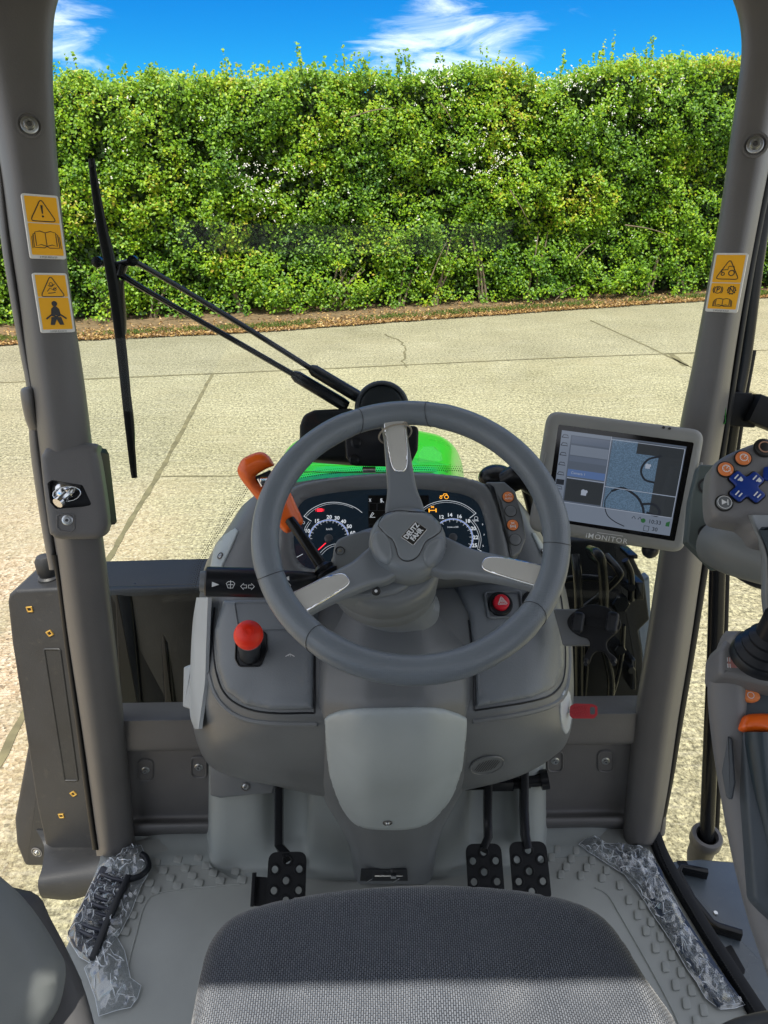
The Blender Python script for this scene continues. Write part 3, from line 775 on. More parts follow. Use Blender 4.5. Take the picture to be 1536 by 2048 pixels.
# floor
def build_floor():
    fr = Frame(V((0, 0, FZ)), V((0, 0, 1)), V((0, 1, 0)))
    out = [(205, 1698), (262, 1680), (420, 1664), (760, 1655), (1092, 1650), (1240, 1655), (1305, 1672), (1335, 1735), (1400, 1850), (1470, 1975), (1540, 2110), (1600, 2300), (100, 2300), (60, 2120), (125, 1905), (150, 1850)]
    mb = MB(); mb.prism(fr, fr.px(out), .07, .006, 2)
    dl = [(313,1725),(356,1720),(397,1717),(327,1742),(371,1737),(413,1733),(341,1757),(385,1752),(427,1747),(355,1773),(398,1767),(441,1762),(471,1744),(484,1760),(299,1767),(312,1781),(279,1799),(265,1831),(251,1864)]
    dr = [(1114,1700),(1103,1716),(1152,1702),(1142,1719),(1132,1735),(1122,1750),(1184,1722),(1173,1736),(1162,1752),(1213,1742),(1204,1757),(1240,1772),(1258,1801),(1275,1831),(1292,1863),(1311,1897),(1331,1935),(1351,1971),(1372,2008),(1407,2022),(1383,1982),(1362,1946),(1343,1912),(1321,1875),(1302,1845),(1284,1811),(1393,2045),(1431,2062)]
    for k, L in enumerate((dl, dr)):
        for u, v in L:
            p = fr.hit(u, v); a = 0
            c, s = math.cos(a), math.sin(a); w = .0085
            h = w * 1.1
            if k == 0: q = [V((-w, -h*.65)), V((w, -h)), V((w, h*.65)), V((-w, h))]
            else: q = [V((-w, -h)), V((w*.5, -h*.95)), V((w, h*.95)), V((-w*.4, h))]
            mb.prism(fr, [p + x for x in rounded(q, .0035, 4)], .005, .0014, 2, z0=.0036)
    # mat edge bead curving round towards the seat
    for L in ([(255, 1935), (272, 1870), (290, 1810), (318, 1786), (400, 1775), (480, 1768)], [(1190, 1775), (1215, 1790), (1240, 1830), (1300, 1935), (1345, 2020), (1370, 2080)]):
        mb.tube([PZ(u, v, FZ + .0005) for u, v in catmull([V(p) for p in L], 5)], .0016, 6)
    obj('cab_floor', mb, FLOORM, TR, label='grey rubber cab floor mat with raised diamond studs')
    # upstand of the mat in front of the bulkhead, both sides
    for name, top, bot in (('l', [(200, 1700), (222, 1690), (252, 1692), (290, 1675), (330, 1664), (424, 1662)], [(196, 1745), (222, 1738), (256, 1730), (300, 1716), (340, 1712), (424, 1712)]),
                           ('r', [(1088, 1650), (1185, 1648), (1235, 1660), (1275, 1674), (1297, 1668), (1311, 1682)], [(1088, 1698), (1160, 1695), (1215, 1698), (1262, 1706), (1300, 1718), (1322, 1738)])):
        T = [PY(u, v, 1.045) for u, v in top]; B = [PZ(u, v, FZ + .002) for u, v in bot]
        rows = [[p + V((0, .05, 0)) for p in T], T, [t.lerp(b, .35) + V((0, .004, 0)) for t, b in zip(T, B)], [t.lerp(b, .75) + V((0, .004, -.002)) for t, b in zip(T, B)], B, [b + V((0, -.02, -.001)) for b in B]]
        mb = MB(); mb.grid(rows, 4, 4, .004); obj('mat_upstand', mb, TOE, TR)
build_floor()

# bulkhead below the windscreen
def dv(u): return -(u - 300) * .0145
BULK = MB()
def build_bulkhead():
    us = [215, 300, 430, 600, 768, 930, 1100, 1215, 1300]
    mb = MB()
    rows = [[PY(u, 1405 + dv(u), 1.16) for u in us], [PY(u, 1421 + dv(u), 1.115) for u in us], [PY(u, 1438 + dv(u), 1.052) for u in us], [PY(u, 1450 + dv(u), 1.045) for u in us], [PY(u, 1494 + dv(u), 1.038) for u in us], [PY(u, 1502 + dv(u), 1.045) for u in us], [PY(u, 1500 + dv(u), 1.075) for u in us]]
    mb.grid(rows, 2, 3); obj('windscreen_rail', mb, TRIM, TR)
    b = MB()
    for side, us in ((0, [225, 262, 285, 330, 380, 432]), (1, [1076, 1120, 1180, 1225, 1252, 1290])):
        e = [0, 0, .010, .012, .012, .012] if side == 0 else [.012, .012, .012, .010, 0, 0]
        rows = [[PY(u, 1498 + dv(u), 1.062 + k * .6) for u, k in zip(us, e)], [PY(u, 1520 + dv(u), 1.055 + k) for u, k in zip(us, e)], [PY(u, 1600 + dv(u), 1.05 + k) for u, k in zip(us, e)], [PY(u, 1635 + dv(u), 1.046 + k) for u, k in zip(us, e)], [PY(u, 1648 + dv(u), 1.035) for u, k in zip(us, e)], [PY(u, 1662 + dv(u), 1.030) for u, k in zip(us, e)], [PY(u, 1672 + dv(u), 1.045) for u, k in zip(us, e)]]
        b.grid(rows, 4, 4)
    b.add([PY(400, 1490, 1.09), PY(1120, 1480, 1.09), PY(1120, 1700, 1.09), PY(400, 1700, 1.09)], [[0, 1, 2, 3]])
    obj('bulkhead', b, TRIM, TR, angle=60); bv = b.bvh()
    for u, v in ((291, 1539), (398, 1533), (1110, 1521), (1211, 1521)):
        f = surf_frame(bv, u, v, .001); mb = MB()
        # recessed surround
        P = rounded([f.hit(u-17, v-21), f.hit(u+17, v-21), f.hit(u+17, v+23), f.hit(u-17, v+23)], .015, 7); mb.ring(f, P, .004, .004, .003, .0018); mb.prism(f, inset(P if area(P) > 0 else P[::-1], .003), .001, 0, z0=.0004)
        o = obj('bolt_recess', mb, TRIM, TR)
        make_bolt(o, f, .0062, cup=False)
build_bulkhead()

def section_loft(stations, name, mat, prof, parent=TR, n=4, label=None, angle=60):
    """stations: (v, uL, uR, Y); prof: list of (fraction across, extra depth)"""
    secs = []
    for v, a, b, y in stations:
        L = [PY(a + (b - a) * f, v, y + d) for f, d in prof]; secs.append(catmull(L, 3, True))
    mb = MB(); mb.loft(secs, n); return obj(name, mb, mat, parent, label=label, angle=angle), mb
LP = [(-160, -150, 230, 1.26), (-60, -95, 140, 1.24), (0, -75, 116, 1.22), (60, -60, 106, 1.205), (180, -30, 106, 1.18), (330, 0, 115, 1.155), (470, 19, 128, 1.13), (600, 37, 143, 1.11), (740, 56, 165, 1.085), (880, 76, 183, 1.06), (1000, 92, 196, 1.045), (1090, 110, 208, 1.035), (1250, 132, 227, 1.02), (1420, 157, 246, 1.005), (1560, 176, 259, .995), (1660, 188, 268, .985), (1712, 194, 272, .98)]
profL = [(0, .055), (.05, .028), (.17, .006), (.30, 0), (.50, .004), (.72, .012), (.93, .026), (1.0, .050), (.9, .09), (.1, .09), (0, .07)]
_, LPM = section_loft(LP, 'left_pillar', TRIM, profL); bpy.data.objects['left_pillar'].name = 'windscreen_pillar'
RP = [(-160, 1400, 1720, 1.28), (-60, 1436, 1650, 1.26), (0, 1466, 1622, 1.245), (50, 1480, 1602, 1.235), (110, 1483, 1583, 1.22), (200, 1472, 1562, 1.205), (290, 1459, 1546, 1.19), (400, 1444, 1524, 1.17), (500, 1428, 1505, 1.15), (620, 1406, 1483, 1.13), (740, 1383, 1464, 1.11), (840, 1362, 1450, 1.095), (1000, 1335, 1423, 1.07), (1110, 1318, 1406, 1.055), (1300, 1290, 1378, 1.03), (1440, 1268, 1355, 1.015), (1560, 1255, 1338, 1.0), (1660, 1246, 1322, .99), (1690, 1242, 1316, .985)]
profR = [(0, .050), (.07, .026), (.28, .012), (.50, .004), (.70, 0), (.83, .006), (.95, .028), (1.0, .055), (1.0, .07), (.9, .09), (.1, .09)]
_, RPM = section_loft(RP, 'windscreen_pillar', TRIM, profR)
LB, RB = LPM.bvh(), RPM.bvh()
# handle box on the left pillar
def build_left_box():
    f = Frame(PY(140, 985, 1.035), V((.25, -1, .42)))
    out = [(79, 930), (84, 905), (100, 893), (186, 886), (193, 905), (200, 940), (214, 1035), (212, 1060), (203, 1074), (185, 1079), (118, 1079), (102, 1072), (94, 1055)]
    P = catmull([V(p) for p in f.px(out)], 3, True); mb = MB()
    hole = rounded(f.px([(94, 966), (104, 960), (165, 970), (184, 1010), (164, 1014), (112, 1018), (100, 1005)]), .004, 3)
    # body ring around the opening
    vs, fs, PP = cdt(P, .006, .008, [hole]); top, bot = [], []
    for q in vs:
        d = min(.012, edge_dist(q, PP)); z = -.012 + math.sqrt(max(0, .012**2 - (.012 - d)**2)); top.append(f.at(q.x, q.y, z)); bot.append(f.at(q.x, q.y, -.05))
    add_sheet(mb, top, bot, fs); box = obj('latch_housing', mb, TRIM, TR, angle=50)
    mb = MB(); mb.prism(f, rounded(f.px([(88, 955), (190, 955), (190, 1022), (95, 1022)]), .004), .004, z0=-.02); obj('latch_pocket', mb, BLACK, box)
    c = f.hit(135, 985); g = f.moved(c.x, c.y, -.012); mb = MB()
    p0, p1 = g.at(.006, .004, 0), g.at(-.011, -.012, .020)
    mb.tube([p0, p0.lerp(p1, .4), p0.lerp(p1, .42), p0.lerp(p1, .86), p1], [.0075, .0075, .0062, .0062, .0082], 16)
    mb.tube([p1, p1 + (p1 - p0).normalized() * .006], [.0092, .0085], 18)
    pts = [g.at(-.002 + .021 * math.cos(a), -.002 + .012 * math.sin(a), .004) for a in [i / 16 * 2 * math.pi for i in range(16)]]
    mb.bar(pts[:] + [pts[0]], .008, .0016, g.n, .0004)
    mb.lathe(g.moved(-.008, .004, -.006), [(.017, 0), (.017, .006), (.012, .010), (0.001, .010)], 20, True, False)
    obj('latch_striker', mb, CHROME, box)
    f2 = Frame(f.at(*f.hit(135, 1040), .0005), f.n); mb = MB()
    P = rounded([f2.hit(112, 1030), f2.hit(122, 1026), f2.hit(150, 1028), f2.hit(151, 1058), f2.hit(142, 1066), f2.hit(120, 1064), f2.hit(112, 1055)], .004); mb.ring(f2, P, .003, .002, .001, .0008); obj('bolt_recess', mb, TRIM, box)
    make_bolt(box, f2, .0062, cup=False)
    # catch plate at the glass side
    f3 = Frame(PY(200, 985, 1.075), V((-.1, -1, .5))); mb = MB(); mb.prism(f3, rounded(f3.px([(182, 893), (195, 894), (201, 905), (217, 1044), (212, 1050), (203, 1049)]), .003), .03, .003); obj('window_latch_plate', mb, BLACK, TR)
build_left_box()
# seals and door frame next to the pillars
section_loft([(300, -14, 2, 1.22), (470, 2, 21, 1.19), (600, 22, 39, 1.16), (700, 40, 55, 1.15), (790, 56, 70, 1.13), (900, 62, 82, 1.12), (1050, 84, 104, 1.10), (1140, 100, 116, 1.09)], 'door_seal', TRIM, [(0, 0), (.5, -.01), (1, 0), (1, .03), (0, .03)])
section_loft([(774, 50, 66, 1.12), (782, 43, 68, 1.11), (810, 46, 70, 1.105), (838, 52, 74, 1.11), (860, 60, 80, 1.12)], 'door_hinge_cover', TRIM, [(0, .0), (.5, -.008), (1, 0), (1, .03), (0, .03)])
section_loft([(1110, 103, 118, 1.08), (1165, 114, 124, 1.075), (1300, 131, 142, 1.07), (1450, 152, 163, 1.05), (1600, 172, 184, 1.03), (1700, 186, 198, 1.01)], 'door_seal', MBLACK, [(0, 0), (.5, -.006), (1, 0), (1, .02), (0, .02)])
section_loft([(250, 1550, 1566, 1.27), (480, 1504, 1519, 1.24), (620, 1482, 1495, 1.21), (800, 1455, 1467, 1.18), (1110, 1406, 1420, 1.14), (1300, 1376, 1390, 1.11), (1440, 1353, 1366, 1.09), (1560, 1335, 1346, 1.07), (1660, 1314, 1326, 1.04), (1700, 1308, 1320, 1.03)], 'door_seal', MBLACK, [(0, 0), (.5, -.006), (1, 0), (1, .02), (0, .02)])
section_loft([(1530, 1340, 1346, 1.08), (1600, 1326, 1334, 1.06), (1660, 1318, 1330, 1.04), (1672, 1312, 1326, 1.035)], 'door_edge_trim', TRIM, [(0, 0), (.5, -.006), (1, 0), (1, .02), (0, .02)])
# pillar bolts and stickers
make_bolt(TR, surf_frame(LB, 59, 250, .0005), .0088)
make_bolt(TR, surf_frame(RB, 1510, 290, .0005), .0088)

def tri_icon(mb, f, c, s, w):
    P = [V((c[0], c[1] + s * .95)), V((c[0] - s, c[1] - s * .8)), V((c[0] + s, c[1] - s * .8))]; mb.stroke(f, rounded(P, s * .18, 3), w, .0009, True)
def book_icon(mb, f, c, w, h, t):
    x, y = c
    for s in (-1, 1):
        mb.stroke(f, [V((x, y - h*.42)), V((x + s*w*.22, y - h*.32)), V((x + s*w*.42, y - h*.4)), V((x + s*w*.42, y + h*.42)), V((x + s*w*.22, y + h*.5)), V((x, y + h*.4))], t, .0009)
        mb.stroke(f, [V((x + s*w*.42, y + h*.34)), V((x + s*w*.5, y + h*.3)), V((x + s*w*.52, y - h*.5)), V((x + s*w*.1, y - h*.52)), V((x, y - h*.42))], t, .0009)
        mb.stroke(f, [V((x + s*w*.48, y + h*.2)), V((x + s*w*.56, y + h*.16)), V((x + s*w*.58, y - h*.56))], t * .8, .0009)
    mb.stroke(f, [V((x, y - h*.42)), V((x, y + h*.4))], t, .0009)
def sticker(bv, quad, kind, label):
    """quad: TL, TR, BR, BL photo corners"""
    cu = sum(q[0] for q in quad) / 4; cv = sum(q[1] for q in quad) / 4
    p, n = on_surf(bv, cu, cv)
    # best plane through the corners on the pillar surface
    f0 = Frame(p + n * .0012, n); a = f0.hit(*quad[3]); d = f0.hit(*quad[0]); up = f0.at(*d) - f0.at(*a)
    f = Frame(p + n * .004, n, up)
    Q = [f.hit(*q) for q in quad]; w = ((Q[1] - Q[0]).length + (Q[2] - Q[3]).length) / 2; h = ((Q[3] - Q[0]).length + (Q[2] - Q[1]).length) / 2
    c = (Q[0] + Q[1] + Q[2] + Q[3]) / 4; f = f.moved(c.x, c.y, 0)
    mb = MB(); mb.prism(f, rect(0, 0, w, h, w * .07), .006, 0)
    m = w * .06; split = {'warn': .06, 'belt': .10, 'park': .0}[kind] * h
    mb.mat(1); th = h/2 - m - split - m*.12; bh = h/2 + split - m*1.8 - m*.12
    mb.prism(f, rect(0, h/2 - m - th/2, w - 2*m, th, w*.03), 0, 0, z0=.0004)
    mb.prism(f, rect(0, split - m*.3 - bh/2, w - 2*m, bh, w*.03), 0, 0, z0=.0004)
    mb.mat(2); t = w * .022
    tc_ = (0, split + th * .46)
    tri_icon(mb, f, tc_, w * .36, t * 1.2)
    if kind == 'warn':
        mb.prism(f, [V((-w*.03, tc_[1] + w*.16)), V((w*.03, tc_[1] + w*.16)), V((w*.016, tc_[1] - w*.08)), V((-w*.016, tc_[1] - w*.08))], 0, 0, z0=.0009); mb.prism(f, circle(0, tc_[1] - w*.15, w*.03, 12), 0, 0, z0=.0009)
        book_icon(mb, f, (0, split - m*.3 - bh * .5), w * .68, bh * .52, t)
    elif kind == 'belt':
        # tipping vehicle with a falling driver, then a seated figure with a lap belt
        x, y = tc_; z = w * .3
        mb.stroke(f, [V((x - z*.5, y - z*.45)), V((x - z*.2, y - z*.1)), V((x + z*.1, y - z*.3)), V((x + z*.45, y - z*.05))], t, .0009); mb.stroke(f, circle(x - z*.05, y + z*.28, z*.16, 10), t*.8, .0009, True)
        mb.stroke(f, [V((x - z*.35, y + z*.15)), V((x - z*.05, y)), V((x + z*.3, y + z*.3))], t, .0009); mb.stroke(f, [V((x - z*.45, y - z*.62)), V((x + z*.1, y - z*.58)), V((x + z*.3, y - z*.5))], t, .0009); mb.stroke(f, circle(x + z*.25, y - z*.22, z*.14, 10), t*.8, .0009, True)
        y = split - m*.3 - bh * .5; k = bh * .5
        mb.prism(f, circle(0, y + k*.62, k*.17, 16), 0, 0, z0=.0009); mb.prism(f, rounded([V((-k*.3, y - k*.12)), V((k*.3, y - k*.12)), V((k*.24, y + k*.28)), V((k*.08, y + k*.46)), V((-k*.08, y + k*.46)), V((-k*.24, y + k*.28))], k*.06, 2), 0, 0, z0=.0009)
        mb.prism(f, [V((-k*.3, y - k*.22)), V((k*.3, y - k*.22)), V((k*.42, y - k*.72)), V((k*.16, y - k*.72)), V((0, y - k*.36)), V((-k*.16, y - k*.72)), V((-k*.42, y - k*.72))], 0, 0, z0=.0009)
        mb.stroke(f, [V((-k*.62, y - k*.34)), V((-k*.3, y - k*.1)), V((0, y - k*.2)), V((k*.3, y - k*.1)), V((k*.62, y - k*.34))], t*2.2, .0012)
    else:
        x, y = tc_; z = w * .2
        mb.stroke(f, circle(x + z*.55, y - z*.45, z*.42, 16), t*1.4, .0009, True); mb.stroke(f, circle(x - z*.75, y - z*.62, z*.24, 12), t*1.2, .0009, True)
        mb.stroke(f, [V((x - z*1.0, y - z*.35)), V((x - z*.9, y)), V((x - z*.1, y + z*.05)), V((x, y + z*.6)), V((x + z*.75, y + z*.6)), V((x + z*.9, y))], t*1.2, .0009)
        yy = split - m*.3 - bh * .26; rr = w * .11
        for s, ch in ((-1, 'P'), (1, 'N')):
            xx = s * w * .21; mb.stroke(f, circle(xx, yy, rr, 20), t, .0009, True); mb.text(f, ch, w * .2, xx, yy, z0=.0009, bold=.02)
            if s < 0:
                for e in (-1, 1): mb.stroke(f, [V((xx + e * rr * 1.35 * math.cos(a), yy + rr * 1.35 * math.sin(a))) for a in [i * .2 - .8 for i in range(9)]], t, .0009)
            else:
                for q in range(10):
                    a = q / 10 * 2 * math.pi; mb.stroke(f, [V((xx + rr*math.cos(a), yy + rr*math.sin(a))), V((xx + rr*1.28*math.cos(a), yy + rr*1.28*math.sin(a)))], t*2, .0009)
        book_icon(mb, f, (0, split - m*.3 - bh * .74), w * .5, bh * .3, t)
    # part number under the panels
    mb.text(f, {'warn': '2.9939.907.0/20', 'belt': '2.9939.810.0/10', 'park': '2.9939.814.0/20'}[kind], w * .075, 0, -h/2 + m*.62, z0=.0009)
    obj('warning_sticker', mb, [WHT, YEL, BLK], TR, label=label)
sticker(LB, [(43, 390), (116, 388), (131, 514), (62, 521)], 'warn', 'upper yellow sticker on the left pillar with an exclamation triangle and open book')
sticker(LB, [(65, 549), (133, 543), (149, 660), (84, 670)], 'belt', 'lower yellow sticker on the left pillar with a seat belt figure')
sticker(RB, [(1431, 504), (1497, 508), (1473, 627), (1410, 621)], 'park', 'yellow sticker on the right pillar with a tractor triangle and the letters P and N')

# windscreen
def build_glass():
    m, n, l, b = newmat('windscreen_glass'); n.remove(b)
    tr = n.new('ShaderNodeBsdfTransparent'); tr.inputs['Color'].default_value = (.93, .97, .955, 1)
    gl = n.new('ShaderNodeBsdfGlossy'); gl.inputs['Roughness'].default_value = .02
    fr = n.new('ShaderNodeFresnel'); fr.inputs['IOR'].default_value = 1.45; mu = n.new('ShaderNodeMath'); mu.operation = 'MULTIPLY'; mu.inputs[1].default_value = 0.38; mu.use_clamp = True
    mx = n.new('ShaderNodeMixShader'); l.new(fr.outputs[0], mu.inputs[0]); l.new(mu.outputs[0], mx.inputs[0]); l.new(tr.outputs[0], mx.inputs[1]); l.new(gl.outputs[0], mx.inputs[2]); l.new(mx.outputs[0], n['Material Output'].inputs['Surface'])
    rows = []
    for v in (-150, 0, 250, 600, 950, 1250, 1415):
        a = {-150: 40, 0: 60, 250: 70, 600: 95, 950: 165, 1250: 205, 1415: 215}[v]; c = {-150: 1520, 0: 1530, 250: 1510, 600: 1450, 950: 1380, 1250: 1330, 1415: 1300}[v]
        rows.append([PY(a + (c - a) * t, v + dv(a + (c - a) * t) * .5, GY(a + (c - a) * t, v)) for t in (0, .15, .3, .5, .7, .85, 1)])
    mb = MB(); mb.grid(rows, 4, 4)
    # printed dot border along the foot of the glass
    d = MB()
    def band(path, side, rows_=5):
        L = dense([V(p) for p in path], 4.2, False)
        for i, p in enumerate(L[:-1]):
            t = (L[i+1] - p).normalized(); q = V((-t.y, t.x)) * side
            for r in range(rows_):
                c = p + q * (r * 4.2 + (i % 2) * 0) + t * (r % 2) * 2.1; s = 1.25 - .17 * r; y = GY(c.x, c.y) - .002
                d.add([PY(c.x + s * math.cos(a), c.y + s * math.sin(a), y) for a in [k * math.pi / 3 for k in range(6)]], [[0, 1, 2, 3, 4, 5]])
    band([(388, 1185), (402, 1130), (430, 1078), (470, 1020), (505, 965)], -1)
    band([(585, 958), (650, 948), (740, 941), (840, 939), (930, 942)], -1, 3)
    band([(1060, 1040), (1090, 1085), (1112, 1130)], 1, 4)
    mb.merge(d, 1); obj('windscreen', mb, [m, BLK], TR, fix=False)
build_glass()

# roof with a glass hatch, rear posts (out of the picture: they shade the seat)
def build_roof():
    z = 2.935; X = .78
    m = MB()
    def slab(x0, x1, y0, y1): m.box(((x0+x1)/2, (y0+y1)/2, z), (x1-x0, y1-y0, .045), .004)
    HX0, HX1, HY0, HY1 = -.37, .30, -.66, -.076
    slab(-X, X, HY1, 1.27); slab(-X, X, -.95, HY0); slab(-X, HX0, HY0 + .001, HY1 - .001); slab(HX1, X, HY0 + .001, HY1 - .001)
    # front header under the roof
    m.grid([[PY(u, -30 + (40 if i in (0, 4) else 0), 1.30) + V((0, dy, 0)) for i, u in enumerate((60, 300, 768, 1200, 1500))] for dy in (0, .06)], 1, 1) if False else None
    obj('roof', m, TRIM, TR)
    for x in (-.70, .70):
        mb = MB(); mb.tube([(x, -.80, 1.3), (x, -.80, 2.92)], .045, 10); obj('rear_post', mb, TRIM, TR)
    mb = MB(); mb.box((0, -.92, 1.72), (1.5, .05, .86), .01); obj('rear_wall', mb, TRIM, TR)  # unseen rear wall, header, floor and backrest, added to darken windscreen reflections
    mb = MB(); mb.box((0, -.93, 2.73), (1.5, .05, .36), .01); obj('rear_header', mb, TRIM, TR)
    mb = MB(); mb.box((0, -.20, 1.262), (1.3, 1.42, .06), .01); obj('rear_floor', mb, FLOORM, TR)
    for x in (-.68, .68): mb = MB(); mb.box((x, -.45, 1.66), (.16, .85, .74), .06); obj('rear_fender_trim', mb, TRIM, TR)
    b = Frame(V((.05, -.17, 2.10)), V((0, 1, .12))); mb = MB(); pillow(mb, b, rect(0, 0, .46, .60, .08), .03, .09, .03); obj('seat_backrest', mb, TRIM, TR)
build_roof()
# ------------------------------------------------------------------ dashboard shell
def build_dash():
    R = [
     [(480,1030,1.16),(484,1012,1.14),(530,980,1.13),(610,962,1.13),(700,952,1.13),(790,948,1.13),(870,951,1.13),(960,965,1.13),(1025,990,1.13),(1062,1035,1.14),(1066,1050,1.16)],
     [(440,1080,1.13),(446,1075,1.09),(500,1052,1.07),(590,1055,1.07),(690,1060,1.08),(790,1060,1.08),(880,1060,1.08),(970,1060,1.07),(1050,1060,1.07),(1092,1088,1.10),(1097,1095,1.14)],
     [(409,1135,1.12),(416,1130,1.07),(450,1140,1.02),(560,1150,1.0),(680,1150,1.0),(790,1150,1.0),(900,1150,1.0),(1010,1145,1.0),(1085,1130,1.02),(1120,1150,1.07),(1126,1160,1.12)],
     [(396,1215,1.11),(404,1210,1.04),(440,1212,.965),(550,1215,.945),(680,1215,.94),(790,1215,.94),(900,1215,.94),(1015,1210,.945),(1100,1205,.97),(1137,1225,1.04),(1141,1235,1.11)],
     [(388,1300,1.10),(397,1300,1.01),(436,1305,.915),(540,1305,.895),(670,1308,.89),(790,1308,.89),(900,1305,.89),(1020,1300,.895),(1106,1295,.92),(1142,1305,1.01),(1146,1310,1.10)],
     [(383,1385,1.08),(391,1385,.98),(430,1375,.885),(530,1385,.858),(660,1390,.85),(790,1390,.85),(900,1385,.85),(1015,1380,.858),(1100,1368,.885),(1144,1372,.98),(1147,1380,1.08)],
     [(383,1430,1.07),(390,1432,.955),(422,1424,.88),(515,1436,.838),(650,1440,.825),(790,1440,.82),(920,1436,.825),(1030,1426,.838),(1110,1408,.875),(1143,1410,.955),(1146,1418,1.07)],
     [(390,1475,1.08),(397,1478,.965),(430,1484,.885),(520,1496,.845),(650,1502,.835),(790,1502,.83),(920,1498,.835),(1030,1486,.845),(1110,1462,.885),(1140,1456,.965),(1143,1455,1.08)],
     [(404,1510,1.10),(412,1518,.985),(450,1532,.915),(540,1548,.875),(660,1562,.86),(790,1566,.855),(910,1555,.86),(1020,1538,.875),(1095,1508,.92),(1128,1490,.985),(1132,1488,1.10)],
     [(418,1528,1.12),(432,1540,1.01),(475,1556,.955),(560,1574,.92),(660,1595,.90),(790,1600,.90),(900,1586,.90),(1010,1562,.92),(1075,1535,.955),(1116,1505,1.01),(1120,1500,1.12)],
     [(418,1512,1.14),(435,1520,1.10),(480,1535,1.08),(560,1550,1.06),(660,1570,1.04),(790,1575,1.04),(900,1560,1.04),(1010,1540,1.06),(1070,1518,1.08),(1112,1488,1.10),(1116,1485,1.14)]]
    rows = [[PY(*p) for p in r] for r in R]
    mb = MB(); mb.grid(rows, 5, 5); o = obj('dashboard', mb, DASH, TR, angle=180, label='wide grey dashboard shell wrapped around the steering column')
    return o, mb.bvh()
DB, DBV = build_dash()
def rng_px(*a): return [V(p) for p in a]
# central column shroud
def build_shroud():
    S = [(1150, 665, 885, .995, .975), (1210, 652, 905, .955, .925), (1260, 640, 930, .92, .885), (1310, 632, 945, .878, .848), (1370, 628, 950, .848, .815), (1425, 627, 951, .826, .790), (1500, 632, 948, .832, .790), (1570, 641, 928, .850, .803), (1615, 660, 905, .866, .818), (1655, 684, 884, .882, .838), (1700, 702, 872, .897, .862), (1740, 707, 868, .911, .880), (1768, 706, 869, .924, .896)]
    rows = []
    for v, a, b, ye, ym in S:
        w = b - a; rows.append([PY(a - 2, v, ye + .10), PY(a, v, ye + .035), PY(a + w*.05, v, ye + .004), PY(a + w*.13, v, ye*.7 + ym*.3), PY(a + w*.30, v, ym + .003), PY(a + w*.5, v, ym), PY(b - w*.30, v, ym + .003), PY(b - w*.13, v, ye*.7 + ym*.3), PY(b - w*.05, v, ye + .004), PY(b, v, ye + .035), PY(b + 2, v, ye + .10)])
    mb = MB(); mb.grid(rows, 4, 5); o = obj('column_shroud', mb, DASH, TR, angle=180); return o, mb.bvh()
SH, SBV = build_shroud()
mb = MB(); conform(mb, SBV, catmull(rng_px((650, 1447), (651, 1436), (664, 1427), (700, 1418), (790, 1415), (868, 1415), (905, 1423), (928, 1433), (933, 1441), (931, 1480), (923, 1540), (905, 1590), (880, 1625), (852, 1648), (815, 1658), (770, 1659), (728, 1655), (702, 1640), (678, 1604), (661, 1555), (653, 1500)), 3, True), .0075, 9, 11, .01)
SC = obj('steering_column_cover', mb, LIGHTP, TR, angle=180, label='pale grey rounded cover panel below the steering wheel'); CBV = mb.bvh()
make_bolt(SC, surf_frame(CBV, 775, 1645, .0004), .0038)
# black slot with a lock at the foot of the shroud
mb = MB(); f = surf_frame(SBV, 768, 1747, .001); mb.prism(f, rounded(f.px([(722, 1739), (814, 1739), (816, 1762), (720, 1762)]), .003), .002); sl = obj('column_foot_slot', mb, BLACK, SH)
mb = MB(); mb.tube([f.at(*f.hit(750, 1748), .003), f.at(*f.hit(806, 1748), .003)], .0016, 8); mb.box(f.at(*f.hit(787, 1748), .004), (.010, .006, .006), .001); mb.tube([f.at(*f.hit(732, 1761), .003), f.at(*f.hit(745, 1753), .004)], .001, 6); mb.tube([f.at(*f.hit(785, 1761), .003), f.at(*f.hit(798, 1753), .004)], .001, 6); obj('slot_latch', mb, CHROME, SH)

# decks
LD = rounded([V(p) for p in [(447, 1200), (640, 1198), (628, 1300), (627, 1419), (540, 1420), (490, 1410), (452, 1382), (434, 1330), (430, 1260)]], [8, 4, 4, 5, 30, 30, 30, 30, 30], 5)
mb = MB(); conform(mb, DBV, LD, .008, 12, 11, .006); LDo = obj('dash_deck_panel', mb, DASHTOP, TR, angle=180); LDV = mb.bvh()
RD = rounded([V(p) for p in [(905, 1165), (1108, 1158), (1120, 1215), (1126, 1330), (1108, 1376), (1062, 1396), (952, 1415), (950, 1330), (938, 1230)]], [6, 14, 30, 30, 30, 30, 5, 4, 4], 5)
mb = MB(); conform(mb, DBV, RD, .008, 12, 11, .006); RDo = obj('dash_deck_panel', mb, DASHTOP, TR, angle=180); RDV = mb.bvh()
mb = MB(); surf_line(mb, DBV, [(430, 1215), (426, 1262), (431, 1335), (449, 1386), (486, 1414), (540, 1426), (629, 1426)], .0016, .0006); surf_line(mb, DBV, [(629, 1426), (630, 1370), (630, 1310), (636, 1250)], .0016, .0008, smooth=1); surf_line(mb, DBV, [(949, 1421), (1065, 1402), (1113, 1381), (1130, 1332), (1124, 1215), (1113, 1162)], .0016, .0006); surf_line(mb, DBV, [(949, 1421), (947, 1330), (937, 1240)], .0016, .0006, smooth=1)
obj('panel_gap', mb, BLACK, DB, kind='stuff')
mb = MB(); surf_line(mb, DBV, [(419, 1190), (413, 1260), (417, 1340), (436, 1398), (478, 1434), (540, 1447), (634, 1449)], .0055, -.0018, 8); obj('moulded_ridge', mb, DASH, DB)
mb = MB(); surf_line(mb, DBV, [(946, 1443), (1060, 1424), (1122, 1398), (1139, 1340), (1136, 1240)], .0055, -.0018, 8); obj('moulded_ridge', mb, DASH, DB)
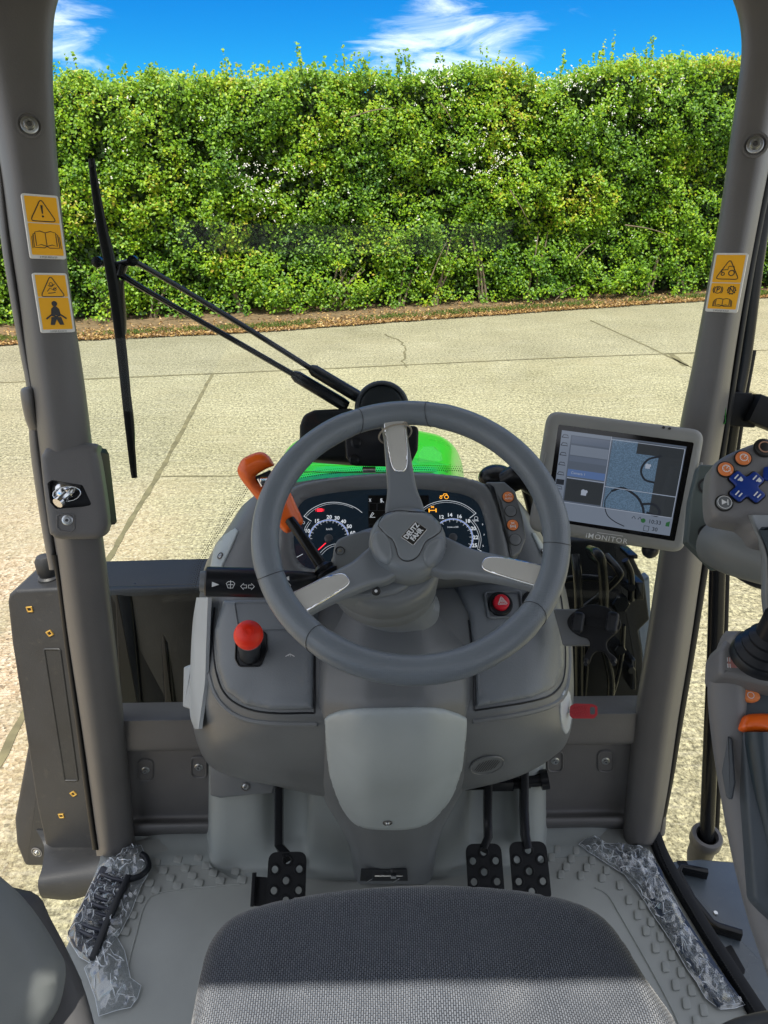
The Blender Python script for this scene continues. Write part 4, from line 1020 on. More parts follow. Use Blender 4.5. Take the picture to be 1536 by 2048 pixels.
# recessed tray at the back of the left deck
mb = MB(); conform(mb, LDV, rounded(rng_px((462, 1205), (610, 1205), (618, 1256), (470, 1262)), 8), -.0005, 6, 10, .003, fn=None)
mb2 = MB(); f = surf_frame(LDV, 535, 1232, .0006)
P = rounded(f.px([(466, 1203), (630, 1203), (625, 1258), (476, 1262)]), .006)
mb2.ring(f, P, .003, .003, .0022, .001); mb2.prism(f, inset(P if area(P) > 0 else P[::-1], .003), .001, 0, z0=.0002)
obj('storage_tray', mb2, DASHTOP, LDo)
# pale side trims
mb = MB(); conform(mb, DBV, rng_px((430, 1082), (470, 1056), (478, 1062), (462, 1100), (444, 1136), (420, 1140)), .004, 4, 8, .004); st = obj('demister_trim', mb, LIGHTP, TR, angle=180); sv = mb.bvh()
make_bolt(st, surf_frame(sv, 441, 1112, .0004), .003)
mb = MB(); conform(mb, DBV, rng_px((1062, 1066), (1070, 1066), (1090, 1096), (1102, 1128), (1094, 1128), (1078, 1100)), .004, 3, 6, .004); st = obj('demister_trim', mb, LIGHTP, TR, angle=180); sv = mb.bvh()
make_bolt(st, surf_frame(sv, 1086, 1104, .0004), .0028)
def side_trim():
    T = [(1195, 398, 416), (1240, 391, 414), (1300, 387, 412), (1360, 385, 410), (1400, 384, 405), (1435, 386, 400), (1458, 394, 397)]
    mb = MB(); rows = []
    for v, a, b in T: rows.append([PY(a - 4, v, 1.045), PY(a - 5, v, 1.0), PY(a, v, .965 - (v - 1300) * .0002), PY((a+b)/2, v, .945 - (v - 1300) * .0003), PY(b, v, .925 - (v - 1300) * .0003)])
    mb.grid(rows, 3, 4, .006); o = obj('dash_side_trim', mb, SIDEP, TR, angle=60)
    f = Frame(PY(378, 1372, 1.0), V((-.35, -1, .45))); mb = MB(); mb.prism(f, rounded(f.px([(366, 1335), (386, 1329), (388, 1420), (382, 1420), (364, 1414)]), .003), .05, .004); b = obj('side_switch_block', mb, SIDEP, TR)
    mb = MB(); mb.box(f.at(*f.hit(364, 1392), -.012), (.004, .012, .02), .001); obj('side_switch', mb, BLACK, b)
side_trim()
# lower bracket behind the left pedal, with screw
f = Frame(PY(500, 1570, 1.0), V((0, -1, .35))); mb = MB(); mb.prism(f, rounded(f.px([(419, 1500), (560, 1540), (545, 1588), (500, 1590), (440, 1597), (420, 1592)]), .004), .04, .003); kb = obj('knee_bracket', mb, DASH, TR)
make_bolt(kb, Frame(f.at(*f.hit(491, 1573), .0005), f.n), .0042)
# toe board: moulded hump the pedals hang in front of
def toe():
    rows = []
    cols = [(416, .09, 0), (419, .03, 0), (430, .004, 0), (470, 0, 0), (522, 0, 0), (545, .018, 1), (575, .035, 1), (612, .03, 1), (620, 0, 1), (660, -.008, 0), (720, -.01, 0), (860, -.01, 0), (905, -.002, 0), (935, .004, 0), (946, .03, 1), (985, .04, 1), (1018, .034, 1), (1034, .006, 0), (1060, .0, 0), (1080, .006, 0), (1090, .03, 0), (1093, .09, 0)]
    for v, y, k in ((1500, 1.02, 1), (1560, 1.01, 1), (1620, .993, 1), (1660, .98, .9), (1690, .972, .35), (1715, .966, 0), (1735, .958, 0), (1752, .944, 0), (1758, .934, 0)):
        r = []
        for u, dy, deep in cols:
            vv = v + dv(u) + 8; 
            if v > 1700 and (u < 432 or u > 1078): vv = min(vv, 1738 + dv(u))
            q = PY(u, vv, y + (dy * (k if deep else 1)))
            if q.z < FZ + .001: q.z = FZ + .001
            r.append(q)
        rows.append(r)
    mb = MB(); mb.grid(rows, 3, 4); obj('toe_board', mb, TOE, TR, angle=180)
toe()

# ------------------------------------------------------------------ instrument panel
BF = Frame(PD(785, 1060, 1.12), V((0, -math.cos(R_(46)), math.sin(R_(46)))))
def build_cluster():
    hood = catmull(rng_px((560, 1150), (553, 1085), (560, 1022), (574, 985), (602, 967), (660, 955), (740, 947), (830, 944), (900, 949), (958, 962), (988, 985), (1004, 1020), (1013, 1065), (1022, 1118), (1010, 1148), (800, 1165)), 4, True)
    disp = catmull(rng_px((587, 1070), (590, 1030), (600, 1006), (625, 991), (700, 979), (780, 975), (860, 977), (920, 985), (953, 1000), (968, 1030), (976, 1072), (978, 1112), (945, 1132), (780, 1140), (640, 1138), (604, 1128), (590, 1105)), 4, True)
    H = BF.px(hood); D = BF.px(disp)
    if area(H) < 0: H = H[::-1]
    if area(D) < 0: D = D[::-1]
    mb = MB(); vs, fs, PP = cdt(H, .008, .006, [D], 3); top, bot = [], []
    for q in vs:
        d = edge_dist(q, PP); e = edge_dist(q, D); z = -.010 + math.sqrt(max(0, .010**2 - max(0, .010 - d)**2))
        z += .010 * min(1, e / .012) - .004; top.append(BF.at(q.x, q.y, z)); bot.append(BF.at(q.x, q.y, -.05))
    add_sheet(mb, top, bot, fs); hood_o = obj('instrument_hood', mb, DASH, TR, angle=60)
    pod = rounded(BF.px([(966, 966), (1008, 966), (1030, 985), (1043, 1030), (1051, 1078), (1040, 1106), (1021, 1118), (1012, 1066), (1000, 1010), (985, 980)]), .004)
    mb = MB(); mb.prism(BF, pod, .06, .003, z0=.006); po = obj('switch_pod', mb, DASH, TR)
    for k, (u, v) in enumerate(((1015, 997), (1020, 1025), (1024, 1053), (1029, 1082))):
        c = BF.hit(u, v); f = BF.moved(c.x, c.y, .0062); mb = MB(); mb.mat(1).lathe(f, [(.0098, -.001), (.0098, .0006), (.0088, .0006)], 24, False, False)
        mb.mat(0).lathe(f, [(.0088, 0), (.0088, .0014), (.0078, .002), (.001, .0021)], 24, False, True)
        if k in (0, 2):
            mb.mat(2)
            if k == 0: mb.text(f, 'AUTO', .0042, 0, -.0035, z0=.0024, bold=.02); mb.stroke(f, circle(-.0035, .002, .0014, 8), .0006, .0024, True); mb.stroke(f, circle(.003, .003, .002, 8), .0006, .0024, True); mb.stroke(f, [V((-.001, .002)), V((.001, .004))], .0006, .0024)
            else:
                for s in (-1, 1): mb.stroke(f, [V((s*.0035, -.005)), V((s*.0035, 0))], .0016, .0024); mb.stroke(f, [V((-.0028*s, .0045)), V((.0028*s, .001))], .0008, .0024)
                mb.stroke(f, [V((-.0035, -.0025)), V((.0035, -.0025))], .0008, .0024); mb.stroke(f, circle(0, -.0025, .0014, 8), .0006, .0024, True)
        obj('round_button', mb, [ORANGEB if k in (0, 2) else DASH, BLK, PRINT], po, label='round orange button with a white symbol' if k in (0, 2) else None)
    # display glass
    dmb = MB(); dmb.prism(BF, D, .004, 0, z0=-.006)
    Z = -.0053; lit = MB(); blue = MB(); red = MB(); amb = MB(); dim = MB()
    h = BF.hit
    def arc(mb_, c, r, a0, a1, w, squash=1.0, n=30):
        C = h(*c); mb_.stroke(BF, [C + V((r*math.cos(R_(a0 + (a1-a0)*i/n)), r*math.sin(R_(a0 + (a1-a0)*i/n)))) for i in range(n+1)], w, Z)
    px = .00079 * 1.02
    for c, a0, a1, nums in (((657, 1075), 200, -6, [('10', 614, 1060), ('15', 633, 1040), ('20', 658, 1032), ('30', 673.5, 1034), ('40', 686.5, 1041), ('50', 698, 1051), ('60', 705, 1064), ('70', 708, 1077), ('5', 608, 1082)]),
                           ((906.6, 1073), 196, -48, [('12', 883, 1032), ('14', 900, 1028), ('16', 919, 1031), ('18', 936, 1040), ('20', 947.6, 1055), ('22', 952, 1073), ('25', 950, 1089), ('28', 944, 1101.6)])):
        C = h(*c); r = 38.5 * px
        arc(blue, c, r, a0, a1, .0009); arc(lit, c, r * 1.035, a0, a1, .0004); arc(lit, c, r * .965, a0, a1, .0004)
        nt = 21
        for i in range(nt):
            a = R_(a0 + (a1 - a0) * i / (nt - 1)); d = V((math.cos(a), math.sin(a))); L = .84 if i % 2 == 0 else .90
            lit.stroke(BF, [C + d * r * L, C + d * r * 1.03], .0005, Z)
        for s, u, v in nums: q = h(u, v); lit.text(BF, s, .0085, q.x, q.y, z0=Z, bold=.025)
        dim.lathe(BF.moved(C.x, C.y, Z), [(.0068, -.0005), (.0068, .002), (.0055, .003)], 20, True, True)
    q = h(658, 1056); lit.text(BF, 'km/h', .005, q.x, q.y, z0=Z); q = h(906, 1052); lit.text(BF, '1/min x100', .004, q.x, q.y, z0=Z)
    def line(mb_, P, w=.0007, n=5): mb_.stroke(BF, catmull([h(*p) for p in P], n) if n > 1 else [h(*p) for p in P], w, Z)
    line(lit, [(607, 1030), (622, 1016), (645, 1005), (669, 1002), (693, 1006), (712, 1014), (724, 1023)]); line(lit, [(611, 1031), (626, 1018), (647, 1008), (669, 1005), (690, 1008), (706, 1014)], .0004)
    line(lit, [(607, 1030), (622, 1040)], .0009, 1); line(lit, [(611, 1062), (614, 1052), (620, 1043)], .0005); line(lit, [(607, 1064), (610, 1052), (617, 1041)], .0005)
    line(lit, [(590, 1114), (605, 1106)], .0007, 1); line(lit, [(634, 1110), (650, 1094), (668, 1086), (688, 1087)], .0005); line(lit, [(637, 1114), (652, 1098), (668, 1090), (688, 1091)], .0004)
    line(lit, [(842, 1017), (860, 1006), (880, 1000), (899, 999), (920, 1003), (938, 1012), (953, 1024)]); line(lit, [(846, 1019), (862, 1009), (880, 1003.5), (899, 1002.5), (918, 1006), (935, 1014), (949, 1025)], .0004)
    line(lit, [(953, 1024), (940, 1034)], .0009, 1); line(lit, [(941, 1038), (953, 1055), (959, 1075), (956, 1095)], .0006); line(lit, [(945, 1037), (957, 1054), (963, 1075), (960, 1095)], .0005); line(lit, [(956, 1096), (977, 1108)], .0008, 1)
    line(lit, [(896, 1084), (915, 1092), (932, 1108)], .0006); line(lit, [(896, 1087), (912, 1096), (926, 1108)], .0005)
    line(lit, [(665, 1122), (680, 1112), (700, 1108)], .0007); q = h(653, 1120)
    for s, u, v in (('9', 966, 1047), ('7', 969, 1068), ('5', 967, 1090), ('BAR', 953, 1039)): q = h(u, v); lit.text(BF, s, .0045, q.x, q.y, z0=Z)
    q = h(953, 1034); lit.stroke(BF, circle(q.x, q.y, .0028, 12), .0005, Z, True); q = h(606, 1043); lit.stroke(BF, circle(q.x, q.y, .0022, 8), .0005, Z, True)
    line(red, [(651, 1084), (630, 1103)], .0016, 1); line(red, [(664, 1116), (676, 1112)], .0014, 1)
    q = h(639, 1018); P = rounded([q + V(p) for p in ((-.0045, -.0026), (.0045, -.0026), (.0045, .0028), (-.0045, .0028))], .0012); red.prism(BF, P, 0, 0, z0=Z)
    for s in (-1, 1): red.stroke(BF, [q + V((s * .0058, .0022 * math.sin(a))) - V((s*.0006*math.cos(a)*-1, 0)) for a in (-1.2, 0, 1.2)], .0007, Z)
    # amber lamps: tractor and axle
    q = h(889, 991); amb.stroke(BF, [q + V((.0035 + .0032*math.cos(a), -.0005 + .0032*math.sin(a))) for a in [i*.6 for i in range(11)]], .001, Z, True); amb.stroke(BF, [q + V((-.0055 + .0018*math.cos(a), -.0015 + .0018*math.sin(a))) for a in [i*.8 for i in range(8)]], .0009, Z, True); amb.stroke(BF, [q + V(p) for p in ((-.007, .0015), (-.002, .0015), (-.0005, .005), (.004, .0048), (.005, .002))], .0012, Z); 
    q = h(865.5, 1017)
    for s in (-1, 1): amb.stroke(BF, [q + V((s*.0055, -.0045)), q + V((s*.0055, .002))], .0018, Z)
    amb.stroke(BF, [q + V((-.0055, -.0012)), q + V((.0055, -.0012))], .0012, Z); amb.stroke(BF, [q + V((-.0025, .006)), q + V((.0025, .003))], .0009, Z); amb.stroke(BF, [q + V((.0025, .006)), q + V((-.0025, .003))], .0009, Z)
    # central screen
    sc_ = rounded([h(736, 988), h(858, 988), h(858, 1074), h(737, 1076)], .0012); s2 = MB(); s2.prism(BF, sc_, 0, 0, z0=Z - .0003); dmb.merge(s2, 6)
    for i in range(3):
        for j in range(2): dim.stroke(BF, [h(738 + i*17, 1004 + j*42), h(753 + i*17, 1004 + j*42), h(753 + i*17, 1019 + j*42), h(738 + i*17, 1019 + j*42)], .0005, Z, True)
    q = h(764, 999); lit.text(BF, '5.', .009, q.x, q.y, z0=Z, bold=.02)
    q = h(740, 998); lit.stroke(BF, [q + V(p) for p in ((-.0016, .003), (.0016, .003), (-.0016, -.003), (.0016, -.003))], .0006, Z, True)
    q = h(744, 1027); lit.stroke(BF, [q + V(p) for p in ((-.003, -.003), (.001, .004), (.003, .002), (-.001, -.003), (-.003, -.003))], .0007, Z); lit.stroke(BF, [q + V((-.004, -.0045)), q + V((.005, -.0045))], .0006, Z)
    for k, x in enumerate((lit, blue, red, amb, dim)): dmb.merge(x, k + 1)
    obj('instrument_display', dmb, [DISPB, LITW, LITB, LITR, LITA, DISPK, SCRD], TR, label='black instrument display with two round gauges', fix=False)
ORANGEB = flat('orange_button', (.75, .22, .06), .5); DISPK = flat('display_dim', (.05, .055, .065), .4)
DISPB = flat('display_black', (.006, .009, .013), .12, .02, (.1, .25, .45)); SCRD = flat('trip_screen', (.004, .004, .005), .2)
LITW = flat('lit_white', (.2, .2, .2), .5, .42, (.85, .92, 1)); LITB = flat('lit_blue', (.05, .08, .3), .5, .5, (.25, .4, 1)); LITR = flat('lit_red', (.4, .01, .02), .5, 1.0, (1, .02, .04)); LITA = flat('lit_amber', (.5, .2, .01), .5, .9, (1, .42, .03))
build_cluster()
# ------------------------------------------------------------------ deck controls
def red_lever():
    f = surf_frame(LDV, 500, 1310, .0005); mb = MB()
    P = rounded(f.px([(472, 1262), (532, 1262), (536, 1300), (522, 1334), (478, 1334), (470, 1318)]), .008); mb.ring(f, P, .0025, .004, .003, .001); mb.prism(f, inset(P if area(P) > 0 else P[::-1], .0025), .003, 0, z0=.0005)
    base = obj('lever_gaiter', mb, BLACK, TR); c = PD(497, 1270, .985); b0 = f.at(*f.hit(502, 1312), 0); b0 = f.o
    ax = (c - b0).normalized(); mb = MB(); g = Frame(c, ax, V((1, 0, 0)))
    L = (c - b0).length
    mb.lathe(g, [(.0155, -L), (.0155, -L*.75), (.0145, -L*.6), (.0165, -L*.55), (.0165, -.016)], 24); obj('lever_stem', mb, BLACK, base)
    mb = MB(); mb.lathe(g, [(.0175, -.020), (.0178, -.0185), (.0175, -.017)], 28); obj('lever_collar', mb, CHROME, base)
    mb = MB(); prof = [(.0155, -.024), (.0175, -.016), (.0195, -.008), (.0205, 0), (.0195, .0065), (.016, .0125), (.010, .0165), (.004, .018), (.004, .0174), (.0015, .0172)]
    mb.lathe(g, prof, 36); 
    for r in (.0075, .0055): mb.tube([g.at(r*math.cos(i/20*2*math.pi), r*math.sin(i/20*2*math.pi), .0172 if r > .006 else .0176) for i in range(20)], .0004, 5, closed=True)
    obj('lever_knob', mb, REDK, base, label='red ball knob on the left of the dashboard', angle=60)
red_lever()
f = surf_frame(LDV, 580, 1311, .0005); mb = MB(); mb.stroke(f, [f.hit(*p) for p in ((571, 1313), (576, 1310), (580, 1308), (584, 1310), (589, 1313))], .0014, .0002); mb.stroke(f, [f.hit(*p) for p in ((576, 1312), (580, 1308), (581, 1313))], .001, .0002); obj('deck_mark', mb, PRINT, LDo, fix=False)
def hazard():
    f = surf_frame(RDV, 1000, 1207, .0006); mb = MB()
    P = rounded(f.px([(966, 1183), (1042, 1180), (1050, 1236), (975, 1238)]), .008); mb.ring(f, P, .004, .004, .003, .0015); obj('switch_recess', mb, DASHTOP, RDo)
    c = f.hit(1000, 1209); g = f.moved(c.x, c.y, 0); mb = MB(); mb.lathe(g, [(.0195, 0), (.0195, .004), (.0175, .006), (.0135, .006), (.0135, .003)], 32, False, False); hz = obj('hazard_switch', mb, BLACK, TR)
    mb = MB(); mb.mat(0).lathe(g, [(.0125, .002), (.0125, .012), (.0115, .0135), (.009, .014), (.0005, .0142)], 32, False, True); mb.mat(1)
    for s in (.0078, .0052, .0022): mb.stroke(g, rounded([V((0, s)), V((-s, -s*.72)), V((s, -s*.72))], s*.15, 2), .0008, .0148, True)
    obj('switch_button', mb, [flat('hazard_red', (.62, .01, .03), .3), PRINT], hz, label='red hazard warning button with a white triangle')
    c = f.hit(1066, 1204); g = f.moved(c.x, c.y, 0); mb = MB(); mb.lathe(g, [(.0185, 0), (.0185, .003), (.0165, .004), (.014, .004), (.013, .001), (.0005, .001)], 32, False, True); obj('power_socket', mb, BLACK, TR)
hazard()
def speaker():
    f = surf_frame(DBV, 974, 1531, .0008); mb = MB(); C = f.hit(974, 1531)
    W = (f.hit(1006, 1531) - C).length; H = (f.hit(974, 1548) - C).length
    E_ = circle(C.x, C.y, W, 36, H); mb.ring(f, E_, .0025, .0025, .0015, .0008); mb.prism(f, circle(C.x, C.y, W*.9, 36, H*.88), 0, 0, z0=.0003); o = obj('speaker_grille', mb, DASH, TR)
    mb = MB()
    for i in range(9):
        x = (i - 4) * W * .14; hh = H * .62 * math.sqrt(max(.05, 1 - ((i-4)/5)**2)); mb.stroke(f, [C + V((x - hh*.25, -hh)), C + V((x + hh*.25, hh))], W * .065, .0006)
    obj('grille_slots', mb, BLK, o, fix=False)
speaker()
# ignition and key
def ignition():
    f = surf_frame(DBV, 1128, 1425, .001); c = f.o; n = V((.85, -.45, .1)).normalized(); g = Frame(PD(1131, 1424, 1.185), n); mb = MB()
    conform(mb, DBV, catmull(rng_px((1119, 1410), (1124, 1388), (1133, 1378), (1141, 1392), (1143, 1425), (1140, 1455), (1131, 1468), (1122, 1452)), 3, True), .003, 4, 5, .003); ib = obj('ignition_housing', mb, SIDEP, TR, angle=180); mb = MB(); mb.lathe(g, [(.009, -.012), (.009, -.006), (.007, -.005), (.004, -.005)], 24); obj('ignition_lock', mb, CHROME, ib)
    k = facing(1166, 1423, 1.17, 0, 0); mb = MB(); s = k.hit(1140, 1412); 
    out = rounded(k.px([(1140, 1412), (1150, 1407), (1184, 1408), (1195, 1412), (1195, 1430), (1188, 1437), (1145, 1437), (1139, 1431)]), .005)
    hole = rounded(k.px([(1180, 1414), (1190, 1414), (1190, 1429), (1180, 1429)]), .003)
    plate(mb, k, out, .009, [hole[::-1] if area(hole) < 0 else hole], step=.004)
    for i in range(6):
        for j in range(4): q = k.hit(1146 + i*5 + (j % 2)*2.5, 1414 + j*5); mb.lathe(k.moved(q.x, q.y, 0), [(.0011, 0), (.0009, .0008), (.0002, .001)], 8, False, True)
    root = empty('ignition_key', k.at(*k.hit(1166, 1437), -.004), 'red plastic tractor key sticking out of the ignition at the right end of the dashboard', 'key')
    obj('key_head', mb, REDKEY, root); mb = MB(); mb.bar([k.at(*k.hit(1141, 1422), -.004), k.at(*k.hit(1131, 1423), -.006)], .006, .002, V((0, 0, 1)), .0005); obj('key_blade', mb, CHROME, root)
ignition()
# ------------------------------------------------------------------ steering wheel
SW = Frame(PD(821, 1057, .92), V((0, -math.cos(R_(56)), math.sin(R_(56)))))
def polar(r, a, z=0.0): return SW.at(r * math.cos(R_(a)), r * math.sin(R_(a)), z)
def build_wheel():
    mb = MB(); N = 160; n = 20; vs = []; fs = []
    for i in range(N):
        a = 360 * i / N
        for k in range(n):
            t = 2 * math.pi * k / n; gr = 0
            # finger bumps inside the grips
            for g0, g1 in ((116, 196), (236, 316), (356, 436)):
                if g0 < (a if a > 90 else a + 360) < g1 or g0 < a < g1: gr = .0008
            r = .0172 + gr; vs.append(polar(.188 + r * math.cos(t), a, r * 1.02 * math.sin(t)))
    for i in range(N):
        for k in range(n): fs.append([i*n+k, ((i+1) % N)*n+k, ((i+1) % N)*n+(k+1) % n, i*n+(k+1) % n])
    mb.add(vs, fs)
    # seams between grip sections
    sm = MB()
    for a in (80, 112, 200, 232, 320, 352):
        ring = [polar(.188 + .01775 * math.cos(t), a + 2.2 * math.sin(t) * (1 if a in (80, 200, 320) else -1), .0179 * math.sin(t)) for t in [i / 20 * 2 * math.pi for i in range(20)]]
        sm.tube(ring, .00035, 5, closed=True)
    mb.merge(sm, 1); rim = obj('steering_wheel', mb, [RIMM, BLK], TR, label='grey three spoke steering wheel rim with a moulded grip', angle=180)
    for A, la in ((96, 'top'), (216, 'left'), (336, 'right')):
        mb = MB(); d = V((math.cos(R_(A)), math.sin(R_(A)))); q = V((-d.y, d.x)); secs = []
        for r, w, zt, th in ((.040, .056, -.036, .022), (.060, .052, -.036, .021), (.080, .042, -.029, .02), (.105, .038, -.019, .02), (.130, .036, -.010, .019), (.155, .034, -.004, .018), (.176, .036, .001, .017), (.190, .040, .002, .014)):
            P = rounded([V((-w/2, -th)), V((w/2, -th)), V((w/2, 0)), V((-w/2, 0))], [.004, .004, .007, .007], 4)
            secs.append([SW.at(*(d * r + q * p.x), zt + p.y) for p in P])
        mb.loft(secs, 4); obj('spoke', mb, WHEELM, rim, angle=60)
        # satin inlay following the spoke surface
        def z(r): return float(np.interp(r, [.08, .105, .13, .155, .176, .19], [-.029, -.019, -.010, -.004, .001, .002])) + .0022
        outl = [(.100, 0), (.102, .007), (.110, .0112), (.130, .0138), (.155, .015), (.178, .0156), (.1825, .015), (.1835, 0)]
        full = [V(p) for p in outl] + [V((p[0], -p[1])) for p in outl[::-1][1:-1]]
        full = catmull(full, 3, True)
        def inlay(P, lift, th):
            vs_, fs_, PP = cdt(P, .007, .0012, rings=2); top = []; bot = []
            for p in vs_: 
                e = min(.0012, edge_dist(p, PP)); top.append(SW.at(*(d * p.x + q * p.y), z(p.x) + lift - .0012 + math.sqrt(max(0, .0012**2 - (.0012 - e)**2)))); bot.append(SW.at(*(d * p.x + q * p.y), z(p.x) - th))
            m_ = MB(); add_sheet(m_, top, bot, fs_); return m_
        e = obj('spoke_edge_trim', inlay(full, .0005, .008), CHROME, rim, angle=180)
        F2 = full if area(full) > 0 else full[::-1]
        obj('spoke_inlay', inlay(inset(F2, .0016), .0014, .004), SATIN, rim, angle=180)
    # hub
    H = SW.moved(-.003, .001, -.028); mb = MB()
    mb.lathe(H, [(.040, -.052), (.046, -.050), (.0495, -.044), (.0495, -.037), (.052, -.034), (.0525, -.018), (.0515, -.008), (.048, -.001), (.041, .004), (.030, .0065), (.001, .008)], 64, True, True)
    hub = obj('wheel_hub', mb, HUBM, rim, angle=60); hv = mb.bvh()
    mb = MB(); conform(mb, hv, catmull(rng_px((757, 1052), (762, 1038), (775, 1026), (800, 1022), (825, 1024), (850, 1025), (870, 1030), (881, 1045), (881, 1062), (868, 1073), (852, 1083), (843, 1100), (835, 1113), (822, 1121), (808, 1121), (797, 1112), (792, 1096), (785, 1080), (770, 1068)), 3, True), .0018, 3.5, 5, .003)
    cap = obj('horn_pad', mb, HUBM, rim, angle=180)
    mb = MB()
    for P in ([(757, 1052), (762, 1038), (775, 1026), (800, 1022), (825, 1024), (850, 1025), (870, 1030), (881, 1045), (881, 1062), (868, 1073), (852, 1083), (843, 1100), (835, 1113), (822, 1121), (808, 1121), (797, 1112), (792, 1096), (785, 1080), (770, 1068)],):
        surf_line(mb, hv, P + [P[0]], .0011, .0002)
    obj('pad_seam', mb, BLK, rim)
    for P in ([(742, 1090), (748, 1068), (762, 1062), (774, 1072), (782, 1092), (784, 1115), (776, 1130), (760, 1126), (747, 1112)], [(846, 1112), (852, 1094), (866, 1080), (882, 1074), (892, 1082), (893, 1100), (884, 1122), (868, 1136), (852, 1132)]):
        mb = MB(); conform(mb, hv, catmull([V(p) for p in P], 3, True), .003, 9, 5, .003); obj('hub_cheek', mb, HUBM, rim, angle=180)
    # badge
    p, nn = on_surf(hv, 828, 1068); f = Frame(p + nn * .0028, nn); a = f.at(*f.hit(822, 1088)); b = f.at(*f.hit(852, 1053)); 
    # badge reads up to the right
    upv = (f.at(*f.hit(815, 1058)) - f.at(*f.hit(838, 1075))); xv = (b - a).normalized()
    g = Frame(f.o, nn, up=nn.cross(xv)); w = .0315; h = .0205
    mb = MB(); mb.mat(2).prism(g, rect(0, 0, w, h, .0012), .003, .0004); mb.mat(0).prism(g, rect(0, 0, w - .0018, h - .0018, .001), 0, 0, z0=.0002); mb.mat(1)
    mb.text(g, 'DEUTZ', .0094, 0, .0042, z0=.0005, bold=.045, sx=.92); mb.text(g, 'FAHR', .0094, 0, -.0042, z0=.0005, bold=.045, sx=.92)
    obj('wheel_badge', mb, [BLK, PRINT, CHROME], rim, label='black badge with the words DEUTZ FAHR in white')
    # twine round the top spoke
    tw = MB(); d = V((math.cos(R_(96)), math.sin(R_(96)))); q = V((-d.y, d.x)); pts = []
    for i in range(28):
        t = i / 28 * 2 * math.pi; x, y = .0235 * math.cos(t), -.010 + .0165 * math.sin(t); pts.append(SW.at(*(d * (.158 + .004 * math.sin(t) - .003*math.cos(t)) + q * x), y + .002))
    tw.tube(pts, .0013, 8, closed=True, smooth=2)
    tw.tube([pts[9], pts[9] + V((.004, -.004, .004)), pts[9] + V((.007, 0, .001))], .001, 6, 3)
    obj('twine_loop', tw, plastic('twine', (.34, .30, .24), .9, grain=600, bump=.8, var=.3), label='loop of beige twine tied around the top spoke of the steering wheel', cat='twine')
def rim_material():
    m = plastic('wheel_rim', (.16, .185, .21), .34, bump=.0); n, l = m.node_tree.nodes, m.node_tree.links; b = n['Principled BSDF']
    t = n.new('ShaderNodeTexCoord'); v = n.new('ShaderNodeTexVoronoi'); v.inputs['Scale'].default_value = 420; v.inputs['Randomness'].default_value = .25; l.new(t.outputs['Object'], v.inputs['Vector'])
    bp = n.new('ShaderNodeBump'); bp.inputs['Strength'].default_value = .35; bp.inputs['Distance'].default_value = .0008; l.new(v.outputs['Distance'], bp.inputs['Height']); l.new(bp.outputs[0], b.inputs['Normal']); return m
RIMM = rim_material()
build_wheel()
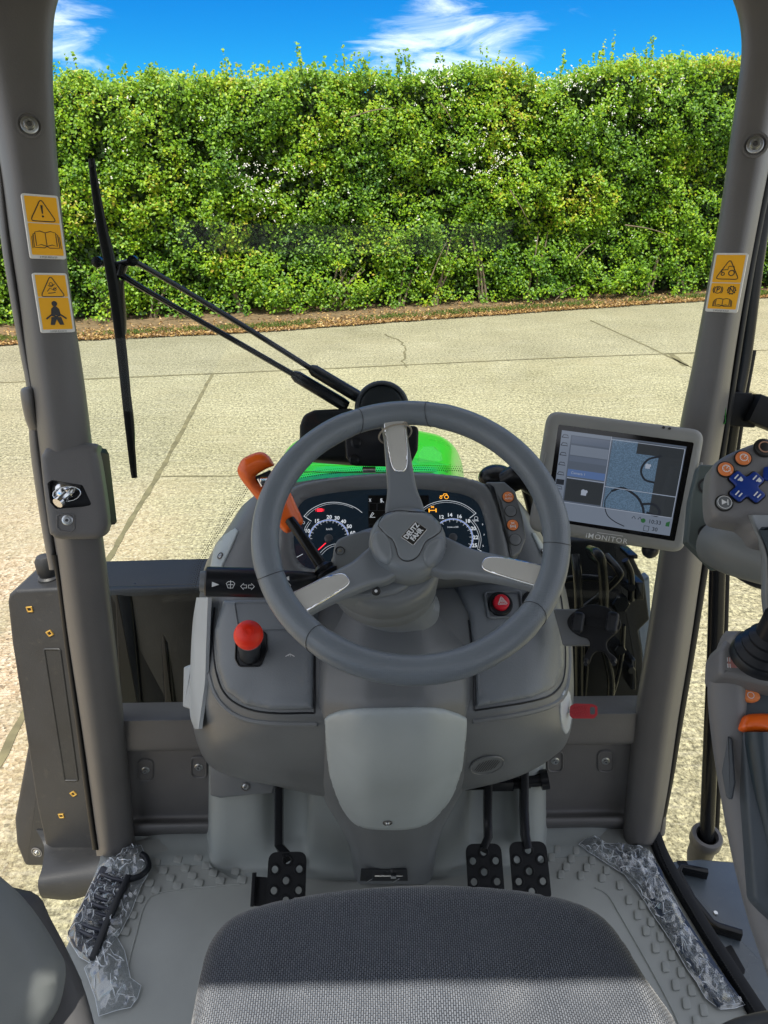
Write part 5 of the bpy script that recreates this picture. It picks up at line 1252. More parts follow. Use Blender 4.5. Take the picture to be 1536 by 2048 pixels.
def column():
    c = SW.moved(-.034, -.012, 0)
    mb = MB(); mb.lathe(c, [(.066, -.078), (.074, -.082), (.077, -.092), (.0765, -.128), (.0755, -.129), (.0755, -.131), (.0755, -.160), (.070, -.166), (.05, -.168)], 56, True, True, 1.0, .82)
    o = obj('column_housing', mb, HUBM, TR, angle=50)
    mb = MB(); c2 = SW.moved(-.016, -.02, 0); mb.lathe(c2, [(.052, -.155), (.052, -.205), (.060, -.215), (.060, -.25)], 40, True, True, 1.1, .8); obj('column_neck', mb, HUBM, TR)
    # grey lobe carrying the stalks
    f = SW.moved(0, 0, -.07); P = catmull(f.px([(664, 1120), (670, 1085), (684, 1072), (720, 1060), (745, 1062), (800, 1100), (830, 1150), (790, 1185), (700, 1195), (662, 1180)]), 3, True)
    mb = MB(); mb.prism(f, P, .03, .006); lob = obj('stalk_housing', mb, HUBM, TR, angle=50)
    for u, v in ((680, 1102), (676, 1186)):
        g = Frame(f.at(*f.hit(u, v), .0005), f.n); mb = MB(); mb.mat(1).lathe(g, [(.0065, 0), (.0065, .001), (.005, -.001), (.0005, -.001)], 20, False, True); mb.mat(0).lathe(g, [(.0022, -.001), (.0022, .001), (.0012, .0012)], 12); obj('screw', mb, [STEEL, BLK], lob)
    g = facing(752, 1182, .93); mb = MB(); mb.mat(1).lathe(g, [(.0062, -.01), (.0062, .001), (.005, .0005), (.0005, .0005)], 20, False, True); mb.mat(0).lathe(g, [(.002, 0), (.002, .0012)], 12); obj('screw', mb, [STEEL, BLK], o)
    # shuttle lever with orange handle
    mb = MB(); P0 = PD(650, 1142, .975); P1 = PD(612, 1085, .985); P2 = PD(580, 1040, 1.0)
    mb.tube([P0, P1, P2], [.0085, .0078, .0075], 14, 4); L = obj('shuttle_lever', mb, GLOSSB, TR)
    mb = MB(); ax = (P1 - P0).normalized(); g = Frame(P0, ax, V((1, 0, 0))); mb.lathe(g, [(.020, -.024), (.020, -.014), (.015, -.010), (.018, -.004), (.013, 0), (.015, .005), (.009, .010)], 24); obj('lever_boot', mb, BLACK, L)
    h = facing(545, 990, .99, 0, 6)
    z4 = [(360, 740), (375, 690), (405, 645), (500, 600), (560, 597), (610, 630), (640, 680), (648, 700), (600, 718), (548, 748), (505, 780), (510, 815), (545, 850), (630, 860), (735, 866), (770, 900), (820, 1010), (872, 1125), (860, 1160), (800, 1200), (745, 1226), (700, 1190), (655, 1135), (590, 1050), (520, 970), (430, 860), (385, 800)]
    P = h.px([(380 + a / 3.84, 750 + b / 3.84) for a, b in z4]); P = catmull(P, 2, True); mb = MB()
    vs, fs, PP = cdt(P, .004, .010, rings=4); top, bot = [], []
    for q in vs:
        d = min(.014, edge_dist(q, PP)); k = .014 - .012 * 0; zz = -.012 + .012 * math.sqrt(max(0, 1 - (1 - d / .014)**2)); top.append(h.at(q.x, q.y, zz)); bot.append(h.at(q.x, q.y, -.012 - .012 * math.sqrt(max(0, 1 - (1 - d / .014)**2))))
    add_sheet(mb, top, bot, fs); obj('lever_handle', mb, ORANGE, L, label='orange hammer shaped handle of the shuttle lever', angle=180)
    mb = MB(); mb.prism(h, rounded(h.px([(508, 956), (540, 942), (560, 960), (560, 985), (520, 975)]), .002), .012, .002, z0=-.010); obj('lever_pocket', mb, BLACK, L); mb = MB(); a, b = h.hit(526, 955), h.hit(532, 965); mb.box(h.at(*((a+b)/2), .002), (.012, .008, .008), .002); mb.tube([h.at(*h.hit(516, 957), .003), h.at(*h.hit(524, 972), .003)], .002, 8); obj('lever_release', mb, CHROME, L)
    # indicator stalk
    s = facing(480, 1164, .95, 0, 0); mb = MB(); x0, x1 = s.hit(409, 1163), s.hit(548, 1166)
    A = s.at(x0.x, x0.y, -.02); B = s.at(x1.x, x1.y, -.02)
    mb.tube([A, A + (B-A)*.02, B - (B-A)*.02, B], [.0185, .0205, .0205, .0195], 28); mb.tube([B, PD(590, 1162, .96), PD(640, 1158, .975)], [.019, .014, .009], 20, 3); stalk = obj('indicator_stalk', mb, BLACK, TR, label='thick black control stalk printed with white symbols')
    mb = MB(); mb.tube([A - (B-A).normalized() * .007, A], [.0135, .0155], 24); obj('stalk_end_cap', mb, DASH, stalk)
    t = (B - A).normalized(); up = Frame(A, (CAM - A)).n; nrm = (up - t * up.dot(t)).normalized()
    g = Frame((A + B) / 2 + nrm * .0210, nrm, nrm.cross(t)); ic = MB(); w = .0009
    def at_(u, v): return g.hit(u, v)
    q = at_(430, 1169); ic.prism(g, [q + V((-.004, .0035)), q + V((-.004, -.0035)), q + V((.0055, 0))], 0, 0, z0=.0004)
    q = at_(461, 1170); ic.stroke(g, [q + V(p) for p in ((-.003, -.004), (-.0055, .002), (-.003, .0045), (.003, .0045), (.0055, .002), (.003, -.004))], w, .0004, True); ic.stroke(g, [q + V(p) for p in ((0, -.005), (0, .006))], w, .0004); ic.stroke(g, [q + V(p) for p in ((-.0035, .0005), (.0035, .0005))], w, .0004)
    q = at_(495, 1173)
    for s_ in (-1, 1): ic.stroke(g, [q + V((s_ * a, b)) for a, b in ((.009, 0), (.005, .0042), (.005, .002), (.0012, .002), (.0012, -.002), (.005, -.002), (.005, -.0042))], w, .0004, True)
    obj('stalk_symbol', ic, PRINT, stalk, fix=False)
    g2 = facing(576, 1160, .94); ic = MB(); q = g2.hit(573, 1157); ic.prism(g2, [q + V((.0035, .003)), q + V((.0035, -.003)), q + V((-.0045, 0))], 0, 0); q = g2.hit(577, 1171); ic.stroke(g2, [q + V(p) for p in ((-.003, -.002), (-.003, .002), (.001, .0025), (.003, 0), (.001, -.0025))], .0008, .0, True); obj('stalk_symbol', ic, PRINT, stalk, fix=False)
column()
# ------------------------------------------------------------------ bonnet, wiper and parts outside the glass
def build_bonnet():
    rows = []
    prof = [(-1, -.42), (-1, -.20), (-.975, -.11), (-.90, -.050), (-.78, -.018), (-.62, -.004), (-.50, .004), (-.3, .012), (0, .015), (.3, .012), (.50, .004), (.62, -.004), (.78, -.018), (.90, -.050), (.975, -.11), (1, -.20), (1, -.42)]
    cx = .0
    for y, w, z in ((1.66, .27, 1.79), (1.90, .28, 1.775), (2.12, .305, 1.745), (2.34, .33, 1.705), (2.50, .31, 1.665), (2.60, .265, 1.62), (2.67, .20, 1.54), (2.71, .17, 1.40)):
        rows.append([V((-.043 + x * w, y, z + dz * (1 if dz < 0 else 1))) for x, dz in prof])
    mb = MB(); mb.grid(rows[::-1], 4, 5); bo = obj('bonnet', mb, GREEN, TR, label='glossy bright green bonnet beyond the windscreen', angle=60); bv = mb.bvh()
    # mesh vents and the raised lines on top
    mesh, n, l, b = newmat('bonnet_mesh'); t = n.new('ShaderNodeTexCoord'); w_ = n.new('ShaderNodeTexBrick'); w_.inputs['Scale'].default_value = 220; w_.offset = .5
    w_.inputs['Color1'].default_value = (.05, .50, .04, 1); w_.inputs['Color2'].default_value = (.05, .55, .04, 1); w_.inputs['Mortar'].default_value = (.01, .16, .01, 1); w_.inputs['Mortar Size'].default_value = .18; w_.inputs['Brick Width'].default_value = 1; w_.inputs['Row Height'].default_value = .8
    l.new(t.outputs['Object'], w_.inputs['Vector']); l.new(w_.outputs['Color'], b.inputs['Base Color']); b.inputs['Roughness'].default_value = .5
    for px in ([(606, 915), (640, 904), (690, 903), (706, 906), (706, 926), (612, 926)], [(836, 906), (846, 893), (868, 893), (882, 905), (886, 922), (836, 925)]):
        m2 = MB(); conform(m2, bv, rounded([V(p) for p in px], 4), .0015, 2, 9, .004); obj('bonnet_vent', m2, mesh, bo, angle=180)
    m3 = MB(); surf_line(m3, bv, [(600, 931), (690, 931), (800, 932), (900, 930)], .003); obj('bonnet_crease', m3, GREEN, bo)
    m3 = MB(); surf_line(m3, bv, [(585, 944), (690, 945), (800, 945), (925, 944)], .0025); obj('bonnet_crease', m3, flat('green_gap', (.005, .08, .005), .5), bo)
build_bonnet()
def W(u, v, off=.05): return PY(u, v, GY(u, v) + off)
def build_wiper():
    root_mb = MB()
    # motor box and pivot cap, outside the foot of the glass
    f = Frame(PD(720, 850, 1.36), V((0, -1, .5)))
    mb = root_mb
    mb.prism(f, rounded(f.px([(598, 900), (598, 850), (606, 828), (628, 818), (700, 815), (760, 835), (800, 870), (800, 905), (700, 925), (612, 918)]), .02), .08, .012)
    wm = obj('wiper_motor_housing', mb, MBLACK, TR)
    mb = MB(); g = f.moved(*(f.hit(764, 818)), .02); mb.lathe(g, [(.052, -.09), (.052, -.006), (.047, .0), (.043, .001), (.041, -.006), (.036, -.008), (.001, -.008)], 40); obj('wiper_pivot_cap', mb, BLACK, wm)
    mb = MB(); g = Frame(PD(762, 898, 1.30), V((0, -1, .4))); mb.prism(g, rounded(g.px([(688, 862), (838, 850), (836, 900), (822, 928), (800, 934), (706, 932), (692, 915)]), .012), .05, .004)
    for u, v in ((712, 885), (708, 920), (812, 915)): c = g.hit(u, v); mb.lathe(g.moved(c.x, c.y, 0), [(.010, 0), (.010, .004), (.006, .005), (.006, .009), (.0005, .009)], 16)
    obj('wiper_bracket', mb, GLOSSB, wm)
    mb = MB(); c = g.hit(738, 940); mb.tube([g.at(c.x - .012, c.y, -.01), g.at(c.x + .012, c.y, -.01)], .006, 10); obj('bracket_clip', mb, STEEL, wm)
    # two arms
    wp = empty('windscreen_wiper', W(760, 810), None, None); wp.parent = TR; wp.location = W(760, 810) - WPOS['tractor']
    for a, nm in (([(262, 522), (300, 540), (480, 648), (620, 736)], 'u'), ([(240, 548), (300, 585), (460, 676), (585, 748)], 'l')):
        mb = MB(); mb.tube([W(*p) for p in a], [.010, .0082, .0085, .0088], 10, 4, flat=.6); end = W(*a[-1])
        tip = W(722, 797, .06) if nm == 'u' else W(694, 813, .06)
        L = tip - end; mb.tube([end, end + L * .08, end + L * .9, tip], [.010, .016, .017, .015], 12, flat=.7)
        ar = obj('wiper_arm', mb, GLOSSB, wp); sp = MB(); mid = []
        for k in range(16):
            p = end + L * (.28 + .45 * k / 16); t = L.normalized(); s = (V((0, -1, .15)) - t * V((0, -1, .15)).dot(t)).normalized(); x = t.cross(s)
            sp.tube([p + x * .009 + s * .0095, p + s * .0115, p - x * .009 + s * .0095], .0013, 5)
        obj('arm_spring', sp, BLACK, ar)
    mb = MB(); mb.tube([W(198, 524), W(225, 530), W(262, 524)], [.010, .009, .0105], 12, 3, flat=.6); mb.tube([W(246, 530), W(240, 552)], [.012, .010], 12, flat=.7); mb.lathe(Frame(W(196, 524, .045), V((0, -1, .1))), [(.0095, -.005), (.0095, .006), (.004, .008)], 16); mb.lathe(Frame(W(266, 522, .045), V((0, -1, .1))), [(.0095, -.005), (.0095, .006), (.004, .008)], 16)
    obj('wiper_yoke', mb, GLOSSB, wp)
    L = [(183, 322), (190, 372), (203, 450), (222, 545), (236, 640), (247, 735), (256, 830), (264, 910), (268, 950)]
    mb = MB(); mb.tube([W(*p, .02) for p in L], [.0045, .006, .0075, .008, .008, .0078, .007, .006, .005], 8, 3, flat=1.2); mb.tube([W(183, 318, .02), W(186, 335, .02)], .0055, 8); mb.tube([W(266, 935, .02), W(269, 955, .02)], .0058, 8); obj('wiper_blade', mb, MBLACK, wp)
    mb = MB(); o = .04
    mb.tube([W(190, 372, .025), W(205, 440, o), (W(228, 530, .05)), W(243, 640, o), W(248, 700, .03)], [.0035, .0055, .0075, .0055, .0035], 8, 5, flat=.7)
    mb.tube([W(240, 560, .04), W(246, 640, .045), W(247, 668, .04)], [.012, .011, .008], 8, 3, flat=.5)
    mb.tube([W(244, 695, .03), W(254, 760, .036), W(266, 850, .03), W(268, 930, .022)], [.004, .0045, .004, .003], 8, 4, flat=.7)
    for k in range(4): mb.tube([W(245 + k*3.5, 722 + k*24, .022), W(254 + k*2.5, 724 + k*24, .036)], .0022, 6)
    obj('blade_bridge', mb, GLOSSB, wp)
build_wiper()

# left outside: box and panels in front of the cab corner
def build_left_out():
    f = Frame(PY(60, 1400, 1.36), V((-.06, -1, .05)))
    out = [(14, 1205), (17, 1190), (30, 1181), (110, 1177), (300, 1172), (430, 1170), (430, 1760), (205, 1760), (90, 1690), (72, 1608), (28, 1320), (23, 1290)]
    mb = MB(); P = rounded(f.px(out), [.012, .01, .01, 0, 0, 0, 0, 0, 0, .005, .004, .004]); mb.prism(f, P, .13, .008, 4); box = obj('front_side_box', mb, EXTP, TR, label='black textured plastic panel outside the left pillar with small brass clips')
    gp = rounded(f.px([(86, 1296), (122, 1296), (158, 1562), (128, 1562)]), .008)
    mb = MB(); mb.ring(f, gp, .005, .003, .0028, .0015); mb.prism(f, inset(gp if area(gp) > 0 else gp[::-1], .004), 0, 0, z0=.0006); obj('panel_groove', mb, EXTP, box)
    for u, v, r in ((60, 1218, .1), (100, 1266, .5), (147, 1587, .6), (123, 1631, .1)):
        c = f.hit(u, v); mb = MB(); mb.mat(0).ring(f, rect(c.x, c.y, .0145, .0145, .001, r, 2), .0035, .003, .003, .0008); mb.mat(1).prism(f, rect(c.x, c.y, .009, .009, .001, r, 2), 0, 0, z0=.0008); obj('brass_clip', mb, [BRASS, BLACK], box)
    # ledge at the foot
    T = [[PY(u, v, y) for u, v in r] for y, r in ((1.37, [(72, 1660), (130, 1664), (200, 1668)]), (1.345, [(88, 1692), (140, 1690), (200, 1690)]), (1.27, [(84, 1735), (140, 1728), (200, 1718)]), (1.235, [(76, 1762), (140, 1756), (200, 1748)]), (1.225, [(78, 1785), (135, 1788), (196, 1770)]), (1.235, [(84, 1796), (140, 1800), (190, 1786)]))]
    mb = MB(); mb.grid(T, 4, 3, .012); obj('side_step_ledge', mb, EXTP, box, angle=60)
    g = Frame(PY(60, 1600, 1.50), V((-.2, -1, .1))); mb = MB(); P = rounded(g.px([(55, 1480), (95, 1470), (180, 1735), (48, 1735), (30, 1690), (26, 1640)]), .02); mb.prism(g, P, .04, .015); fp = obj('mudguard_piece', mb, EXTP, TR)
    make_bolt(fp, Frame(g.at(*g.hit(74, 1704), .001), g.n), .0085)
    mb = MB(); g = Frame(PY(93, 1140, 1.42), V((0, 0, 1)), V((0, 1, 0))); mb.lathe(g.moved(0, 0, -.03), [(.024, -.03), (.024, -.005), (.017, 0), (.023, .006), (.023, .012), (.018, .016), (.018, .022), (.021, .026), (.021, .055), (.015, .066), (.001, .070)], 28); obj('rubber_buffer', mb, EXTP, box)
    # moulded covers seen through the foot of the windscreen
    h = Frame(PY(310, 1280, 1.345), V((.1, -1, .1))); mb = MB(); mb.prism(h, rounded(h.px([(228, 1178), (262, 1180), (285, 1440), (240, 1440)]), .004), .03, .006); obj('cover_rib', mb, BLACK, box)
    mb = MB(); mb.prism(h, rounded(h.px([(315, 1185), (330, 1185), (352, 1440), (330, 1440)]), .002), .03, .006); obj('cover_rib', mb, BLACK, box)
    mb = MB(); mb.prism(h.moved(0, 0, -.012), h.px([(214, 1182), (440, 1176), (440, 1450), (214, 1450)]), .01, 0); obj('dark_cover', mb, BLACK, box)
    cap = [[PY(u, v, y) for u, v in r] for y, r in ((1.46, [(215, 1152), (270, 1150), (340, 1157), (400, 1148), (440, 1140)]), (1.40, [(213, 1166), (260, 1162), (340, 1164), (400, 1160), (440, 1155)]), (1.345, [(212, 1180), (240, 1178), (280, 1176), (400, 1172), (440, 1170)]), (1.335, [(212, 1192), (240, 1190), (270, 1192), (400, 1186), (440, 1184)]))]
    mb = MB(); mb.grid(cap, 4, 3, .01); o = obj('box_lid', mb, EXTP, box, angle=60); bv = mb.bvh()
    mb = MB(); q = surf_frame(bv, 274, 1168, .0005); mb.lathe(q, [(.009, 0), (.009, .002), (.004, .003), (.001, .001)], 16); obj('lid_screw', mb, GLOSSB, o)
build_left_out()

# right outside: valve block with hard pipes
def build_right_out():
    g = Frame(PY(1200, 1250, 1.36), V((.05, -1, .1)))
    mb = MB(); mb.prism(g, rounded(g.px([(1090, 1080), (1230, 1082), (1262, 1100), (1272, 1125), (1290, 1160), (1300, 1240), (1278, 1262), (1285, 1300), (1300, 1480), (1070, 1480)]), .004), .10, .006); vb = obj('valve_block', mb, MBLACK, TR, label='black hydraulic block with bent pipes behind the right of the dashboard')
    mb = MB(); h = Frame(PY(1270, 1250, 1.48), V((.0, -1, .2))); mb.prism(h, rounded(h.px([(1180, 1088), (1232, 1092), (1262, 1112), (1268, 1170), (1300, 1150), (1310, 1450), (1200, 1450)]), .006), .03, .006); obj('engine_side_panel', mb, plastic('blue_grey_panel', (.10, .13, .17), .4), TR)
    def G(u, v, y): return PY(u, v, y)
    for P, r in (([(1150, 1110, 1.30), (1155, 1150, 1.27), (1158, 1230, 1.27), (1158, 1400, 1.27)], .0095), ([(1180, 1100, 1.30), (1195, 1108, 1.25), (1204, 1130, 1.25), (1208, 1190, 1.26), (1206, 1260, 1.28)], .0105), ([(1212, 1112, 1.30), (1236, 1140, 1.26), (1236, 1155, 1.26), (1200, 1190, 1.28), (1162, 1220, 1.29)], .0085), ([(1120, 1160, 1.31), (1170, 1155, 1.31), (1225, 1160, 1.31)], .008), ([(1175, 1270, 1.28), (1172, 1330, 1.28), (1165, 1420, 1.28)], .007), ([(1210, 1300, 1.27), (1222, 1360, 1.27), (1218, 1420, 1.27)], .009), ([(1246, 1250, 1.28), (1240, 1330, 1.28), (1215, 1420, 1.28)], .006), ([(1250, 1120, 1.28), (1262, 1150, 1.28), (1262, 1200, 1.29)], .007)):
        mb = MB(); mb.tube([G(*p) for p in P], r, 12, 6); obj('hydraulic_pipe', mb, GLOSSB, vb)
    for u, v, r in ((1242, 1208, .020), (1240, 1300, .014), (1200, 1120, .012), (1262, 1175, .010), (1262, 1340, .010)):
        mb = MB(); q = Frame(PY(u, v, 1.275), V((0, -1, .3))); mb.lathe(q, [(r, -.06), (r, 0), (r*.85, .004), (r*.3, .004)], 6); obj('hex_plug', mb, GLOSSB, vb)
    for u0, v0, u1, v1 in ((1258, 1110, 1276, 1118), (1272, 1165, 1288, 1200), (1262, 1320, 1272, 1380)):
        mb = MB(); q = Frame(PY((u0+u1)/2, (v0+v1)/2, 1.29), V((0, -1, .2))); mb.prism(q, rounded(q.px([(u0, v0), (u1, v0), (u1, v1), (u0, v1)]), .002), .06, .002); obj('valve_spool', mb, GLOSSB, vb)
    # grab bar and its cup, mirror bracket
    P = [(1552, 300, 1.32), (1515, 480, 1.30), (1487, 700, 1.28), (1466, 820, 1.26), (1447, 960, 1.25), (1436, 1110, 1.23), (1430, 1300, 1.19), (1421, 1500, 1.15), (1413, 1690, 1.11)]
    mb = MB(); mb.tube([PY(*p) for p in P], .0155, 16, 5); gb = obj('grab_bar', mb, GLOSSB, TR, label='black upright bar between the right pillar and the armrest')
    mb = MB(); mb.tube([PY(u + 17, v, y + .05) for u, v, y in P if v > 650], .008, 10, 4); obj('bar_edge', mb, MBLACK, gb)
    c = PY(1414, 1672, 1.11); mb = MB(); q = Frame(c, V((0, -.12, 1)), V((0, 1, 0))); mb.lathe(q, [(.020, -.005), (.024, .004), (.032, .004), (.034, 0), (.034, -.02), (.028, -.03), (.027, -.075), (.022, -.10), (.001, -.105)], 28, False, True); obj('bar_foot_cup', mb, TRIM, gb)
    f = Frame(PY(1441, 818, 1.14), V((-.5, -1, .3))); mb = MB(); mb.prism(f, rounded(f.px([(1430, 784), (1452, 781), (1452, 850), (1428, 846)]), .006), .012, .002); mb.mat(1).ring(f, rounded(f.px([(1430, 784), (1452, 781), (1452, 850), (1428, 846)]), .006), .0012, 0, .0003); mk = obj('hinge_plate', mb, [GLOSSB, flat('green_edge', (.03, .30, .03), .3)], TR)
    for v in (795, 832): q = Frame(f.at(*f.hit(1441, v), .001), f.n); mb = MB(); mb.lathe(q, [(.006, -.002), (.006, .004), (.0035, .005), (.003, .002)], 12); obj('plate_bolt', mb, GLOSSB, mk)
    f = Frame(PY(1490, 820, 1.20), V((-.2, -1, .3))); mb = MB(); mb.prism(f, rounded(f.px([(1452, 783), (1505, 786), (1512, 800), (1512, 856), (1460, 852), (1452, 840)]), .004), .06, .004); mb.bar([PY(1500, 815, 1.20), PY(1700, 890, 1.16)], .05, .05, V((0, .3, 1)), .006); obj('mirror_arm_bracket', mb, MBLACK, mk)
    # step and lid outside the right sill
    fr = Frame(V((0, 0, 1.18)), V((0, 0, 1)), V((0, 1, 0))); mb = MB(); P = rounded(fr.px([(1322, 1722), (1400, 1716), (1480, 1722), (1660, 2060), (1480, 2060)]), .01); mb.prism(fr, P, .08, .008)
    sp = obj('side_step', mb, plastic('step_panel', (.085, .105, .125), .28, var=.15, dirt=.15), TR, label='smooth blue grey step panel outside the right sill')
    for L in ([(1352, 1722), (1372, 1722), (1386, 1748), (1372, 1752)], [(1440, 1900), (1462, 1890), (1490, 1940), (1488, 1952)]):
        mb = MB(); mb.prism(fr, rounded(fr.px(L), .003), .0, 0, z0=.0015); obj('step_slot', mb, MBLACK, sp, fix=False)
    mb = MB(); mb.bar([fr.at(*fr.hit(u, v), .014) for u, v in ((1412, 1757), (1360, 1746), (1354, 1758), (1382, 1810), (1420, 1858), (1434, 1866), (1480, 1880))], .022, .012, V((0, 0, 1)), .002); obj('step_handle', mb, GLOSSB, sp)
    for u, v in ((1431, 1827),): mb = MB(); mb.lathe(Frame(fr.at(*fr.hit(u, v), .0005), fr.n, V((0, 1, 0))), [(.005, 0), (.004, .003), (.001, .003)], 12); obj('step_screw', mb, STEEL, sp)
    mb = MB(); S = [(1306, 1680), (1322, 1722), (1350, 1775), (1400, 1860), (1450, 1940), (1500, 2018), (1560, 2110)]
    mb.bar([PZ(u, v, FZ - .012) for u, v in catmull([V(p) for p in S], 4)], .026, .05, V((1, 0, 0)), .006); ds = obj('sill_seal', mb, MBLACK, TR)
    mb = MB(); L = dense([V((u + 7, v + 2)) for u, v in catmull([V(p) for p in S], 4)], 5, False); 
    for p in L: q = PZ(p.x, p.y, FZ + .014); mb.sphere(q, .0022, 6)
    obj('seal_beading', mb, MBLACK, ds, kind='stuff')
build_right_out()

# ------------------------------------------------------------------ pedals
def pedal(c, z, w, h, arm, holes, name, label=None, side_plate=False):
    f = Frame(PZ(*c, z), V((0, -.62, .78))); mb = MB()
    P = rounded([V((-w/2, -h/2)), V((w/2, -h/2)), V((w/2, h/2)), V((-w/2, h/2))], [.006, .006, w*.24, w*.24], 6)
    hs = [circle(x * w, y * h, .0062, 14) for x, y in holes]; plate(mb, f, P, .006, hs, 0, .008)
    for x, y in holes: mb.ring(f, circle(x * w, y * h, .0098, 18), .0032, .003, .0026, .001)
    pd = obj(name, mb, MBLACK, TR, label=label)
    A = [PY(*p) for p in arm] + [f.at(0, h*.38, -.006)]
    mb = MB(); mb.bar(A, .0155, .02, V((1, 0, 0)), .002); obj('pedal_arm', mb, GLOSSB, pd)
    if side_plate:
        mb = MB(); mb.prism(f, rounded([V((-w/2 - .026, -h*.5)), V((-w/2 + .004, -h*.5)), V((-w/2 + .004, h*.02)), V((-w/2 - .026, h*.05))], .002), .003, .001, z0=-.004); mb.prism(f, rounded([V((-w/2 - .027, -h*.5)), V((-w/2 - .021, -h*.5)), V((-w/2 - .021, h*.12)), V((-w/2 - .027, h*.12))], .001), .014, .001, z0=.008); obj('pedal_guard', mb, MBLACK, pd)
H6 = [(0, .34), (-.32, .17), (.32, .17), (-.02, -.04), (-.32, -.22), (.32, -.22), (0, -.40)]
pedal((573, 1757), 1.385, .070, .088, [(558, 1540, 1.00), (558, 1620, .965), (558, 1690, .93)], H6, 'clutch_pedal', 'single black perforated pedal left of the steering column', True)
pedal((970, 1740), 1.385, .066, .088, [(976, 1540, 1.00), (975, 1620, .97), (976, 1675, .935)], H6, 'brake_pedal', 'left one of the paired black perforated brake pedals')
pedal((1060, 1738), 1.385, .069, .092, [(1048, 1540, 1.00), (1048, 1620, .965), (1050, 1670, .93)], H6, 'brake_pedal', 'right one of the paired black perforated brake pedals')
mb = MB(); mb.tube([PY(930, 1570, 1.01), PY(1060, 1566, 1.01)], .010, 16); mb.tube([PY(1052, 1562, 1.01), PY(1080, 1560, 1.01), PY(1081, 1560, 1.01), PY(1096, 1558, 1.01)], [.012, .012, .019, .019], 20); mb.box(PY(1000, 1562, 1.0), (.05, .03, .022), .003); obj('pedal_shaft', mb, GLOSSB, TR)
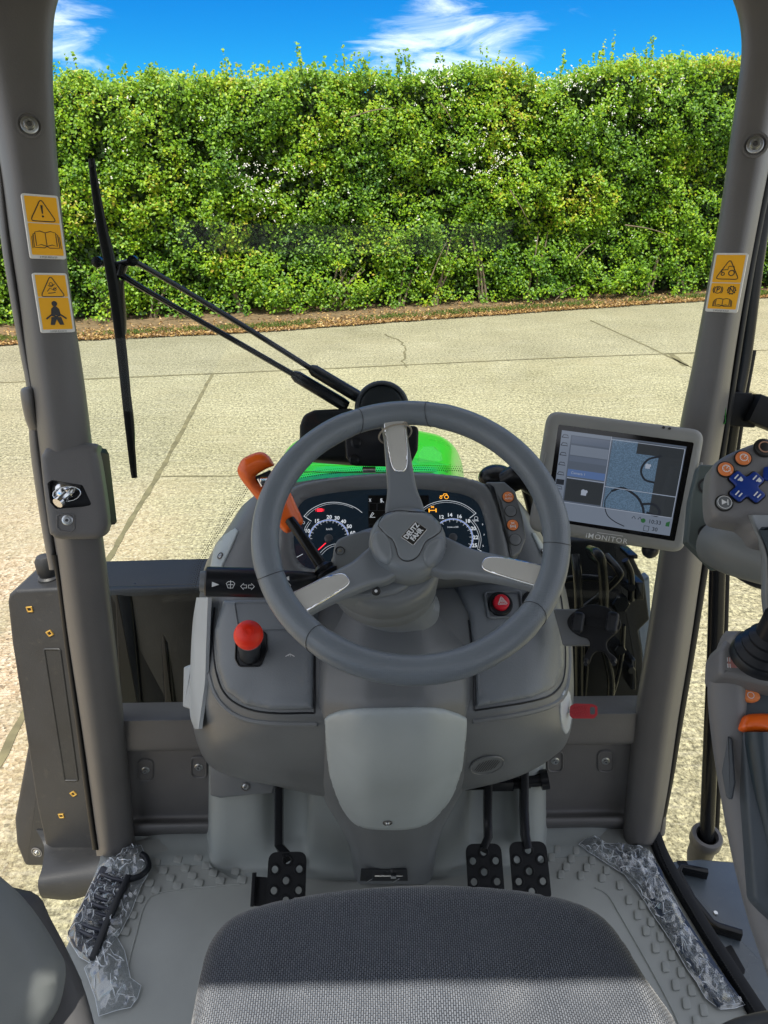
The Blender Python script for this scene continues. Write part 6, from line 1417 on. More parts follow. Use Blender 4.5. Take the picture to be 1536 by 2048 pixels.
# ------------------------------------------------------------------ monitor
def build_monitor():
    o = PD(1238, 962, 1.07); n = (CAM - o).normalized(); n = Matrix.Rotation(R_(8), 3, 'Z') @ n
    f0 = Frame(o, n); a = f0.at(*f0.hit(1082, 940)); b = f0.at(*f0.hit(1395, 985)); f = Frame(o, n, n.cross((b - a).normalized()))
    MF = f
    out = rounded(f.px([(1096, 820), (1413, 860), (1369, 1108), (1056, 1062)]), .019, 8)
    scr = rounded(f.px([(1117, 849), (1389, 885), (1350, 1083), (1090, 1040)]), .003)
    if area(out) < 0: out = out[::-1]
    if area(scr) < 0: scr = scr[::-1]
    mb = MB(); vs, fs, PP = cdt(out, .010, .008, [scr], 4); top, bot = [], []
    for q in vs:
        d = min(.010, edge_dist(q, PP)); z = -.010 + math.sqrt(max(0, .010**2 - (.010 - d)**2)); e = edge_dist(q, scr); z -= .002 * max(0, 1 - e / .006)
        top.append(f.at(q.x, q.y, z)); bot.append(f.at(q.x, q.y, -.030))
    add_sheet(mb, top, bot, fs)
    GREYM = plastic('monitor_case', (.24, .245, .235), .5, bump=.15)
    mo = obj('display_monitor', mb, GREYM, TR, label='grey framed touch screen display monitor mounted by the right pillar', angle=60)
    for s in ([(1079, 955), (1086, 905), (1093, 905), (1083, 957)], [(1383, 985), (1400, 925), (1406, 925), (1392, 985)]):
        mb = MB(); mb.prism(f, rounded(f.px(s), .002), .004, .0015, z0=.0022); obj('case_grip', mb, GREYM, mo)
    glass, nn, ll, bb = newmat('monitor_glass'); bb.inputs['Base Color'].default_value = (.004, .004, .005, 1); bb.inputs['Roughness'].default_value = .08
    mb = MB(); mb.prism(f, scr, .004, 0, z0=-.003); gs = obj('screen_bezel', mb, glass, mo)
    # the lit picture: soft grey blue panes
    Q = f.px([(1124, 860), (1374, 893), (1340, 1072), (1102, 1036)])
    def uv(s, t): a = Q[0].lerp(Q[1], s); b = Q[3].lerp(Q[2], s); return a.lerp(b, t)
    def em(name, c, k=1.0, noise_=0):
        m, n, l, b = newmat(name); b.inputs['Base Color'].default_value = (.01, .01, .012, 1); b.inputs['Roughness'].default_value = .08; b.inputs['Emission Strength'].default_value = k
        b.inputs['Emission Color'].default_value = (*c, 1)
        if noise_:
            t = n.new('ShaderNodeTexCoord'); v = n.new('ShaderNodeTexNoise'); v.inputs['Scale'].default_value = 700; v.inputs['Detail'].default_value = 2; l.new(t.outputs['Object'], v.inputs['Vector'])
            v2 = n.new('ShaderNodeTexNoise'); v2.inputs['Scale'].default_value = 14; l.new(t.outputs['Object'], v2.inputs['Vector'])
            r = n.new('ShaderNodeValToRGB'); r.color_ramp.elements[0].position = .40; r.color_ramp.elements[1].position = .62; r.color_ramp.elements[0].color = (*[q * .75 for q in c], 1); r.color_ramp.elements[1].color = (*[min(1, q * 1.3) for q in c], 1)
            l.new(v.outputs['Fac'], r.inputs['Fac']); l.new(r.outputs[0], b.inputs['Emission Color'])
        return m
    mats = [em('screen_base', (.10, .125, .17), .45), em('screen_pale', (.20, .24, .31), .42), em('screen_mid', (.12, .15, .21), .45), em('screen_blue', (.10, .17, .36), .45), em('screen_dark', (.03, .036, .042), .5), em('screen_camera', (.085, .14, .21), .55, 1), em('screen_ink', (.02, .025, .035), .4), em('screen_line', (.30, .34, .42), .55), em('screen_green', (.02, .09, .03), .6)]
    mb = MB(); z = -.0028
    def pane(k, s0, t0, s1, t1, lift): mb.mat(k).prism(f, [uv(s0, t0), uv(s1, t0), uv(s1, t1), uv(s0, t1)], 0, 0, z0=z + lift)
    pane(0, 0, 0, 1, 1, .0002); pane(1, 0, 0, .08, .80, .0004); pane(1, .0, .80, 1, 1, .0004); pane(1, .08, 0, .40, .04, .0004)
    pane(2, .09, .05, .40, .13, .0005); pane(1, .09, .15, .40, .26, .0004); pane(2, .09, .27, .40, .33, .0005); pane(0, .09, .34, .40, .42, .0005); pane(3, .09, .42, .40, .50, .0006); pane(4, .09, .53, .40, .78, .0006)
    # camera picture: pale yard, dark machine, round wheel loop
    pane(5, .42, .02, .99, .79, .0006); pane(4, .80, .02, .99, .56, .0009); pane(4, .62, .02, .99, .15, .0009); pane(4, .80, .57, .99, .80, .0009)
    mb.mat(6)
    def curve(pts, w, cl=False): mb.stroke(f, catmull([uv(*p) for p in pts], 5, cl), w, z + .0012, cl)
    curve([(.47, .60), (.56, .55), (.68, .62), (.74, .72), (.76, .80)], .0035); curve([(.47, .60), (.43, .72), (.46, .86), (.53, .93), (.62, .97)], .0014); curve([(.72, .70), (.82, .68), (.88, .74), (.87, .80), (.78, .78)], .0035); curve([(.82, .14), (.72, .20), (.68, .32), (.72, .42), (.80, .44)], .003)
    mb.mat(7)
    for a, b in (((.405, 0), (.405, .80)), ((.405, .56), (.99, .565)), ((.99, .03), (.99, .80)), ((.09, .52), (.405, .52)), ((.0, .80), (.99, .80)), ((.405, .03), (.99, .03))): mb.stroke(f, [uv(*a), uv(*b)], .0009, z + .0014)
    def camera_icon(s, t, k): 
        mb.prism(f, [uv(s - k, t), uv(s + k*.7, t), uv(s + k*.7, t + k*1.3), uv(s - k, t + k*1.3)], 0, 0, z0=z + .0015); q = uv(s - k*.4, t - k*.4); mb.prism(f, circle(q.x, q.y, k*.12, 12), 0, 0, z0=z + .0015); q = uv(s + k*.5, t - k*.4); mb.prism(f, circle(q.x, q.y, k*.10, 12), 0, 0, z0=z + .0015)
    camera_icon(.25, .66, .026); camera_icon(.73, .27, .022)
    mb.mat(6)
    for k, t in enumerate((.04, .13, .24, .35, .46, .62)):
        a = uv(.035, t + .03); mb.stroke(f, [a + V(p) for p in ((-.005, -.001), (-.003, .003), (.003, .003), (.005, -.001), (-.005, -.001))], .001, z + .0016, True)
        if k == 4: pass
    mb.prism(f, [uv(.005, .55), uv(.072, .55), uv(.072, .61), uv(.005, .61)], 0, 0, z0=z + .0012)
    q = uv(.86, .875); mb.text(f, '10:33', .0085, q.x, q.y, z0=z + .0016, bold=.01); q = uv(.87, .955); mb.text(f, '30', .0085, q.x, q.y, z0=z + .0016, bold=.01)
    q = uv(.145, .46); mb.mat(7).text(f, 'Camera 1', .0055, q.x + .006, q.y, z0=z + .0016)
    mb.mat(8); q = uv(.765, .875); mb.prism(f, circle(q.x, q.y, .0034, 14), 0, 0, z0=z + .0016); mb.prism(f, [uv(.95, .86), uv(.98, .84), uv(.98, .90), uv(.95, .90)], 0, 0, z0=z + .0016)
    mb.mat(6); mb.stroke(f, [uv(.78, .93), uv(.82, .93), uv(.82, .985), uv(.78, .985)], .001, z + .0016, True)
    for s in (.67, .72): mb.stroke(f, [uv(s, .87), uv(s + .015, .84), uv(s + .03, .87)], .001, z + .0016)
    obj('monitor_screen', mb, mats, mo, fix=False, label='grey blue split screen picture with camera view and 10:33 clock')
    mb = MB(); q = f.hit(1213, 1077); mb.text(f, 'iMONITOR', .0108, q.x, q.y, z0=.0006, bold=.004, sx=1.08, spacing=1.12); a, b = f.hit(1188, 1070), f.hit(1245, 1078); mb.stroke(f, [a + V((.004, .0045)), b + V((0, .0045))], .0007, .0006); obj('monitor_lettering', mb, PRINT, mo, fix=False)
    mb = MB()
    for u, v in ((1327, 855), (1339, 857)): q = f.hit(u, v); mb.prism(f, circle(q.x, q.y, .0021, 12), .001, 0, z0=.0008)
    obj('light_sensor', mb, BLK, mo)
    mb = MB(); mb.sphere(f.at(*f.hit(1305, 1103), -.02), .013, 14); mb.tube([f.at(*f.hit(1305, 1095), -.025), f.at(*f.hit(1340, 1040), -.06), PY(1385, 1050, 1.09)], .012, 12, 4); obj('monitor_mount', mb, BLACK, mo)
build_monitor()
# dark ball lamps and hoses between the panel and the monitor
mb = MB(); mb.sphere(PY(993, 955, 1.17), .030, 20, (1.1, 1, .75)); mb.tube([PY(1012, 965, 1.15), PY(1045, 952, 1.14), PY(1075, 975, 1.14)], [.022, .024, .02], 14, 4); mb.tube([PY(1050, 965, 1.16), PY(1062, 1010, 1.16), PY(1070, 1050, 1.16)], .010, 10, 4); obj('work_lamp_pod', mb, GLOSSB, TR)

# ------------------------------------------------------------------ phone cradle
def build_cradle():
    f = facing(1190, 1260, 1.06, 0, -4); mb = MB(); mb.prism(f, rounded(f.px([(1105, 1216), (1160, 1216), (1200, 1220), (1200, 1290), (1125, 1290), (1112, 1240)]), .004), .02, .003, z0=-.014); br = obj('cradle_bracket', mb, DASH, TR)
    pts = [(1050,190),(1075,178),(1110,165),(1140,163),(1170,168),(1205,176),(1232,190),(1245,210),(1272,232),(1290,262),(1290,292),(1265,325),(1240,345),(1215,372),(1212,400),(1225,430),(1250,450),(1265,465),(1272,485),(1255,500),(1240,498),(1222,470),(1205,440),(1180,425),(1155,428),(1132,448),(1120,480),(1108,500),(1088,492),(1080,470),(1095,435),(1115,400),(1114,370),(1098,352),(1060,342),(1020,318),(996,288),(990,255),(1005,225),(1030,205)]
    P = f.px([(780 + a/2.793, 1150 + b/2.793) for a, b in pts]); mb = MB(); pillow(mb, f, catmull(P, 2, True), .0025, .006, .006); cr = obj('phone_cradle', mb, MBLACK, TR, label='empty black phone cradle right of the dashboard', angle=60)
    for u in (1156, 1224):
        q = f.hit(u, 1246); mb = MB(); pillow(mb, f, rounded([q + V(p) for p in ((-.009, -.016), (.009, -.016), (.009, .016), (-.009, .016))], .007), .005, .004, .005, z0=.014); obj('cradle_grip', mb, BLACK, cr)
    for u in (1172, 1228):
        q = f.hit(u, 1326); mb = MB(); mb.tube([f.at(q.x, q.y + .006, 0), f.at(q.x, q.y, .003), f.at(q.x, q.y - .002, .012)], .003, 8, 4); obj('cradle_hook', mb, BLACK, cr)
    mb = MB(); a, b = f.hit(1172, 1232), f.hit(1212, 1258); mb.prism(f, rounded([a, V((b.x, a.y)), b, V((a.x, b.y))], .003), .002, .0008, z0=.0014); obj('cradle_pad', mb, MBLACK, cr)
build_cradle()

# ------------------------------------------------------------------ right armrest console with joystick
def build_armrest():
    ARM = plastic('armrest_grey', (.165, .165, .17), .5, bump=.2); DT = plastic('dark_teal_grip', (.02, .035, .045), .4, bump=.2)
    f = Frame(PD(1500, 1450, .72), V((-.35, -.55, .75)))
    # main body: a loft down the side
    secs = [(1262, 1560, 1452, .70), (1285, 1560, 1438, .70), (1365, 1600, 1416, .705), (1480, 1640, 1424, .70), (1600, 1680, 1443, .69), (1720, 1700, 1466, .67), (1850, 1740, 1500, .64), (1970, 1780, 1542, .61), (2150, 1850, 1600, .57)]
    rows = []
    for v, ur, ul, d in secs:
        w = 40 if v > 1300 else 22
        rows.append([PD(ul + 12, v, d + .12), PD(ul, v, d + .02), PD(ul + 5, v, d - .005), PD(ul + w, v, d - .018), PD(ul + w * 1.7, v, d - .02), PD(ul + w * 2.0, v, d - .005), PD(ul + w * 2.1, v, d + .018), PD(ur + 60, v, d + .02)])
    mb = MB(); mb.grid(rows, 4, 5); ab = obj('armrest_console', mb, ARM, TR, label='grey right armrest console with orange switches and a joystick', angle=70)
    # raised head of the console in front
    h = Frame(PD(1500, 1310, .675), V((-.12, -.60, .78))); mb = MB(); mb.prism(h, rounded(h.px([(1440, 1300), (1452, 1278), (1490, 1270), (1640, 1262), (1660, 1390), (1540, 1372), (1470, 1356), (1438, 1352)]), .008), .05, .006); obj('console_head', mb, ARM, ab)
    mb = MB(); q = h.moved(*h.hit(1468, 1325), .0008); P = rounded(h.px([(1454, 1314), (1482, 1315), (1484, 1337), (1456, 1335)]), .002); mb.mat(0).prism(h, P, 0, 0, z0=.0006); mb.mat(1)
    for s in (-1, 1):
        mb.stroke(q, [V((-.004, -.003 + s*.003)), V((-.004, .001 + s*.003))], .001, .0004); mb.stroke(q, [V((-.006, -.003 + s*.003)), V((-.006, .001 + s*.003))], .001, .0004); mb.stroke(q, circle(.004, s*.0032, .0022, 10), .0007, .0004, True)
    obj('console_label', mb, [flat('label_pink', (.50, .22, .20), .5), PRINT], ab, fix=False)
    # switch pocket and buttons
    g = Frame(PD(1510, 1400, .69), V((-.1, -.62, .78))); mb = MB(); mb.prism(g, rounded(g.px([(1478, 1360), (1560, 1362), (1600, 1420), (1600, 1900), (1510, 1800), (1492, 1560), (1484, 1440)]), .01), .02, .004); sw = obj('switch_pocket', mb, plastic('pocket_blue_grey', (.06, .075, .09), .5), ab)
    for u, v in ((1493, 1373), (1497, 1393)):
        c = g.hit(u, v); mb = MB(); q = g.moved(c.x, c.y, .001); mb.mat(0).lathe(q, [(.0085, 0), (.0085, .003), (.007, .0045), (.0005, .005)], 24, False, True, 1.1, .75); mb.mat(1).stroke(q, circle(0, 0, .003, 12), .0006, .0054, True); obj('oval_button', mb, [ORANGEB, PRINT], sw, label='small oval orange button on the armrest')
    mb = MB(); k = Frame(PD(1520, 1446, .67), V((-.1, -.62, .78))); pillow(mb, k, catmull(k.px([(1487, 1458), (1488, 1440), (1496, 1428), (1520, 1424), (1560, 1426), (1575, 1440), (1572, 1464), (1520, 1462)]), 3, True), .008, .012, .004); obj('orange_thumb_switch', mb, ORANGE, sw, label='large orange rocker switch on the armrest', angle=70)
    rows = []
    for v, ul, d in ((1464, 1488, .675), (1500, 1490, .67), (1600, 1502, .66), (1700, 1520, .645), (1800, 1545, .62)): rows.append([PD(ul, v, d + .02), PD(ul + 3, v, d), PD(ul + 22, v, d - .012), PD(ul + 50, v, d - .014), PD(ul + 120, v, d)])
    mb = MB(); mb.grid(rows, 4, 4); obj('arm_pad', mb, DT, ab, angle=70)
    f2 = Frame(PD(1462, 1560, .665), V((-.6, -.5, .6))); mb = MB(); mb.prism(f2, rounded(f2.px([(1456, 1470), (1462, 1480), (1468, 1565), (1462, 1600), (1452, 1595), (1443, 1545)]), .004), .006, .001); obj('console_recess', mb, plastic('recess_dark', (.06, .07, .08), .5), ab)
    # joystick
    base = PD(1526, 1300, .655); ax = V((0, -.25, 1)).normalized(); q = Frame(base, ax, V((0, 1, 0))); mb = MB()
    mb.lathe(q, [(.026, -.012), (.026, -.008), (.0235, -.004), (.0245, 0), (.020, .005), (.021, .009), (.0165, .014), (.0175, .018), (.013, .023), (.013, .045)], 32); js = obj('joystick_boot', mb, BLACK, TR)
    S = [(1262, 1529, 1600, .66), (1230, 1526, 1620, .655), (1190, 1522, 1660, .65), (1150, 1523, 1690, .645), (1105, 1520, 1700, .64), (1060, 1503, 1700, .64), (1030, 1492, 1700, .64)]
    rows = []
    for v, a, b, d in S: rows.append([PD(a + 4, v, d + .05), PD(a, v, d + .02), PD(a + 4, v, d + .003), PD(a + 14, v, d - .004), PD(a + 26, v, d - .002), PD(b, v, d)])
    mb = MB(); mb.grid(rows[::-1], 4, 5); obj('joystick_stem', mb, HUBM, js, angle=80)
    mb = MB(); mb.grid([[PD(a + 18, v, d - .008), PD(a + 30, v, d - .014), PD(b, v, d - .012)] for v, a, b, d in S[:-1]][::-1], 3, 4, .01); obj('joystick_grip', mb, DT, js, angle=80)
    hd = Frame(PD(1480, 960, .655), V((-.12, -.70, .70))); mb = MB(); P = catmull(hd.px([(1424, 950), (1430, 926), (1450, 908), (1480, 893), (1515, 880), (1560, 872), (1640, 890), (1660, 960), (1640, 1080), (1530, 1082), (1505, 1060), (1490, 1047), (1470, 1042), (1440, 1036), (1427, 1024), (1423, 990)]), 3, True)
    pillow(mb, hd, P, .010, .028, .006); jh = obj('joystick_head', mb, ARM, js, angle=70, label='grey joystick head with blue cross shaped and orange round buttons')
    for u, v, r, mt, kind in ((1450, 940, .0068, ORANGEB, 'gauge'), (1485, 918, .0068, ORANGEB, 'gauge'), (1527, 897, .0080, BLK, 'ring'), (1447, 1007, .0068, DASH, 'skip')):
        c = hd.hit(u, v); k = hd.moved(c.x, c.y, .0004); mb = MB(); mb.mat(1).lathe(k, [(r * 1.18, 0), (r * 1.18, .0012), (r, .0012)], 26, False, False); mb.mat(0).lathe(k, [(r, 0), (r, .002), (r * .85, .003), (.0003, .0032)], 26, False, True); mb.mat(2)
        if kind == 'gauge':
            mb.stroke(k, circle(0, 0, r*.5, 14), .0007, .0036, True); mb.stroke(k, [V((0, 0)), V((r*.25, r*.35))], .0007, .0036)
            for a in range(8): mb.stroke(k, [V((r*.3*math.cos(a*.785), r*.3*math.sin(a*.785))), V((r*.45*math.cos(a*.785), r*.45*math.sin(a*.785)))], .0004, .0036)
            mb.text(k, '1' if u == 1485 else '2', .0032, r*.55, -r*.5, z0=.0037)
        elif kind == 'skip': mb.prism(k, [V((-r*.4, r*.4)), V((-r*.4, -r*.4)), V((r*.3, 0))], 0, 0, z0=.0036); mb.stroke(k, [V((r*.38, r*.4)), V((r*.38, -r*.4))], .0009, .0036); mb.stroke(k, circle(0, 0, r*.88, 20), .0005, .0034, True)
        elif kind == 'ring': mb.mat(3).ring(k, circle(0, 0, r*.72, 20), .0012, 0, .0036)
        obj('round_button', mb, [mt, BLK, PRINT, flat('ring_brown', (.4, .22, .14), .5)], js)
    BLUE = flat('button_blue', (.004, .035, .25), .35)
    c = hd.hit(1492, 975); k = hd.moved(c.x, c.y, .0004); mb = MB(); R1, R2 = .0165, .0062; P = []
    for i in range(4):
        a = R_(45 + 90 * i); d = V((math.cos(a), math.sin(a))); s = V((-d.y, d.x)); P += [d * R1 - s * .0062, d * R1 + s * .0062, (V((math.cos(a + R_(45)), math.sin(a + R_(45))))) * .0088]
    P = rounded(P, .003, 4); mb.mat(1).prism(k, inset(P if area(P) > 0 else P[::-1], -.0012), 0, 0, z0=.0004); mb.mat(0).prism(k, P, .002, .0014, z0=.0034); mb.mat(2)
    for i in range(4):
        a = R_(45 + 90 * i); d = V((math.cos(a), math.sin(a))) * .0112
        mb.stroke(k, [d + V((-.003, -.0015)), d + V((.0005, .0028))], .0012, .0038); mb.stroke(k, [d + V((-.0002, -.003)), d + V((.003, .0006))], .0012, .0038)
        if i < 2: mb.prism(k, circle(d.x + .0025, d.y + .001 - .003, .0018, 12), 0, 0, z0=.0039)
    obj('cross_button', mb, [BLUE, BLK, PRINT], js, label='blue cross shaped joystick button with white symbols')
    c = hd.hit(1536, 948); k = hd.moved(c.x, c.y, .0004); mb = MB(); mb.prism(k, rounded([V((-.006, -.007)), V((.012, -.009)), V((.012, .009)), V((-.004, .006))], .003), .002, .0014, z0=.003); obj('blue_button', mb, BLUE, js)
    # grey mount behind the joystick
    f3 = Frame(PD(1405, 1030, .95), V((-.25, -.8, .5))); mb = MB(); mb.prism(f3, rounded(f3.px([(1398, 928), (1440, 930), (1470, 1000), (1470, 1130), (1430, 1142), (1372, 1085), (1380, 1000)]), .006), .03, .004); mt_ = obj('armrest_mount', mb, plastic('mount_green_grey', (.075, .095, .09), .5), TR)
    for v in (972, 1066): c = f3.hit(1413, v); mb = MB(); mb.mat(1).lathe(f3.moved(c.x, c.y, .0005), [(.011, 0), (.011, .001), (.008, .001), (.007, -.004), (.0005, -.004)], 22, False, True); obj('mount_hole', mb, [TRIM, BLK], mt_)
    mb = MB(); mb.tube([PD(1430, 1085, .93), PD(1470, 1098, .90), PD(1560, 1125, .86)], [.030, .034, .032], 28, 4); obj('mount_tube', mb, plastic('tube_grey', (.16, .17, .165), .45), mt_)
    mb = MB(); mb.tube([PD(1490, 1135, .95), PD(1520, 1150, .93), PD(1580, 1165, .92)], .018, 14, 3); obj('mount_hose', mb, BLACK, mt_)
build_armrest()

# ------------------------------------------------------------------ seat and left armrest
def fabric():
    m, n, l, b = newmat('seat_fabric'); u = n.new('ShaderNodeUVMap'); u.uv_map = 'UVMap'
    mp = n.new('ShaderNodeMapping'); mp.inputs['Rotation'].default_value = (0, 0, R_(90)); l.new(u.outputs[0], mp.inputs['Vector'])
    wv = n.new('ShaderNodeTexNoise'); wv.inputs['Scale'].default_value = 14; wv.inputs['Detail'].default_value = 2; l.new(u.outputs[0], wv.inputs['Vector'])
    ad = n.new('ShaderNodeVectorMath'); ad.operation = 'MULTIPLY_ADD'; ad.inputs[1].default_value = (.006, .006, 0); l.new(wv.outputs['Color'], ad.inputs[0]); l.new(mp.outputs[0], ad.inputs[2])
    br = n.new('ShaderNodeTexBrick'); br.offset = .5; br.inputs['Scale'].default_value = 1; br.inputs['Brick Width'].default_value = .0040; br.inputs['Row Height'].default_value = .0023; br.inputs['Mortar Size'].default_value = .0007; br.inputs['Mortar Smooth'].default_value = .7
    br.inputs['Color1'].default_value = (.105, .122, .148, 1); br.inputs['Color2'].default_value = (.155, .172, .20, 1); br.inputs['Mortar'].default_value = (.010, .014, .024, 1)
    l.new(ad.outputs[0], br.inputs['Vector']); l.new(br.outputs['Color'], b.inputs['Base Color']); b.inputs['Roughness'].default_value = .85; b.inputs['Sheen Weight'].default_value = .3
    bp = n.new('ShaderNodeBump'); bp.inputs['Strength'].default_value = .8; bp.inputs['Distance'].default_value = .0012; bp.invert = True; l.new(br.outputs['Fac'], bp.inputs['Height']); l.new(bp.outputs[0], b.inputs['Normal']); return m
def build_seat():
    fr = Frame(V((.05, .40, 1.80)), V((0, 0, 1)), V((0, 1, 0)))
    out = [(352, 2200), (372, 2048), (388, 1960), (402, 1900), (424, 1858), (462, 1822), (530, 1795), (620, 1776), (730, 1763), (850, 1757), (980, 1762), (1080, 1774), (1160, 1794), (1215, 1826), (1258, 1878), (1295, 1940), (1330, 1990), (1368, 2050), (1420, 2200)]
    P = fr.px(out); P = catmull(P, 3, False)
    lo = min(p.y for p in P); P += [V((P[-1].x, lo - .30)), V((P[0].x, lo - .30))]
    def wr(x, y):
        p = V((x * 9, y * 12, 3)); w = .006 * noise.noise(p)
        for s, a, c in ((1, .9, .02), (-1, -.7, .05), (1, 2.0, -.08)):
            d = (x * math.cos(a) + y * math.sin(a) - c); w += .0075 * math.exp(-(d / .02)**2) * s * max(0, 1 - abs(y + .02) / .15)
        return w + .004 * noise.noise(V((x * 25, y * 14, 9)))
    mb = MB(); pillow(mb, fr, P, .035, .10, .011, wr, z0=.012); obj('seat_cushion', mb, fabric(), TR, label='dark grey woven seat cushion in the foreground', angle=180)
build_seat()
def build_left_arm():
    g = Frame(PD(60, 1880, .62), V((.35, -.35, .87))); mb = MB()
    P = catmull(g.px([(-260, 1560), (-60, 1685), (0, 1728), (50, 1775), (92, 1832), (120, 1880), (133, 1906), (133, 1945), (118, 2000), (82, 2050), (30, 2110), (-100, 2260), (-400, 2200)]), 3, True); pillow(mb, g, P, .045, .07, .012); la = obj('left_armrest', mb, plastic('armrest_pale', (.19, .205, .20), .5, bump=.15), TR, label='rounded grey green armrest at the lower left', angle=180)
    h = Frame(PD(110, 1920, .67), V((.45, -.3, .8))); mb = MB(); P = catmull(h.px([(-200, 1700), (20, 1760), (82, 1780), (105, 1822), (137, 1882), (165, 1940), (186, 2000), (204, 2080), (220, 2260), (-200, 2300)]), 3, True); pillow(mb, h, P, .02, .12, .012); obj('armrest_side', mb, plastic('armrest_dark', (.07, .07, .072), .5, bump=.2), la, angle=180)
build_left_arm()
def build_corner():
    h = Frame(PD(1500, 2060, .70), V((-.3, -.3, .9))); mb = MB(); P = catmull(h.px([(1400, 2075), (1440, 2042), (1490, 2022), (1560, 2012), (1700, 2030), (1700, 2200), (1400, 2200)]), 3, True); pillow(mb, h, P, .02, .1, .012); obj('side_console_cover', mb, plastic('corner_grey', (.10, .10, .10), .45, bump=.15), TR, angle=180)
build_corner()

# ------------------------------------------------------------------ plastic film left on the sills
def film_mat():
    m, n, l, b = newmat('clear_film'); n.remove(b)
    tr = n.new('ShaderNodeBsdfTransparent'); tr.inputs['Color'].default_value = (.93, .95, .97, 1)
    gl = n.new('ShaderNodeBsdfGlossy'); gl.inputs['Roughness'].default_value = .13; gl.inputs['Color'].default_value = (.95, .97, 1, 1)
    df = n.new('ShaderNodeBsdfDiffuse'); df.inputs['Color'].default_value = (.7, .75, .8, 1)
    t = n.new('ShaderNodeTexCoord'); nz = n.new('ShaderNodeTexNoise'); nz.inputs['Scale'].default_value = 42; nz.inputs['Detail'].default_value = 4; nz.inputs['Distortion'].default_value = 2.2; l.new(t.outputs['Object'], nz.inputs['Vector'])
    bp = n.new('ShaderNodeBump'); bp.inputs['Strength'].default_value = .3; bp.inputs['Distance'].default_value = .002; l.new(nz.outputs['Fac'], bp.inputs['Height']); l.new(bp.outputs[0], gl.inputs['Normal'])
    # creases: thin whitish lines where the film is folded
    r = n.new('ShaderNodeValToRGB'); e = r.color_ramp.elements; e[0].position = .485; e[0].color = (0, 0, 0, 1); e[1].position = .50; e[1].color = (.4, .4, .4, 1); x = e.new(.515); x.color = (0, 0, 0, 1); l.new(nz.outputs['Fac'], r.inputs['Fac'])
    lw = n.new('ShaderNodeLayerWeight'); lw.inputs['Blend'].default_value = .35; l.new(bp.outputs[0], lw.inputs['Normal'])
    a = n.new('ShaderNodeMapRange'); a.inputs['To Min'].default_value = .10; a.inputs['To Max'].default_value = .9; l.new(lw.outputs['Fresnel'], a.inputs['Value'])
    m1 = n.new('ShaderNodeMixShader'); l.new(a.outputs[0], m1.inputs[0]); l.new(tr.outputs[0], m1.inputs[1]); l.new(gl.outputs[0], m1.inputs[2])
    m2 = n.new('ShaderNodeMixShader'); m2.inputs[0].default_value = .13; l.new(m1.outputs[0], m2.inputs[1]); l.new(df.outputs[0], m2.inputs[2]); l.new(m2.outputs[0], n['Material Output'].inputs['Surface']); return m
FILM = film_mat(); CREASE = flat('film_crease', (.75, .80, .86), .3)

def film(mb, fr, px, hgt, step=.0065, seed=0, sc=26, crease=None):
    """crumpled sheet: long soft folds running along it, with fine sharp crease lines"""
    rr_ = random.Random(int(seed * 10)); vs, fs, P = cdt(fr.px(px), step)
    a_, b_ = max(((p, q) for p in P for q in P[::4]), key=lambda t: (t[0] - t[1]).length); ax = (a_ - b_).normalized(); ay = V((-ax.y, ax.x))
    def H(q):
        d = min(.016, edge_dist(q, P)) / .016; s1 = q.dot(ax); s2 = q.dot(ay); w = noise.noise(V((s1 * 18, s2 * 18, seed)))
        pp = V((s1 * 17 + w * .8, s2 * 62 + w * 2.2, seed)); r1 = (1 - min(1, abs(noise.noise(pp)) * 2.6))**1.5; r2 = (1 - min(1, abs(noise.noise(V((s1 * 48 + s2 * 40, s2 * 48 - s1 * 30, seed + 7)))) * 3))**2
        return .004 + hgt * (.12 + .88 * math.sqrt(d)) * (.35 + .5 * r1 + .28 * r2 + .35 * w)
    top = [fr.at(q.x, q.y, H(q)) for q in vs]
    mb.mat(0).add(top, fs); mb.mat(1)
    for _ in range(int(len(fs) / 14)):
        q = V(vs[rr_.randrange(len(vs))]); t = math.atan2(ax.y, ax.x) + rr_.gauss(0, .55) + (math.pi if rr_.random() < .5 else 0); pts = []; L = rr_.randint(3, 9)
        for k in range(L):
            odd = False
            for i in range(len(P)):
                u_, w_ = P[i-1], P[i]
                if (u_.y > q.y) != (w_.y > q.y) and q.x < (w_.x - u_.x) * (q.y - u_.y) / (w_.y - u_.y) + u_.x: odd = not odd
            if not odd or edge_dist(q, P) < .0015: break
            pts.append(fr.at(q.x, q.y, H(q) + .0012)); t += rr_.gauss(0, .28); q = q + V((math.cos(t), math.sin(t))) * .0055
        if len(pts) > 2: n_ = len(pts); r0 = rr_.uniform(.0003, .0008); mb.tube(pts, [r0 * (.3 + math.sin(math.pi * (i + .5) / n_)) for i in range(n_)], 4)
    e = [fr.at(q.x, q.y, H(q)) for q in P]; mb.tube(e, .0005, 4, closed=True); mb.mat(0)
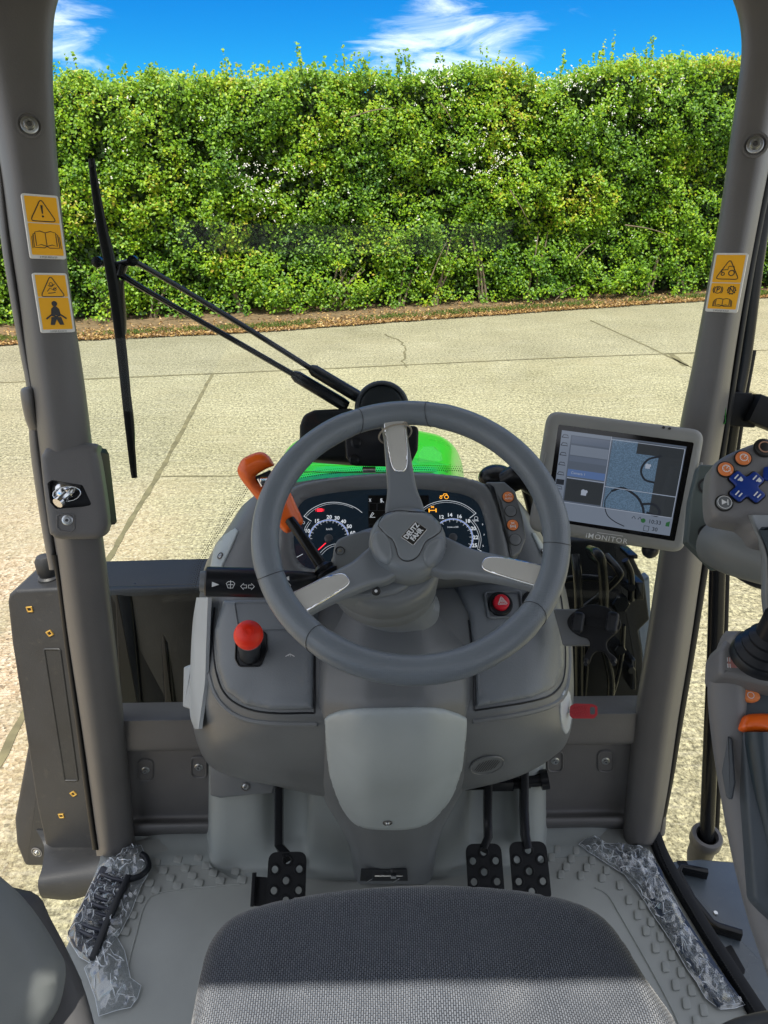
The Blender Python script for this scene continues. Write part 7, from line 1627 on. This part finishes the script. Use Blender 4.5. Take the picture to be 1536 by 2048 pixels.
def build_film():
    fr = Frame(V((0, 0, FZ)), V((0, 0, 1)), V((0, 1, 0)))
    root = empty('wrapped_step_mat', PZ(215, 1810, FZ), 'black ribbed rubber step pad wrapped in crumpled clear film on the left sill', 'step pad')
    mb = MB(); P = rounded(fr.px([(205, 1738), (262, 1760), (186, 1930), (150, 1900), (137, 1875)]), .006); mb.prism(fr, P, .004, .003, z0=.014); DK = plastic('rubber_blue_black', (.03, .034, .05), .3, bump=.3, var=.2); obj('rubber_pad', mb, DK, root)
    mb = MB()
    for i in range(9):
        t = i / 9; a = V((198 - 50 * t + 6, 1748 + 128 * t)); b = a + V((44 - 6 * t, -2 + 8)); c = a + V((28, 22))
        mb.tube([PZ(a.x, a.y, FZ + .018), PZ(c.x - 10, c.y - 14, FZ + .021), PZ(b.x, b.y + 8, FZ + .018)], .0035, 8, 3)
    obj('rubber_rib', mb, DK, root)
    mb = MB(); mb.bar([PZ(u, v, FZ + .022) for u, v in ((258, 1752), (235, 1800), (212, 1850), (186, 1918))], .010, .012, V((0, 0, 1)), .002); mb.tube([PZ(u, v, FZ + .02) for u, v in ((254, 1760), (280, 1752), (297, 1735), (292, 1715), (283, 1708))], .006, 10, 4); obj('black_strip', mb, BLACK, root)
    mb = MB(); film(mb, fr, [(200, 1735), (232, 1712), (262, 1700), (283, 1694), (300, 1735), (296, 1755), (285, 1772), (262, 1830), (240, 1872), (222, 1895), (190, 1935), (160, 1918), (136, 1880), (150, 1840), (175, 1790)], .024, seed=3); obj('film_wrap', mb, [FILM, CREASE], root, fix=False, angle=35)
    r2 = empty('plastic_bag', PZ(225, 1960, FZ), 'crumpled empty clear plastic bag lying on the floor beside the left armrest', 'plastic bag')
    mb = MB(); film(mb, fr, [(218, 1862), (236, 1880), (250, 1905), (258, 1940), (262, 1960), (283, 1975), (276, 2000), (262, 2018), (225, 2028), (199, 2036), (192, 2000), (170, 1940), (186, 1925), (205, 1895)], .022, seed=8); obj('bag_film', mb, [FILM, CREASE], r2, fix=False, angle=35)
    r3 = empty('wrapped_sill_strip', PZ(1330, 1830, FZ), 'long dark sill strip wrapped in crumpled clear film along the right door sill', 'sill strip')
    mb = MB(); S = [(1235, 1722), (1290, 1728), (1318, 1790), (1365, 1868), (1415, 1945), (1458, 2005)]; mb.bar([PZ(u, v, FZ + .008) for u, v in catmull([V(p) for p in S], 3)], .006, .045, V((0, 0, 1)), .002); obj('sill_strip', mb, plastic('strip_blue_black', (.02, .032, .055), .22, bump=.1, var=.2), r3)
    mb = MB(); film(mb, fr, [(1157, 1692), (1170, 1681), (1190, 1676), (1212, 1690), (1250, 1692), (1290, 1700), (1304, 1712), (1320, 1752), (1344, 1792), (1372, 1846), (1398, 1890), (1425, 1935), (1455, 1972), (1492, 2012), (1470, 2020), (1440, 2022), (1410, 2000), (1392, 1968), (1372, 1940), (1345, 1892), (1310, 1840), (1278, 1790), (1248, 1752), (1225, 1738), (1200, 1722), (1178, 1708)], .020, seed=5); film(mb, fr, [(1215, 1700), (1250, 1702), (1300, 1715), (1338, 1795), (1372, 1855), (1420, 1940), (1478, 2012), (1440, 2016), (1405, 1975), (1365, 1905), (1320, 1830), (1282, 1775), (1240, 1735)], .030, seed=15); obj('film_wrap', mb, [FILM, CREASE], r3, fix=False, angle=35)
build_film()
